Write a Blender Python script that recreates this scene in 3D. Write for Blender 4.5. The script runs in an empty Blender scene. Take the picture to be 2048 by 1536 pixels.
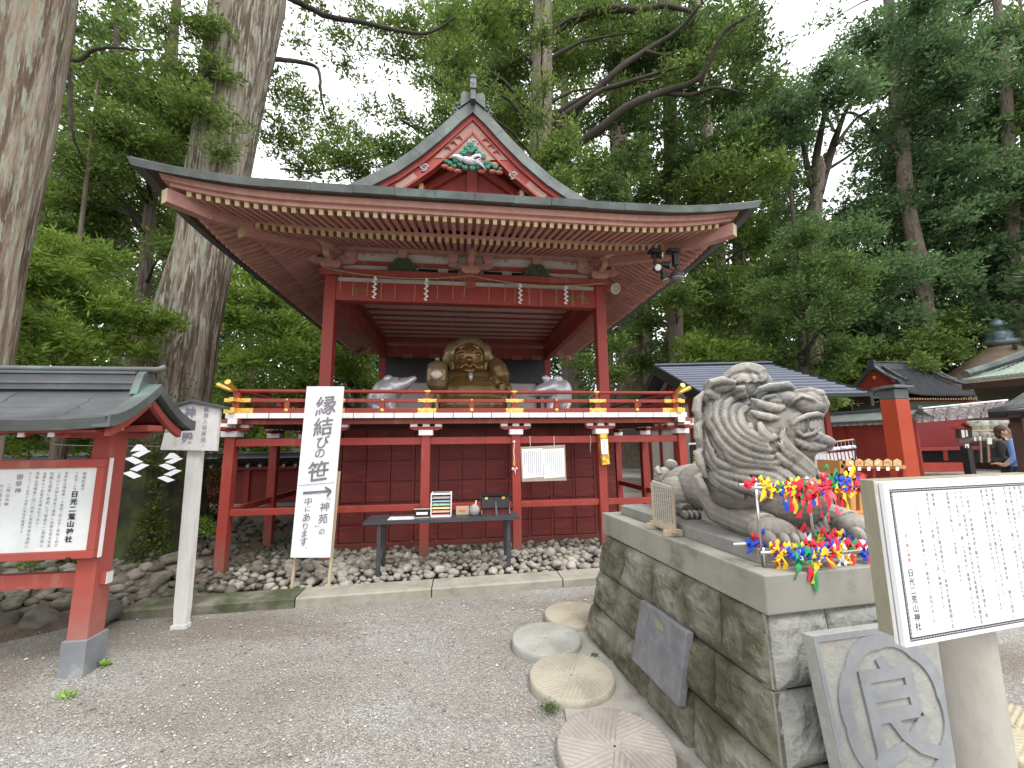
import bpy, bmesh, math, random
import numpy as np
from mathutils import Vector, Matrix, noise
random.seed(7); RNG = np.random.default_rng(7)
SC = bpy.context.scene
COL = SC.collection
rad = math.radians

# ---------------------------------------------------------------- camera, sky, sun, exposure
CF, CP, CR, CY = 800.92, rad(8.143), rad(-0.616), rad(-7.202)
CAM = np.array([0, 0, 1.5])
_rz = np.array([[math.cos(CY), -math.sin(CY), 0], [math.sin(CY), math.cos(CY), 0], [0, 0, 1]])
_up = np.array([0, -math.sin(CP), math.cos(CP)]); _fw = np.array([0, math.cos(CP), math.sin(CP)]); _ri = np.array([1., 0, 0])
RI = _rz @ (_ri*math.cos(CR)+_up*math.sin(CR)); UP = _rz @ (-_ri*math.sin(CR)+_up*math.cos(CR)); FW = _rz @ _fw
cd = bpy.data.cameras.new('camera'); cam = bpy.data.objects.new('camera', cd); COL.objects.link(cam)
cd.sensor_width = 36; cd.lens = CF/2048*36; cd.clip_start = .05; cd.clip_end = 2000
cam.matrix_world = Matrix(((RI[0], UP[0], -FW[0], 0), (RI[1], UP[1], -FW[1], 0), (RI[2], UP[2], -FW[2], 1.5), (0, 0, 0, 1)))
SC.camera = cam
SUN_EL, SUN_AZ = 62, 150           # degrees; azimuth clockwise from +Y
W = bpy.data.worlds.new('World'); SC.world = W; W.use_nodes = True
nt = W.node_tree; nt.nodes.clear()
out = nt.nodes.new('ShaderNodeOutputWorld'); bg = nt.nodes.new('ShaderNodeBackground')
sky = nt.nodes.new('ShaderNodeTexSky'); sky.sky_type = 'NISHITA'; sky.sun_disc = False
sky.sun_elevation = rad(SUN_EL); sky.sun_rotation = rad(SUN_AZ); sky.air_density = 1.0; sky.dust_density = 3
mixw = nt.nodes.new('ShaderNodeMixRGB'); mixw.inputs[0].default_value = .88
mixw.inputs[2].default_value = (10.3, 10.3, 10.4, 1)      # white overcast cloud deck
nt.links.new(sky.outputs[0], mixw.inputs[1]); nt.links.new(mixw.outputs[0], bg.inputs[0]); nt.links.new(bg.outputs[0], out.inputs[0])
bg.inputs[1].default_value = .13
sd = bpy.data.lights.new('sun', 'SUN'); sd.energy = 1.5; sd.angle = rad(20); sd.color = (1, .97, .92)
so = bpy.data.objects.new('sun', sd); COL.objects.link(so)
_sd = Vector((math.sin(rad(SUN_AZ))*math.cos(rad(SUN_EL)), math.cos(rad(SUN_AZ))*math.cos(rad(SUN_EL)), math.sin(rad(SUN_EL))))
so.rotation_euler = _sd.to_track_quat('Z', 'Y').to_euler()
vs = SC.view_settings; vs.view_transform = 'Standard'; vs.look = 'None'; vs.gamma = 1; vs.use_curve_mapping = False
vs.exposure = .85
SC.render.engine = 'CYCLES'
try:
    SC.cycles.max_bounces = 8; SC.cycles.diffuse_bounces = 4; SC.cycles.transmission_bounces = 4; SC.cycles.transparent_max_bounces = 6
except Exception: pass

# ---------------------------------------------------------------- placing helpers
def ray(px, py): return RI*(px-1024)/CF-UP*(py-768)/CF+FW
def by(px, py, Y): d = ray(px, py); return Vector(CAM+d*Y/d[1])
def bx(px, py, X): d = ray(px, py); return Vector(CAM+d*X/d[0])
def bz(px, py, Z=0.): d = ray(px, py); return Vector(CAM+d*(Z-1.5)/d[2])
def hor(px, py, D): d = ray(px, py); return Vector(CAM+d*D/math.hypot(d[0], d[1]))
def bp(px, py, P0, n):
    d = ray(px, py); n = np.array(n, float); return Vector(CAM+d*((np.array(P0)-CAM)@n)/(d@n))

# ---------------------------------------------------------------- materials
MATS = {}
def mat(name, c1, c2=None, scale=4, rough=.6, bump=0, bscale=40, metal=0, stretch=(1, 1, 1), detail=5, c3=None, scale3=12, lo=.35, hi=.65, lo3=.55, hi3=.7, rnd=0, spec=.4, bdist=.02, rrange=0, topmix=None, seed=0):
    if name in MATS: return MATS[name]
    m = bpy.data.materials.new(name); m.use_nodes = True; N = m.node_tree.nodes; L = m.node_tree.links
    b = N['Principled BSDF']; b.inputs['Roughness'].default_value = rough; b.inputs['Metallic'].default_value = metal
    b.inputs['Specular IOR Level'].default_value = spec
    tc = N.new('ShaderNodeTexCoord'); mp = N.new('ShaderNodeMapping'); mp.inputs['Scale'].default_value = stretch
    mp.inputs['Location'].default_value = (seed*3.1, seed*1.7, seed)
    L.new(tc.outputs['Object'], mp.inputs[0])
    def nz(s, d=detail):
        n = N.new('ShaderNodeTexNoise'); n.inputs['Scale'].default_value = s; n.inputs['Detail'].default_value = d; n.inputs['Roughness'].default_value = .62
        L.new(mp.outputs[0], n.inputs['Vector']); return n
    def mr(src, a, c):
        r = N.new('ShaderNodeMapRange'); r.inputs[1].default_value = a; r.inputs[2].default_value = c; L.new(src, r.inputs[0]); return r.outputs[0]
    def mix(f, A, B, mode='MIX'):
        x = N.new('ShaderNodeMixRGB'); x.blend_type = mode
        for i, v in ((0, f), (1, A), (2, B)):
            if isinstance(v, (int, float)): x.inputs[i].default_value = v
            elif isinstance(v, tuple): x.inputs[i].default_value = (*v[:3], 1)
            else: L.new(v, x.inputs[i])
        return x.outputs[0]
    cur = tuple(c1)
    if c2: cur = mix(mr(nz(scale).outputs[0], lo, hi), tuple(c1), tuple(c2))
    if c3: cur = mix(mr(nz(scale3, 8).outputs[0], lo3, hi3), cur, tuple(c3))
    if topmix:   # second colour mixed onto upward faces: (colour, amount)
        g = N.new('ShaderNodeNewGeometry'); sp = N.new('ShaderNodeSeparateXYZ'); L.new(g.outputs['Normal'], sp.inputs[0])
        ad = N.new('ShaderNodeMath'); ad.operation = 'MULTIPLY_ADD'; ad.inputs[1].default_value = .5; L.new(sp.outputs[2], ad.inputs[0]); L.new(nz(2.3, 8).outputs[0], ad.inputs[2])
        cur = mix(mr(ad.outputs[0], topmix[1], topmix[1]+.25), cur, tuple(topmix[0]))
    if rnd:
        oi = N.new('ShaderNodeObjectInfo'); hv = N.new('ShaderNodeHueSaturation')
        r = N.new('ShaderNodeMapRange'); r.inputs[3].default_value = 1-rnd; r.inputs[4].default_value = 1+rnd
        L.new(oi.outputs['Random'], r.inputs[0]); L.new(r.outputs[0], hv.inputs['Value'])
        if isinstance(cur, tuple): hv.inputs['Color'].default_value = (*cur, 1)
        else: L.new(cur, hv.inputs['Color'])
        cur = hv.outputs[0]
    if isinstance(cur, tuple): b.inputs['Base Color'].default_value = (*cur, 1)
    else: L.new(cur, b.inputs['Base Color'])
    if rrange:
        r = N.new('ShaderNodeMapRange'); r.inputs[3].default_value = rough-rrange; r.inputs[4].default_value = rough+rrange
        L.new(nz(9).outputs[0], r.inputs[0]); L.new(r.outputs[0], b.inputs['Roughness'])
    if bump:
        bn = N.new('ShaderNodeBump'); bn.inputs['Strength'].default_value = bump; bn.inputs['Distance'].default_value = bdist
        L.new(nz(bscale, 6).outputs[0], bn.inputs['Height']); L.new(bn.outputs[0], b.inputs['Normal'])
    MATS[name] = m; return m

RED = mat('vermilion_paint', (.315, .044, .033), (.25, .036, .027), 3, .5, .15, 60, stretch=(1, 1, .3), c3=(.36, .085, .065), scale3=7, lo3=.56, hi3=.8, rrange=.08, bdist=.004)
REDW = mat('worn_vermilion', (.34, .055, .042), (.30, .082, .066), 2.2, .65, .2, 60, stretch=(1, 1, .4), c3=(.38, .16, .125), scale3=5, bdist=.004)
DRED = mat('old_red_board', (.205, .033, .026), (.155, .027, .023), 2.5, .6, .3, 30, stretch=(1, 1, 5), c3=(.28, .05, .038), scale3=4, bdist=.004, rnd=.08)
PINK = mat('faded_red_wood', (.52, .295, .25), (.44, .23, .19), 2, .75, .3, 25, stretch=(4, 4, 4), c3=(.44, .22, .175), scale3=1.3, bdist=.005, rnd=.1)
YEL = mat('yellow_end_paint', (.46, .35, .13), (.52, .46, .31), 8, .6, rnd=.12)
GOLD = mat('gilt_fitting', (.85, .60, .16), (.70, .44, .10), 30, .35, .6, 60, metal=.75, bdist=.004)
WHT = mat('white_paint', (.80, .80, .79), (.70, .69, .67), 5, .55, c3=(.55, .50, .46), scale3=9, lo3=.62, hi3=.85)
PLAS = mat('white_plaster', (.62, .60, .57), (.54, .51, .49), 2, .8)
COPPER = mat('verdigris_copper', (.075, .085, .083), (.13, .145, .14), 2.6, .5, .12, 20, metal=.3, c3=(.135, .19, .175), scale3=3, rrange=.1)
COPD = mat('dark_copper_sheet', (.085, .09, .098), (.13, .135, .145), 3, .36, .1, 20, metal=.35, c3=(.16, .19, .19), scale3=6, lo3=.62, hi3=.8)
GREEN = mat('green_paint', (.03, .15, .09), (.05, .24, .15), 14, .6, .3, 40, bdist=.01)
GREEND = mat('dull_green_paint', (.05, .085, .055), (.09, .13, .08), 10, .7, .3, 40)
BLACK = mat('black_lacquer', (.012, .012, .013), (.02, .02, .022), 5, .35)
CHAR = mat('charcoal_wood', (.045, .048, .055), (.075, .078, .085), 12, .6, .3, 60, stretch=(1, 8, 8), bdist=.003)
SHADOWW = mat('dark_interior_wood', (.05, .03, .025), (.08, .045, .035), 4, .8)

# ---------------------------------------------------------------- mesh builder
BASE = {}
class MB:
    def __init__(s): s.v = []; s.f = []; s.m = []
    def add(s, vs_, fs_, mi=0):
        n = len(s.v); s.v += [tuple(v) for v in vs_]; s.f += [tuple(i+n for i in f) for f in fs_]; s.m += [mi]*len(fs_); return s
    def box(s, c, sz, rz=0, mi=0, R=None):
        hx, hy, hz = [k/2 for k in sz]; c = Vector(c)
        R = R or Matrix.Rotation(rz, 3, 'Z')
        vs_ = [c+R @ Vector((x*hx, y*hy, z*hz)) for z in (-1, 1) for y in (-1, 1) for x in (-1, 1)]
        return s.add(vs_, [(0, 2, 3, 1), (4, 5, 7, 6), (0, 1, 5, 4), (2, 6, 7, 3), (0, 4, 6, 2), (1, 3, 7, 5)], mi)
    def bb(s, x0, x1, y0, y1, z0, z1, mi=0): return s.box(((x0+x1)/2, (y0+y1)/2, (z0+z1)/2), (x1-x0, y1-y0, z1-z0), 0, mi)
    def bar(s, p0, p1, w, h, mi=0, up=(0, 0, 1), endmi=None):
        p0, p1 = Vector(p0), Vector(p1); d = (p1-p0).normalized(); sd_ = d.cross(Vector(up))
        if sd_.length < 1e-4: sd_ = d.cross(Vector((0, 1, 0)))
        sd_.normalize(); u = sd_.cross(d).normalized()
        vs_ = [p+sd_*a*w/2+u*b*h/2 for p in (p0, p1) for a, b in ((-1, -1), (1, -1), (1, 1), (-1, 1))]
        s.add(vs_, [(0, 1, 5, 4), (1, 2, 6, 5), (2, 3, 7, 6), (3, 0, 4, 7), (3, 2, 1, 0)], mi)
        n = len(s.v)-8; s.f.append((n+4, n+5, n+6, n+7)); s.m.append(mi if endmi is None else endmi); return s
    def tube(s, pts, r, seg=8, mi=0, cap=True, flat=1, up=(0, 0, 1)):
        pts = [Vector(p) for p in pts]; n = len(pts); rs = r if isinstance(r, (list, tuple)) else [r]*n
        n0 = len(s.v); prev = None
        for i, p in enumerate(pts):
            d = (pts[min(i+1, n-1)]-pts[max(i-1, 0)]).normalized()
            a = prev-d*prev.dot(d) if prev is not None else d.cross(Vector(up))
            if a.length < 1e-4: a = d.cross(Vector((0, 1, .01)))
            a.normalize(); prev = a; b_ = d.cross(a)
            for k in range(seg):
                t = 2*math.pi*k/seg; s.v.append(tuple(p+a*math.cos(t)*rs[i]+b_*math.sin(t)*rs[i]*flat))
        for i in range(n-1):
            for k in range(seg):
                k2 = (k+1) % seg; s.f.append((n0+i*seg+k, n0+i*seg+k2, n0+(i+1)*seg+k2, n0+(i+1)*seg+k)); s.m.append(mi)
        if cap:
            s.f.append(tuple(n0+k for k in range(seg))[::-1]); s.m.append(mi); s.f.append(tuple(n0+(n-1)*seg+k for k in range(seg))); s.m.append(mi)
        return s
    def lathe(s, c, prof, seg=16, mi=0, axis='Z', R=None):
        c = Vector(c); n0 = len(s.v); R = R or Matrix.Identity(3)
        for r, z in prof:
            for k in range(seg):
                t = 2*math.pi*k/seg; s.v.append(tuple(c+R @ Vector((r*math.cos(t), r*math.sin(t), z))))
        for i in range(len(prof)-1):
            for k in range(seg):
                k2 = (k+1) % seg; s.f.append((n0+i*seg+k, n0+i*seg+k2, n0+(i+1)*seg+k2, n0+(i+1)*seg+k)); s.m.append(mi)
        s.f.append(tuple(n0+k for k in range(seg))[::-1]); s.m.append(mi); m_ = len(prof)-1
        s.f.append(tuple(n0+m_*seg+k for k in range(seg))); s.m.append(mi); return s
    def prism(s, poly, off, mi=0):   # poly: 3D points, off: extrusion vector
        poly = [Vector(p) for p in poly]; off = Vector(off); n = len(poly)
        nrm = Vector((0, 0, 0))
        for i in range(n): nrm += poly[i].cross(poly[(i+1) % n])
        if nrm.dot(off) > 0: poly = poly[::-1]
        vs_ = poly+[p+off for p in poly]
        fs_ = [tuple(range(n)), tuple(range(2*n-1, n-1, -1))]+[(i, i+n, (i+1) % n+n, (i+1) % n) for i in range(n)]
        return s.add(vs_, fs_, mi)
    def ball(s, c, r, seg=12, rings=8, mi=0, R=None):
        r = (r, r, r) if isinstance(r, (int, float)) else r; c = Vector(c); R = R or Matrix.Identity(3); n0 = len(s.v)
        s.v.append(tuple(c+R @ Vector((0, 0, r[2]))))
        for i in range(1, rings):
            a = math.pi*i/rings
            for k in range(seg):
                t = 2*math.pi*k/seg; s.v.append(tuple(c+R @ Vector((r[0]*math.sin(a)*math.cos(t), r[1]*math.sin(a)*math.sin(t), r[2]*math.cos(a)))))
        s.v.append(tuple(c+R @ Vector((0, 0, -r[2])))); e = len(s.v)-1
        for k in range(seg):
            k2 = (k+1) % seg; s.f.append((n0, n0+1+k, n0+1+k2)); s.m.append(mi)
            s.f.append((e, n0+1+(rings-2)*seg+k2, n0+1+(rings-2)*seg+k)); s.m.append(mi)
            for i in range(rings-2): s.f.append((n0+1+i*seg+k, n0+1+(i+1)*seg+k, n0+1+(i+1)*seg+k2, n0+1+i*seg+k2)); s.m.append(mi)
        return s
    def sheet(s, rows, mi=0):    # grid of points -> quads
        n0 = len(s.v); w = len(rows[0])
        for r in rows: s.v += [tuple(p) for p in r]
        for i in range(len(rows)-1):
            for j in range(w-1): s.f.append((n0+i*w+j, n0+i*w+j+1, n0+(i+1)*w+j+1, n0+(i+1)*w+j)); s.m.append(mi)
        return s
    def mesh(s, name, mats, base=(0, 0, 0), smooth=False):
        me = bpy.data.meshes.new(name); b = Vector(base)
        me.from_pydata([tuple(Vector(v)-b) for v in s.v], [], s.f)
        for m_ in (mats if isinstance(mats, (list, tuple)) else [mats]): me.materials.append(m_)
        if any(s.m): me.polygons.foreach_set('material_index', s.m)
        if smooth: me.polygons.foreach_set('use_smooth', [True]*len(s.f))
        me.validate(); me.update(); return me
    def build(s, name, mats, parent=None, smooth=False, bevel=0, origin=None, **kw):
        base = BASE[parent.name] if parent else Vector(origin or (0, 0, 0))
        o = bpy.data.objects.new(name, s.mesh(name, mats, base, smooth)); COL.objects.link(o)
        if parent: o.parent = parent
        else: o.location = base
        BASE[o.name] = base
        if bevel:
            bm_ = o.modifiers.new('edge', 'BEVEL'); bm_.width = bevel; bm_.segments = 2; bm_.limit_method = 'ANGLE'
        for k, v in kw.items(): o[k] = v
        return o
def thing(name, label, cat, loc=(0, 0, 0), group=None, kind=None):
    o = bpy.data.objects.new(name, None); COL.objects.link(o); o.location = loc; o.empty_display_size = .1
    BASE[o.name] = Vector(loc)
    if label: o['label'] = label
    if cat: o['category'] = cat
    if group: o['group'] = group
    if kind: o['kind'] = kind
    return o
def tag(o, label, cat, group=None, kind=None):
    if label: o['label'] = label
    if cat: o['category'] = cat
    if group: o['group'] = group
    if kind: o['kind'] = kind
    return o
def inst(me, name, parent, loc, rot=(0, 0, 0), sc=(1, 1, 1)):
    o = bpy.data.objects.new(name, me); COL.objects.link(o)
    b = BASE[parent.name] if parent else Vector((0, 0, 0))
    o.location = Vector(loc)-b; o.rotation_euler = rot; o.scale = sc if isinstance(sc, (tuple, list)) else (sc, sc, sc)
    if parent: o.parent = parent
    BASE[o.name] = Vector(loc); return o
def npmesh(name, V, F, mats, smooth=False):
    me = bpy.data.meshes.new(name); V = np.asarray(V, np.float32); F = np.asarray(F, np.int32); k = F.shape[1]
    me.vertices.add(len(V)); me.vertices.foreach_set('co', V.ravel()); me.loops.add(F.size); me.loops.foreach_set('vertex_index', F.ravel())
    me.polygons.add(len(F)); me.polygons.foreach_set('loop_start', np.arange(0, F.size, k, dtype=np.int32))
    for m_ in (mats if isinstance(mats, (list, tuple)) else [mats]): me.materials.append(m_)
    if smooth: me.polygons.foreach_set('use_smooth', np.ones(len(F), bool))
    me.update(calc_edges=True); return me
_dg = None
def text_geo(body, size, space=1.0, align='CENTER', bold=0, ext=0):
    """filled outlines of a column of characters as vertices (x right, y up, from the top) and faces"""
    t = bpy.data.curves.new('lettering_curve', 'FONT'); t.body = body; t.align_x = align; t.resolution_u = 1 if size < .03 else 3; t.size = size; t.space_line = space
    t.offset = bold; t.fill_mode = 'BOTH' if ext else 'FRONT'; t.extrude = ext
    o = bpy.data.objects.new('lettering_curve', t); COL.objects.link(o)
    me = bpy.data.meshes.new_from_object(o.evaluated_get(bpy.context.evaluated_depsgraph_get()))
    vs_ = [v.co.copy() for v in me.vertices]; fs_ = [tuple(p.vertices) for p in me.polygons]
    bpy.data.objects.remove(o); bpy.data.curves.remove(t); bpy.data.meshes.remove(me)
    return vs_, fs_
def column(mb, text, x, ytop, size, O, ux, uy, space=1.0, mi=0, bold=0, shear=0, sx=1):
    """vertical column of Japanese text on the plane O + x*ux + y*uy"""
    vs_, fs_ = text_geo('\n'.join(text), size, space, bold=bold)
    O, ux, uy = Vector(O), Vector(ux), Vector(uy)
    mb.add([O+ux*(x+v.x*sx+shear*v.y)+uy*(ytop-size*.85+v.y) for v in vs_], fs_, mi)
INK = mat('ink', (.035, .03, .045), rough=.7)
INKG = mat('faded_ink', (.20, .17, .24), rough=.7)
INKR = mat('red_ink', (.5, .06, .05), rough=.7)

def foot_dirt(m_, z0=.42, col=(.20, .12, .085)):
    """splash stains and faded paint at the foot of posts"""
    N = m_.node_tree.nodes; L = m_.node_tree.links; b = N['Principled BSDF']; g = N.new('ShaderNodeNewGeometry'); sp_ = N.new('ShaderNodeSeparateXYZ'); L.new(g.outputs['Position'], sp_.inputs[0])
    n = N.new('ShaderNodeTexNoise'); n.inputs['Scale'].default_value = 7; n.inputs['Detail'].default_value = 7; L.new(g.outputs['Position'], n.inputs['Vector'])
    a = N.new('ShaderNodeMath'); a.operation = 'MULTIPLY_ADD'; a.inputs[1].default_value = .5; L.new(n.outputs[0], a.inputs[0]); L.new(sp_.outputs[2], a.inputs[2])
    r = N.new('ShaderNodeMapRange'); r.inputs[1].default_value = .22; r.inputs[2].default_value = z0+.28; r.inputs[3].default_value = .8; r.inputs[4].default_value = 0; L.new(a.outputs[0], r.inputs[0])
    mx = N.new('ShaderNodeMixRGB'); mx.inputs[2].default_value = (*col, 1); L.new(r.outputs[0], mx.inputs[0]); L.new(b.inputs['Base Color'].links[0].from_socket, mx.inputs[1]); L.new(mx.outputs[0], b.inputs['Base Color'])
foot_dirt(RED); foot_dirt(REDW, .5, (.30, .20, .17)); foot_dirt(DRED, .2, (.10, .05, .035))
# ---------------------------------------------------------------- setting: ground, kerb, stones
GRAV = bpy.data.materials.new('gravel'); GRAV.use_nodes = True
def _grav(m, cols, sc=70, dirt=True):
    N = m.node_tree.nodes; L = m.node_tree.links; b = N['Principled BSDF']; b.inputs['Roughness'].default_value = .85; b.inputs['Specular IOR Level'].default_value = .25
    tc = N.new('ShaderNodeTexCoord')
    vo = N.new('ShaderNodeTexVoronoi'); vo.inputs['Scale'].default_value = sc; L.new(tc.outputs['Object'], vo.inputs['Vector'])
    vo2 = N.new('ShaderNodeTexVoronoi'); vo2.inputs['Scale'].default_value = sc*2.3; L.new(tc.outputs['Object'], vo2.inputs['Vector'])
    hs = N.new('ShaderNodeSeparateColor'); L.new(vo.outputs['Color'], hs.inputs[0])
    cr = N.new('ShaderNodeValToRGB'); L.new(hs.outputs[0], cr.inputs[0]); e = cr.color_ramp.elements
    e[0].position = 0; e[0].color = (*cols[0], 1); e[1].position = 1; e[1].color = (*cols[3], 1)
    for p_, c in ((.45, cols[1]), (.82, cols[2])): k = e.new(p_); k.color = (*c, 1)
    h2 = N.new('ShaderNodeSeparateColor'); L.new(vo2.outputs['Color'], h2.inputs[0])
    c2 = N.new('ShaderNodeValToRGB'); L.new(h2.outputs[0], c2.inputs[0]); e = c2.color_ramp.elements
    e[0].color = (*cols[0], 1); e[1].color = (*cols[2], 1)
    m1 = N.new('ShaderNodeMixRGB'); m1.inputs[0].default_value = .45; L.new(cr.outputs[0], m1.inputs[1]); L.new(c2.outputs[0], m1.inputs[2])
    n1 = N.new('ShaderNodeTexNoise'); n1.inputs['Scale'].default_value = .9; n1.inputs['Detail'].default_value = 6; L.new(tc.outputs['Object'], n1.inputs['Vector'])
    r1 = N.new('ShaderNodeMapRange'); r1.inputs[1].default_value = .38; r1.inputs[2].default_value = .66; r1.inputs[3].default_value = .0; r1.inputs[4].default_value = .62; L.new(n1.outputs[0], r1.inputs[0])
    m2 = N.new('ShaderNodeMixRGB'); m2.inputs[2].default_value = (.23, .205, .165, 1); L.new(r1.outputs[0], m2.inputs[0]); L.new(m1.outputs[0], m2.inputs[1])
    n3 = N.new('ShaderNodeTexNoise'); n3.inputs['Scale'].default_value = .55; n3.inputs['Detail'].default_value = 7; n3.inputs['Distortion'].default_value = .8; mp3 = N.new('ShaderNodeMapping'); mp3.inputs['Rotation'].default_value = (0, 0, .7); mp3.inputs['Scale'].default_value = (1, 2.6, 1); L.new(tc.outputs['Object'], mp3.inputs[0]); L.new(mp3.outputs[0], n3.inputs['Vector'])
    r3_ = N.new('ShaderNodeMapRange'); r3_.inputs[1].default_value = .46; r3_.inputs[2].default_value = .62; r3_.inputs[3].default_value = 0; r3_.inputs[4].default_value = .6; L.new(n3.outputs[0], r3_.inputs[0])
    m3_ = N.new('ShaderNodeMixRGB'); m3_.blend_type = 'MULTIPLY'; m3_.inputs[2].default_value = (.66, .58, .50, 1); L.new(r3_.outputs[0], m3_.inputs[0]); L.new(m2.outputs[0], m3_.inputs[1])
    L.new(m3_.outputs[0], b.inputs['Base Color'])
    bu = N.new('ShaderNodeBump'); bu.inputs['Strength'].default_value = .8; bu.inputs['Distance'].default_value = .012; L.new(vo.outputs['Distance'], bu.inputs['Height']); bu.invert = True
    b2 = N.new('ShaderNodeBump'); b2.inputs['Strength'].default_value = .5; b2.inputs['Distance'].default_value = .006; b2.invert = True; L.new(vo2.outputs['Distance'], b2.inputs['Height']); L.new(bu.outputs[0], b2.inputs['Normal'])
    L.new(b2.outputs[0], b.inputs['Normal'])
_grav(GRAV, [(.17, .165, .155), (.32, .31, .29), (.45, .44, .41), (.70, .68, .64)], 105)
SOIL = mat('forest_soil', (.075, .055, .040), (.13, .10, .075), 6, .95, .8, 45, c3=(.04, .065, .022), scale3=1.2, lo3=.56, hi3=.66)
STONEC = mat('kerb_granite', (.34, .32, .27), (.25, .235, .19), 5, .85, .5, 90, c3=(.11, .11, .06), scale3=2.5, lo3=.58, hi3=.75, bdist=.006)
STONEM = mat('mossy_kerb_granite', (.19, .18, .14), (.09, .085, .055), 5, .9, .6, 60, c3=(.05, .065, .025), scale3=4, lo3=.42, hi3=.62, bdist=.008)
CONC = mat('concrete_apron', (.33, .32, .295), (.24, .225, .20), 2.2, .85, .3, 120, c3=(.11, .095, .085), scale3=1.6, lo3=.56, hi3=.66, bdist=.003)
def ground_sheet():
    xs = np.concatenate([[-300, -80, -30, -14], np.linspace(-9, 9, 73), [14, 30, 80, 300]]); ys = np.concatenate([[-300, -60, -12, -5], np.linspace(-2, 14, 65), [20, 40, 80, 300]])
    X, Y = np.meshgrid(xs, ys); Z = np.zeros_like(X)
    for i in range(X.shape[0]):
        for j in range(X.shape[1]):
            x, y = X[i, j], Y[i, j]
            if abs(x) < 9 and -2 < y < 14: Z[i, j] = .012*noise.noise(Vector((x*.6, y*.6, 0)))-.004
    V = np.stack([X, Y, Z], -1).reshape(-1, 3); n = len(xs)
    F = [(i*n+j, i*n+j+1, (i+1)*n+j+1, (i+1)*n+j) for i in range(len(ys)-1) for j in range(n-1)]
    o = bpy.data.objects.new('ground', npmesh('ground', V, F, GRAV, True)); COL.objects.link(o); o['kind'] = 'structure'
ground_sheet()
# hillside behind the shrine, to the horizon
def hill_z(x, y):
    h = 0
    d = y-27-.25*abs(x)*0
    if d > 0: h = 14*(1-math.exp(-d/30))
    e = -x-13+.1*y
    if e > 0: h = max(h, 10*(1-math.exp(-e/18)))
    e = x-42
    if e > 0: h = max(h, 15*(1-math.exp(-e/25)))
    if h <= 0: return -.3
    return h*(1+.18*noise.noise(Vector((x*.06, y*.06, 3))))-.3
def hillside():
    xs = np.linspace(-170, 170, 70); ys = np.linspace(-30, 190, 50); V = []
    for y in ys:
        for x in xs: V.append((x, y, hill_z(x, y)))
    n = len(xs); F = [(i*n+j, i*n+j+1, (i+1)*n+j+1, (i+1)*n+j) for i in range(len(ys)-1) for j in range(n-1)]
    o = bpy.data.objects.new('hillside', npmesh('hillside', V, F, mat('hill_undergrowth', (.03, .045, .018), (.07, .06, .04), .5, .95, 1, 4), True)); COL.objects.link(o); o['kind'] = 'structure'
hillside()
# soil strip behind and left of the kerb
def soil_z(x, y):
    z = .02+.02*noise.noise(Vector((x*1.3, y*1.3, 5)))
    if x < -2.9: z += min(.22, (-2.9-x)*.05+max(0, y-4.6)*.05)
    return z
def soil():
    xs = np.linspace(-9.5, 2.6, 60); ys = np.linspace(4.3, 9.2, 26); rows = []
    for y in ys:
        rows.append([(x, y+(-.55*min(1, max(0, (-2.9-x)/.6))*(1-(y-4.3)/4.9)), soil_z(x, y) if y > 4.31 else -.03) for x in xs])
    MB().sheet(rows).build('soil_bed', SOIL, smooth=True, kind='structure')
soil()
KY = lambda x: 4.17+(x+1.6)*.045       # front line of the kerb
kerb = thing('kerb', None, None, kind='structure')
kx = [-2.93, -1.52, -.28, 1.05, 2.35]
for i in range(4):
    a, b = kx[i]+.006, kx[i+1]-.006; n = 10; h = .085
    top = [[(x, KY(x)+yy+.006*noise.noise(Vector((x*6, yy*30, 1))), h+.006*noise.noise(Vector((x*5, yy*9, i)))) for x in np.linspace(a, b, n)] for yy in (.012, .09, .18, .262)]
    fr = [[(x, KY(x)+.004*noise.noise(Vector((x*9, z*30, 2))), z) for x in np.linspace(a, b, n)] for z in (-.03, .035, h-.014)]
    bk = [[(x, KY(x)+.27, z) for x in np.linspace(a, b, n)] for z in (h, -.03)]
    mb = MB().sheet(fr+top+bk)
    w = len(fr+top+bk); mb.f.append(tuple(k*n for k in range(w))[::-1]); mb.m.append(0); mb.f.append(tuple(k*n+n-1 for k in range(w))); mb.m.append(0)
    mb.build('kerb_stone', STONEM if i == 0 else STONEC, kerb, smooth=False)
# river stones
def rock_mesh(name, seed, m_, sub=2, amp=.22, sz=(1, .8, .6)):
    bm_ = bmesh.new(); bmesh.ops.create_icosphere(bm_, subdivisions=sub, radius=1)
    for v in bm_.verts:
        p = v.co.normalized(); k = 1+amp*noise.noise(p*1.3+Vector((seed*7.3, seed, 0)))+amp*.5*noise.noise(p*3+Vector((seed, 3, 1)))
        v.co = Vector((p.x*sz[0], p.y*sz[1], p.z*sz[2]))*k
    me = bpy.data.meshes.new(name); bm_.to_mesh(me); bm_.free(); me.materials.append(m_)
    me.polygons.foreach_set('use_smooth', [True]*len(me.polygons)); return me
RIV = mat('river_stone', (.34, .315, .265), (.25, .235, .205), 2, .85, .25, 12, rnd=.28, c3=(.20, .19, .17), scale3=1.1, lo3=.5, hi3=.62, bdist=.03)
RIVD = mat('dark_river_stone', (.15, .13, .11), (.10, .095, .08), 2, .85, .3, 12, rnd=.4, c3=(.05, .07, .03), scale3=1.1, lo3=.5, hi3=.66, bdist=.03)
rocks = [rock_mesh('river_stone', i, RIV, 2, .45, (1, .78+.06*(i % 3), .58+.07*(i % 4))) for i in range(7)]
rockslo = [rock_mesh('small_stone', i+40, RIV, 1, .4, (1, .8, .62)) for i in range(5)]
rocksdlo = [rock_mesh('small_stone_dark', i+60, RIVD, 1, .4, (1, .8, .62)) for i in range(3)]
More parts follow.
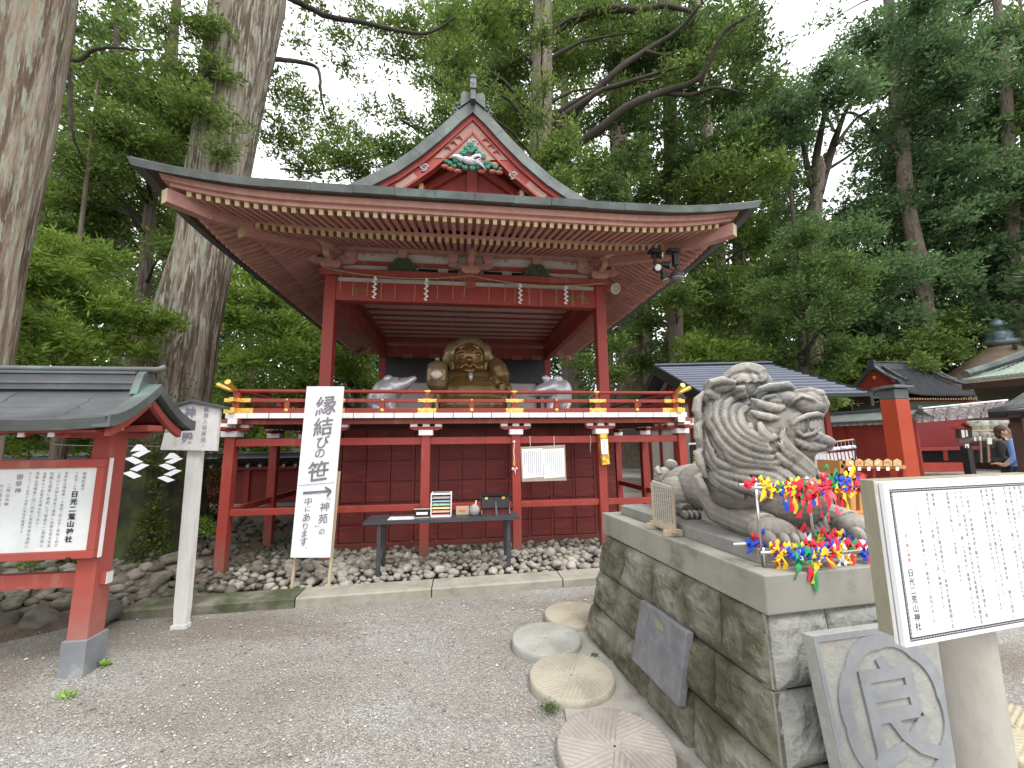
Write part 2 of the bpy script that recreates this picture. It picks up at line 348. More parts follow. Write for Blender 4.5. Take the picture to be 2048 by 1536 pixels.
rocksd = [rock_mesh('river_stone_dark', i+20, RIVD, 2, .45, (1, .8, .62)) for i in range(5)]
bed = thing('river_stone_bed', None, None, kind='structure')
def scatter_stones():
    rnd = random.Random(3); pts = []
    def ok(x, y, r):
        for a, b, c in pts:
            if (a-x)**2+(b-y)**2 < (.82*(r+c))**2: return False
        return True
    tries = 0
    while tries < 34000 and len(pts) < 1500:
        tries += 1
        x = rnd.uniform(-6.2, 2.4); y = rnd.uniform(4.05, 7.6)
        if x > -2.93:
            if y < KY(x)+.30 or y > 6.25 and x > -2.0: continue
            r = rnd.uniform(.032, .066)
        else:
            if y < 3.85+(-2.93-x)*.14: continue
            if y > 4.9+(-2.93-x)*.25 and rnd.random() < .85: continue
            r = rnd.uniform(.05, .11) if y > 4.2 else rnd.uniform(.1, .2)
        if y > 5.5: r *= .9
        if ok(x, y, r): pts.append((x, y, r))
    pts.sort(key=lambda p: -p[2]/math.hypot(p[0], p[1]))
    stuff = []
    for i, (x, y, r) in enumerate(pts):
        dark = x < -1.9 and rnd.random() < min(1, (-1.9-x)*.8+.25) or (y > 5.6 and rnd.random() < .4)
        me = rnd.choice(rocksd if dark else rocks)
        z = (soil_z(x, y) if y > 4.3 else 0)+r*.42+(.10*math.exp(-((y-4.95)/.45)**2) if x > -2.5 else 0)*rnd.uniform(.6, 1.1)
        rot = (rnd.uniform(-.4, .4), rnd.uniform(-.4, .4), rnd.uniform(0, 6.3)); s = (r*1.15, r*1.15, r*1.05)
        if i < 290: inst(me, 'river_stone', bed, (x, y, z), rot, s)
        else: stuff.append((rnd.choice(rocksdlo if dark else rockslo), (x, y, z), rot, s))
        if rnd.random() < .75 and x > -2.9 and y > 4.6:   # lower layer between the stones
            stuff.append((rnd.choice(rockslo), (x+rnd.uniform(-.07, .07), y+rnd.uniform(-.07, .07), z-r*.8), rot, s))
    V = []; F = []; MI = []; n0 = 0
    from mathutils import Euler
    for me, l, r_, s in stuff:
        M = Matrix.LocRotScale(Vector(l), Euler(r_), Vector(s)); co = [M @ v.co for v in me.vertices]
        V += [tuple(c) for c in co]; F += [tuple(k+n0 for k in p.vertices) for p in me.polygons]; MI += [0 if me in rockslo else 1]*len(me.polygons); n0 += len(co)
    m2 = npmesh('small_river_stones', V, F, [RIV, RIVD], True); m2.polygons.foreach_set('material_index', np.array(MI, np.int32))
    o = bpy.data.objects.new('small_river_stones', m2); COL.objects.link(o); o.parent = bed; o['kind'] = 'stuff'
scatter_stones()
# loose gravel lying on the courtyard: real chips near the camera
def chips():
    n = 22000; x = RNG.uniform(-4.5, 3.5, n*3); y = RNG.uniform(.9, 4.15, n*3)
    d = np.hypot(x, y); keep = RNG.random(n*3) < np.clip(1.6/d, .1, 1); x, y = x[keep][:n], y[keep][:n]; n = len(x)
    r = RNG.uniform(.0025, .0065, n)*np.where(RNG.random(n) < .04, 2.2, 1)
    # tetra-like chips (octahedron)
    O = np.array([[1, 0, 0], [-1, 0, 0], [0, 1, 0], [0, -1, 0], [0, 0, .7], [0, 0, -.5]]); Fo = np.array([[0, 2, 4], [2, 1, 4], [1, 3, 4], [3, 0, 4]])
    a = RNG.uniform(0, 6.28, n); c, s = np.cos(a), np.sin(a); J = 1+RNG.uniform(-.35, .35, (n, 6, 3)); P = O[None]*J*r[:, None, None]
    X = P[..., 0]*c[:, None]-P[..., 1]*s[:, None]+x[:, None]; Y = P[..., 0]*s[:, None]+P[..., 1]*c[:, None]+y[:, None]; Z = P[..., 2]+.003+r[:, None]*.3
    V = np.stack([X, Y, Z], -1).reshape(-1, 3); F = (Fo[None]+6*np.arange(n)[:, None, None]).reshape(-1, 3)
    m_ = bpy.data.materials.new('gravel_chip'); m_.use_nodes = True; N = m_.node_tree.nodes; L = m_.node_tree.links; b = N['Principled BSDF']; b.inputs['Roughness'].default_value = .8
    g = N.new('ShaderNodeNewGeometry'); cr = N.new('ShaderNodeValToRGB'); L.new(g.outputs['Random Per Island'], cr.inputs[0]); L.new(cr.outputs[0], b.inputs['Base Color'])
    e = cr.color_ramp.elements; e[0].color = (.14, .135, .13, 1); e[1].color = (.66, .64, .60, 1); k = e.new(.7); k.color = (.33, .32, .31, 1)
    o = bpy.data.objects.new('loose_gravel', npmesh('loose_gravel', V, F, m_)); COL.objects.link(o); o['kind'] = 'stuff'
chips()
# concrete apron under the millstones
ap = [(1.25, 3.50), (.95, 3.50), (.72, 3.22), (.66, 2.9), (.60, 2.65), (.58, 2.42), (.55, 2.2), (.60, 1.9), (.74, 1.62), (.9, 1.3), (1.3, 1.15), (1.9, 1.1), (2.45, 1.2), (2.5, 1.9), (2.4, 3.4)]
MB().prism([(x, y, -.02) for x, y in ap], (0, 0, .042)).build('concrete_apron', CONC, kind='structure', bevel=.006)

# fallen needles and small leaves
def litter():
    g = np.random.default_rng(31); n = 900; x = g.uniform(-5.5, 2.2, n); y = np.where(g.random(n) < .55, g.uniform(3.7, 5.8, n), g.uniform(1.4, 4.2, n)); z = np.where((y > 4.5) & (x > -2.9), .16, .013)+np.where(y > 4.3, .05, 0); z = np.where(x < -3, .10+.03, z)
    z = np.where(y < 4.1, .014, z); a = g.uniform(0, 6.28, n); L_ = g.uniform(.012, .034, n); w = L_*g.uniform(.12, .5, n); dx, dy = np.cos(a), np.sin(a); t = g.normal(0, .3, n)*L_
    P = lambda u, v, h: np.stack([x+dx*u-dy*v, y+dy*u+dx*v, z+h], 1)
    V = np.stack([P(-L_/2, 0*w, 0*t), P(0*L_, w/2, np.abs(t)*.4), P(L_/2, 0*w, np.abs(t)), P(0*L_, -w/2, np.abs(t)*.3)], 1).reshape(-1, 3)
    m_ = bpy.data.materials.new('leaf_litter'); m_.use_nodes = True; N = m_.node_tree.nodes; L = m_.node_tree.links; b = N['Principled BSDF']; gg = N.new('ShaderNodeNewGeometry'); cr = N.new('ShaderNodeValToRGB'); L.new(gg.outputs['Random Per Island'], cr.inputs[0]); L.new(cr.outputs[0], b.inputs['Base Color'])
    e = cr.color_ramp.elements; e[0].color = (.10, .055, .03, 1); e[1].color = (.18, .24, .06, 1); k = e.new(.6); k.color = (.26, .17, .08, 1)
    o = bpy.data.objects.new('leaf_litter', npmesh('leaf_litter', V, np.arange(4*n).reshape(-1, 4), m_)); COL.objects.link(o); o['kind'] = 'stuff'
litter()
# ---------------------------------------------------------------- the red kagura stage
XC = .13; KYF, KYB = 6.05, 10.38; KA = 2.113; OX, OY = 1.09, 1.68; YM = (KYF+KYB)/2
hall = thing('stage_hall', 'open red shrine stage on posts with curved copper roof and gold fitted railing', 'stage hall', (XC, 6.14, 0))
def P(name, mb, m_, **k): return mb.build(name, m_, hall, **k)
def ey(t): return KYF-OY*t
def ex(t): return KA+OX*t+max(0, t-1.04)*2.1
def lift(dx, dy, t):   # dx: |offset| from centre line, dy: |offset| from middle depth
    hx, hy = ex(t), YM-ey(t)
    if t <= .2: return 0
    sx, sy = min(1, dx/hx), min(1, dy/hy)
    k = max(0, (sx-.5)/.5)**2.4*(sy > .999)+0
    k2 = max(0, (sy-.6)/.4)**2.4*(sx > .999)+0
    return .15*max(k, k2)*min(1, (t-.2)/.8)
def zB(t): return 4.486-.392*(t/.62)
def zF(t): return 4.20-(t-.62)/.38*.18
FX = [-1+2*i/28 for i in range(29)]
def ring(t, z, nx=28, ny=28):
    hx, hy = ex(t), YM-ey(t); pts = []
    for i in range(nx): s = -1+2*i/nx; pts.append((XC+s*hx, YM-hy, z+lift(abs(s)*hx, hy, t)))
    for i in range(ny): s = -1+2*i/ny; pts.append((XC+hx, YM+s*hy, z+lift(hx, abs(s)*hy, t)))
    for i in range(nx): s = 1-2*i/nx; pts.append((XC+s*hx, YM+hy, z+lift(abs(s)*hx, hy, t)))
    for i in range(ny): s = 1-2*i/ny; pts.append((XC-hx, YM+s*hy, z+lift(hx, abs(s)*hy, t)))
    return pts+[pts[0]]
def rings(name, prof, m_, **k): return P(name, MB().sheet([ring(t, z) for t, z in prof]), m_, **k)
rings('rafter_boarding', [(-.25, 4.73), (-.1, zB(-.1)+.074), (.62, zB(.62)+.074), (.64, zB(.62)+.09), (-.25, 4.76)], PINK)
rings('flying_rafter_boarding', [(.60, zF(.60)+.064), (1.0, zF(1)+.064), (1.0, zF(1)+.08), (.60, zF(.6)+.08)], PINK)
rings('rafter_batten', [(.605, 4.166), (.64, 4.160), (.64, 4.198), (.605, 4.204), (.605, 4.166)], PINK)
rings('eave_fascia', [(.985, 4.082), (1.022, 4.076), (1.022, 4.125), (1.05, 4.122), (1.06, 4.192), (1.0, 4.2), (.985, 4.082)], PINK)
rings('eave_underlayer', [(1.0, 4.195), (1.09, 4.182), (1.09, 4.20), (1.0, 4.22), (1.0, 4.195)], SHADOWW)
cop_prof = [(1.085, 4.186), (1.118, 4.182), (1.130, 4.262), (1.118, 4.272), (1.0, 4.315)]
# copper eave sheets, one by one along the front, joined at sides and back
def arc(t, z, s0, s1, n=5):
    hx, hy = ex(t), YM-ey(t)
    return [(XC+s*hx, YM-hy, z+lift(abs(s)*hx, hy, t)) for s in [s0+(s1-s0)*i/n for i in range(n+1)]]
nco = 16
for i in range(nco):
    s0, s1 = -1+2*i/nco+.0007, -1+2*(i+1)/nco-.0007; j = .0015*math.sin(i*2.7)
    rows = [arc(t+j, z+j, s0, s1) for t, z in cop_prof]
    mb = MB().sheet(rows); w = 6
    mb.f.append(tuple(k*w for k in range(len(rows)))[::-1]); mb.m.append(0); mb.f.append(tuple(k*w+w-1 for k in range(len(rows)))); mb.m.append(0)
    P('copper_sheet', mb, COPPER)
mb = MB()
for a_ in (1, 2, 3):
    rows = []
    for t, z in cop_prof:
        r = ring(t-.0004, z); rows.append(r[28*a_:28*(a_+1)+1])
    mb.sheet(rows)
P('copper_eave_edge', mb, COPPER)
# skirt roof and main roof
RFZ = [(1.118, 4.270), (.95, 4.33), (.7, 4.43), (.45, 4.57), (.22, 4.74), (.1, 4.84)]
rings('skirt_roof', RFZ, COPD)
GY = 5.2
def gp(px, py, Y=GY): v = by(px, py, Y); return (v.x-XC, v.z)
outer = [gp(941, 199), gp(907, 228), gp(884, 249), gp(861, 269), gp(828, 296), gp(779, 329), gp(731, 353.5), gp(682, 375)]
outer = [(abs(a), b) for a, b in outer]; outer[0] = (0, outer[0][1])
apx = outer[0][1]
outer += [(1.95, outer[-1][1]-.10), (2.35, outer[-1][1]-.22)]
outer = sorted(outer)
def off(poly, d):
    res = []
    for i, (x, z) in enumerate(poly):
        a, b = poly[max(0, i-1)], poly[min(len(poly)-1, i+1)]; tx, tz = b[0]-a[0], b[1]-a[1]; l = math.hypot(tx, tz); nx_, nz_ = tz/l, -tx/l
        if i == 0: res.append((0, z-d*1.30)); continue
        res.append((max(0.01, x+nx_*d), z+nz_*d))
    return res
def band(mb, c0, c1, y0, y1, mi=0, k0=0, k1=None, both=True):
    c0, c1 = c0[k0:k1], c1[k0:k1]
    for s in ((1, -1) if both else (1,)):
        for i in range(len(c0)-1):
            q = [(XC+s*c0[i][0], y0, c0[i][1]), (XC+s*c0[i+1][0], y0, c0[i+1][1]), (XC+s*c1[i+1][0], y0, c1[i+1][1]), (XC+s*c1[i][0], y0, c1[i][1])]
            mb.prism(q, (0, y1-y0, 0), mi)
    return mb
def dens(poly, m_=4):
    o = []
    for i in range(len(poly)-1):
        for k in range(m_): t = k/m_; o.append((poly[i][0]*(1-t)+poly[i+1][0]*t, poly[i][1]*(1-t)+poly[i+1][1]*t))
    return o+[poly[-1]]
oc1 = off(outer, .150); oc2 = off(outer, .19); oc3 = off(outer, .215); oc4 = off(outer, .335); oc5 = off(outer, .365)
# verge copper sheets as single pieces
for s in (1, -1):
    A, B = dens(outer, 2), dens(oc1, 2)
    for i in range(0, len(A)-1, 2):
        mb = MB(); j = .002*math.sin(i*1.9+s)
        for k in (i, min(i+1, len(A)-2)):
            a0, a1 = A[k], A[k+1]; b0, b1 = B[k], B[k+1]
            mb.prism([(XC+s*a0[0], GY+j, a0[1]), (XC+s*a1[0], GY+j, a1[1]), (XC+s*b1[0], GY+j, b1[1]), (XC+s*b0[0], GY+j, b0[1])], (0, .22, 0))
        P('verge_copper_sheet', mb, COPPER)
P('verge_board', band(MB(), oc1, oc3, GY+.05, GY+.16), RED)
PALE = mat('pale_painted_board', (.36, .24, .205), (.28, .15, .125), 4, .7, .2, 30)
P('verge_board', band(band(MB(), oc3, oc4, GY+.085, GY+.15), oc4, oc5, GY+.06, GY+.17, 0), RED)
# pale painted parts on the bargeboard
mb = MB(); band(mb, off(outer, .225), off(outer, .330), GY+.079, GY+.09, 0, 0, 4)
tri = [by(941, 244, GY+.1), by(868, 318, GY+.1), by(905, 318, GY+.1), by(941, 292, GY+.1), by(978, 322, GY+.1), by(1015, 322, GY+.1)]
mb.prism([(p.x, GY+.076, p.z) for p in tri], (0, .012, 0))
P('pale_board', mb, PALE)
o27, o40 = dens(off(outer, .235), 4), dens(off(outer, .325), 4)
for k0_, k1_ in ((18, 22), (26, 29)):
    for s_ in (1, -1):
        a_, b2_ = [(s_*x, z) for x, z in o27], [(s_*x, z) for x, z in o40]; P('painted_cloud', band(MB(), a_, b2_, GY+.079, GY+.09, 0, k0_, k1_, False), PALE)
mb = MB()
def swirl(mb, cx, cz, r, y, mi=0):
    for k in range(3):
        pts = [(cx+r*(1-.8*t)*math.cos(k*2.094+t*3.4), y, cz+r*(1-.8*t)*math.sin(k*2.094+t*3.4)) for t in [i/8 for i in range(9)]]
        mb.tube(pts, [r*.20*(1-abs(t-.3)) for t in [i/8 for i in range(9)]], 6, mi)
GREY_ = mat('grey_motif', (.42, .42, .41), rough=.7)
a = gp(940, 276); swirl(mb, XC, a[1]-.02, .075, GY+.075)
for px_, py_ in ((848, 334), (1026, 350)): v = by(px_, py_, GY+.07); swirl(mb, v.x, v.z, .065, GY+.072)
P('swirl_motif', mb, GREY_)
mb = MB()
for s in (1, -1):
    for i in (7, 9, 11, 24, 27):
        x, z = o27[i]; x2, z2 = o40[i]; mb.tube([(XC+s*(x+x2)/2-.05, GY+.074, (z+z2)/2), (XC+s*(x+x2)/2, GY+.07, (z+z2)/2+.03), (XC+s*(x+x2)/2+.06, GY+.074, (z+z2)/2-.03)], [.012, .022, .005], 5)
P('red_flame_motif', mb, RED)
# recessed gable wall with strut and diagonals
gz0 = 4.6
w_ = [(XC+s*x, 5.62, z) for s, seq in ((1, oc3), (-1, oc3[::-1])) for x, z in seq if x > 0 or s > 0]
P('gable_wall', MB().prism([(XC-2.1, 5.62, gz0)]+[(XC-x, 5.62, z) for x, z in oc3[::-1]]+[(XC+x, 5.62, z) for x, z in oc3[1:]]+[(XC+2.1, 5.62, gz0)], (0, .05, 0)), RED)
P('gable_strut', MB().box((XC, 5.58, 5.2), (.15, .07, 1.2)), RED)
for s in (1, -1):
    P('gable_brace', MB().bar((XC+s*.1, 5.585, 5.62), (XC+s*1.25, 5.585, 4.82), .06, .11), RED)
    P('purlin_end', MB().box((XC+s*.73, 5.52, 5.10), (.11, .2, .14)).box((XC+s*.73, 5.41, 5.12), (.06, .012, .13), 0, 1), [RED, YEL])
P('gable_sill', MB().box((XC, 5.56, 4.78), (4.4, .12, .16)), RED)
# main roof shell
mb = MB(); rows = []
rows.append([(XC-x, GY+.08, z) for x, z in outer[::-1]]+[(XC+x, GY+.08, z) for x, z in outer[1:]]); rows.append([(x, 2*YM-GY-.08, z) for x, y, z in rows[0]])
low = [[(x, y, z-.1) for x, y, z in r] for r in rows[::-1]]
P('main_roof', mb.sheet(rows).sheet(low), COPD)
P('rear_gable_wall', MB().prism([(XC-2.1, 2*YM-5.4, gz0)]+[(XC-x, 2*YM-5.4, z) for x, z in oc3[::-1]]+[(XC+x, 2*YM-5.4, z) for x, z in oc3[1:]]+[(XC+2.1, 2*YM-5.4, gz0)], (0, -.05, 0)), RED)
P('ridge', MB().bb(XC-.09, XC+.09, GY+.1, 2*YM-GY-.1, apx-.05, apx+.16).bb(XC-.13, XC+.13, GY+.08, 2*YM-GY-.08, apx+.16, apx+.19), COPPER, bevel=.01)
# ridge end ornament: plate with scrolls, and the upright finial in front
pl = [(-.175, -.14), (-.175, .06), (-.14, .115), (-.09, .10), (-.05, .075), (.05, .075), (.09, .10), (.14, .115), (.175, .06), (.175, -.14), (0, .0)]
zo = apx
mb = MB().prism([(XC+x, GY-.02, zo+z) for x, z in pl], (0, .09, 0))
for s in (1, -1):
    for r_, dx_, dz_ in ((.05, .20, -.10), (.045, .255, -.19)):
        mb.tube([(XC+s*(dx_+r_*math.cos(q)*.7), GY+.02, zo+dz_+r_*math.sin(q)*.7) for q in [i*.7 for i in range(9)]], .022, 6)
P('ridge_end_ornament', mb, COPPER, bevel=.008)
fz = by(941, 155, GY-.1).z; fb = by(941, 198, GY-.1).z
mb = MB().box((XC+.0, GY-.06, (fz+fb)/2-.05), (.075, .10, fz-fb-.1)).box((XC, GY-.06, fz-.10), (.095, .13, .17)).prism([(XC-.065, GY-.135, fz-.015), (XC, GY-.135, fz+.035), (XC+.065, GY-.135, fz-.015)], (0, .16, 0))
P('ridge_finial', mb, COPPER, bevel=.004)
mb = MB(); swirl(mb, XC, fz-.09, .03, GY-.128); P('finial_crest', mb, GREY_)
# carving: crane among pine clouds
CRV = mat('carved_white', (.72, .73, .76), (.55, .56, .60), 20, .6, .5, 50)
CRG = mat('carved_green', (.05, .26, .17), (.12, .34, .25), 25, .6, .5, 60, c3=(.02, .12, .08), scale3=18)
CRR = mat('carved_red', (.42, .12, .07), (.30, .09, .05), 20, .6)
def cpt(px, py, Y=GY+.02): v = by(px, py, Y); return v
mb = MB(); rr = random.Random(4)
for px_, py_, r_ in [(941, 292, 8), (933, 298, 7), (950, 299, 7), (941, 303, 9), (927, 307, 8), (957, 309, 8), (918, 314, 7), (966, 314, 7), (912, 323, 7), (900, 328, 6), (908, 334, 6), (930, 337, 7), (945, 338, 7), (920, 331, 6), (970, 328, 7), (980, 331, 7), (990, 336, 6), (975, 336, 6), (956, 336, 6), (1000, 340, 4), (893, 324, 5)]:
    v = cpt(px_, py_); r = r_*.0066
    mb.ball(v, (r*.95, .03, r*.6), 8, 5)
    for k in range(9):
        a_ = k*.7+rr.uniform(-.1, .1); e_ = v+Vector((math.cos(a_)*r*.95, -.028, math.sin(a_)*r*.7)); mb.tube([v+Vector((0, -.02, 0)), v.lerp(e_, .6)+Vector((0, -.018, 0)), e_], [r*.12, r*.2, r*.16], 5)
P('carved_pine', mb, CRG, smooth=True)
mb = MB()
for px_, py_ in ((890, 333), (902, 338), (915, 342), (985, 343), (963, 343), (998, 345)): mb.ball(cpt(px_, py_), (.06, .03, .03), 8, 5)
for px_, py_ in ((915, 318), (935, 311), (955, 313), (972, 322), (988, 330)): mb.ball(cpt(px_, py_, GY+.045), (.07, .03, .045), 8, 5)
P('carved_branch', mb, CRR, smooth=True)
mb = MB()
mb.ball(cpt(938, 322, GY-.01), (.125, .05, .05), 12, 8, R=Matrix.Rotation(.25, 3, 'Y'))
mb.tube([cpt(925, 320, GY-.02), cpt(915, 313, GY-.03), cpt(908, 312, GY-.03), cpt(902, 314, GY-.03)], [.045, .03, .02, .008], 8)
for k in range(7):   # wing feathers
    mb.tube([cpt(942, 320, GY-.03), cpt(950+k*2.2, 322+k*1.4, GY-.05), cpt(962+k*1.8, 316+k*4.2, GY-.02)], [.03, .025, .008], 6, flat=.5)
for k in range(5):
    mb.tube([cpt(940, 317, GY-.0), cpt(952, 312-k*.5, GY-.02), cpt(966+k, 306+k*2.5, GY)], [.02, .018, .006], 6)
P('carved_crane', mb, CRV, smooth=True)

# rafters: every one its own piece, yellow ends
def rafter(name, p0, p1, w, h): P(name, MB().bar(p0, p1, w, h, 0, endmi=1), [PINK, YEL])
nfr = 66; sp = 2*ex(1)/nfr
for i in range(nfr):
    dx = -ex(1)+sp*(i+.5); ad = abs(dx); t0 = (ad-KA)/OX
    tl = .62-.06
    a_ = max(t0, tl)
    if 1-a_ > .06:
        L0 = lift(ad*ex(a_)/ex(1) if False else ad, YM-ey(a_), a_)*0+lift(min(ad, ex(1)), YM-ey(1), 1)*a_**1.5; L1 = lift(ad, YM-ey(1), 1)
        rafter('flying_rafter', (XC+dx, ey(a_), zF(a_)+.032+L0), (XC+dx, ey(1.0), zF(1)+.032+L1), .048, .062)
    a_ = max(t0, -.18)
    if .62-a_ > .05:
        L1 = lift(ad*ex(.62)/ex(.62), YM-ey(.62), .62) if ad <= ex(.62) else 0
        rafter('base_rafter', (XC+dx, ey(a_), zB(a_)+.037), (XC+dx, ey(.62), zB(.62)+.037+L1), .05, .07)
hy1 = YM-ey(1); nsd = 74; sps = 2*hy1/nsd
for s in (1, -1):
    for i in range(nsd):
        dy = -hy1+sps*(i+.5); ady = abs(dy); t0 = (ady-(YM-KYF))/OY
        a_ = max(t0, .56)
        if 1-a_ > .05:
            L1 = lift(ex(1), ady, 1); rafter('flying_rafter', (XC+s*ex(a_), YM+dy, zF(a_)+.032+L1*a_**1.5), (XC+s*ex(1), YM+dy, zF(1)+.032+L1), .05, .062)
        a_ = max(t0, -.18)
        if .62-a_ > .05: rafter('base_rafter', (XC+s*ex(a_), YM+dy, zB(a_)+.037), (XC+s*ex(.62), YM+dy, zB(.62)+.037), .052, .07)
mb = MB()
for i in range(nfr):
    dx = -ex(1)+sp*(i+.5); ad = abs(dx); t0 = (ad-KA)/OX
    a_ = max(t0, .56); fy = lambda t: 2*YM-ey(t)
    if 1-a_ > .06: mb.bar((XC+dx, fy(a_), zF(a_)+.032), (XC+dx, fy(1), zF(1)+.032+lift(ad, hy1, 1)), .048, .062, 0, endmi=1)
    a_ = max(t0, -.18)
    if .62-a_ > .05: mb.bar((XC+dx, fy(a_), zB(a_)+.037), (XC+dx, fy(.62), zB(.62)+.037), .05, .07, 0, endmi=1)
P('rear_rafters', mb, [PINK, YEL], kind='stuff')
for sx in (1, -1):
    for fr in (1, -1):
        yy = lambda t: ey(t) if fr == 1 else 2*YM-ey(t)
        q = lambda t, z: (XC+sx*ex(t), yy(t), z)
        P('hip_rafter', MB().bar(q(-.1, 4.50), q(.66, 4.10), .12, .19, 0, endmi=1), [PINK, YEL])
        P('hip_rafter', MB().bar(q(.55, 4.235), q(.82, 4.11), .11, .15, 0).bar(q(.82, 4.11), q(1.04, 4.09), .11, .15, 0, endmi=1), [PINK, YEL])
# keta (wall plates) crossing at the corners
for y in (KYF+.05, KYB-.05): P('wall_plate', MB().bb(XC-KA-.42, XC+KA+.42, y-.075, y+.075, 4.45, 4.735), PINK, bevel=.01)
for s in (1, -1): P('wall_plate', MB().bb(XC+s*KA-.075, XC+s*KA+.075, KYF-.42, KYB+.42, 4.452, 4.732), PINK, bevel=.01)
# columns
CX = (-1.985, 2.243); CW = .165
for x in CX:
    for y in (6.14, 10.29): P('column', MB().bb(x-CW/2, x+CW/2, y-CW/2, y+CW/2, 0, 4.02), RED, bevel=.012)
# head beams
for y in (6.14, 10.29): P('head_beam', MB().bb(CX[0]-.16, CX[1]+.16, y-.12, y+.12, 4.02, 4.12), REDW, bevel=.008)
for x in CX: P('head_beam', MB().bb(x-.12, x+.12, 6.262, 10.168, 4.022, 4.118), REDW, bevel=.008)
# bracket sets: bearing block, arm, three small blocks
def bracket(x, y, along='x', nose=True):
    def B(cx, cy, z0, z1, w, d):
        # block tapering to the bottom
        h = (z1-z0)
        top = [(cx-w/2, cy-d/2), (cx+w/2, cy-d/2), (cx+w/2, cy+d/2), (cx-w/2, cy+d/2)]
        vs_ = [(cx+(a-cx)*.68, cy+(b-cy)*.68, z0) for a, b in top]+[(a, b, z0+h*.45) for a, b in top]+[(a, b, z1) for a, b in top]
        f_ = [(3, 2, 1, 0), (8, 9, 10, 11)]+[(k+4*l, (k+1) % 4+4*l, (k+1) % 4+4+4*l, k+4+4*l) for l in (0, 1) for k in range(4)]
        return vs_, f_
    o = P('bracket', MB().add(*B(x, y, 4.12, 4.245, .30, .26)), PINK)
    arm = [(-.36, .0), (-.36, -.045), (-.30, -.085), (-.14, -.10), (.14, -.10), (.30, -.085), (.36, -.045), (.36, 0)]
    for ax in ('x', 'y'):
        if ax == 'x': pr_ = [(x+a, y-.045, 4.32+b) for a, b in arm]; o_ = (0, .09, 0)
        else: pr_ = [(x-.044, y+a, 4.318+b) for a, b in arm]; o_ = (.088, 0, 0)
        q = MB().prism(pr_, o_).build('bracket_arm', PINK, hall); q.parent = o
    for dx, dy in ((-.28, 0), (.28, 0), (0, -.28), (0, .001)):
        q = MB().add(*B(x+dx, y+dy, 4.322, 4.448, .155, .155)).build('bearing_block', PINK, hall); q.parent = o
    if nose and y < 8:
        q = MB().prism([(x-.05, y-.36, 4.36), (x-.05, y-.62, 4.30), (x-.05, y-.66, 4.43), (x-.05, y-.55, 4.60), (x-.05, y-.36, 4.64)], (.1, 0, 0)).build('carved_nose', YEL, hall); q.parent = o
for x in (CX[0], XC, CX[1]):
    for y in (6.14, 10.29): bracket(x, y, nose=(x != XC))
P('centre_bracket_tip', MB().bb(XC-.035, XC+.035, 5.70, 5.79, 4.30, 4.47), YEL, bevel=.006)
for x in CX:
    for y in (7.5, 8.9): bracket(x, y, nose=False)
# frog-leg struts (green) between the brackets, plaster and slats behind
P('bracket_plaster', MB().bb(CX[0], CX[1], 6.16, 6.20, 4.12, 4.455), PLAS)
P('bracket_plaster', MB().bb(CX[0], CX[1], 10.25, 10.29, 4.12, 4.455), PLAS)
for x in CX: P('bracket_plaster', MB().bb(x-.02, x+.02, 6.2, 10.25, 4.12, 4.455), PLAS)
P('tie_slat', MB().bb(CX[0], CX[1], 6.125, 6.16, 4.24, 4.30), REDW)
def kaeru(x, y, s=1):
    half = [(0, .24), (.07, .235), (.13, .20), (.14, .15), (.20, .13), (.22, .09), (.17, .07), (.24, .03), (.36, .022), (.40, 0), (0, 0)]
    poly = [(x+a, y-.05, 4.121+b) for a, b in half[:-1]]+[(x-a, y-.05, 4.121+b) for a, b in half[-2:0:-1]]
    o = P('carved_strut', MB().prism(poly, (0, .05, 0)), GREEND, bevel=.006)
    mb = MB()
    for k in range(26):
        a_ = rr.uniform(-.2, .2); b_ = rr.uniform(.02, .2)*(1-abs(a_)*2); mb.ball((x+a_, y-.055, 4.125+b_), (.03, .015, .018), 6, 4)
    q = mb.build('leaf_relief', GREEND, hall, smooth=True); q.parent = o
    q = MB().add([(x-.05, y-.09, 4.345), (x+.05, y-.09, 4.345), (x+.07, y-.09, 4.40), (x+.07, y-.09, 4.449), (x-.07, y-.09, 4.449), (x-.07, y-.09, 4.40)]+[(x-.05, y+.0, 4.345), (x+.05, y+.0, 4.345), (x+.07, y+.0, 4.40), (x+.07, y, 4.449), (x-.07, y, 4.449), (x-.07, y, 4.40)], [(0, 1, 2, 5), (5, 2, 3, 4), (1, 0, 6, 7), (2, 1, 7, 8), (3, 2, 8, 9), (0, 5, 11, 6), (5, 4, 10, 11)]).build('bearing_block', PINK, hall); q.parent = o
for x in (XC-1.06, XC+1.06): kaeru(x, 6.12); kaeru(x, 10.27)
mb = MB()
for x in (XC-2.0+.55, XC-.5, XC-1.6, XC+.5, XC+1.6):
    for s in (-1, 1): mb.tube([(x+s*(.03+.05*abs(math.cos(q)))*1, 6.085, 4.40+.025*math.sin(q*2)) for q in [i*.5 for i in range(8)]], .010, 5)
P('scroll_carving', mb, PINK)
for a_, b3_ in ((-.82, -.52), (-.36, -.2), (.2, .5), (.66, .86)): P('vent_slot', MB().bb(XC+a_, XC+b3_, 6.10, 6.121, 4.135, 4.20), BLACK)
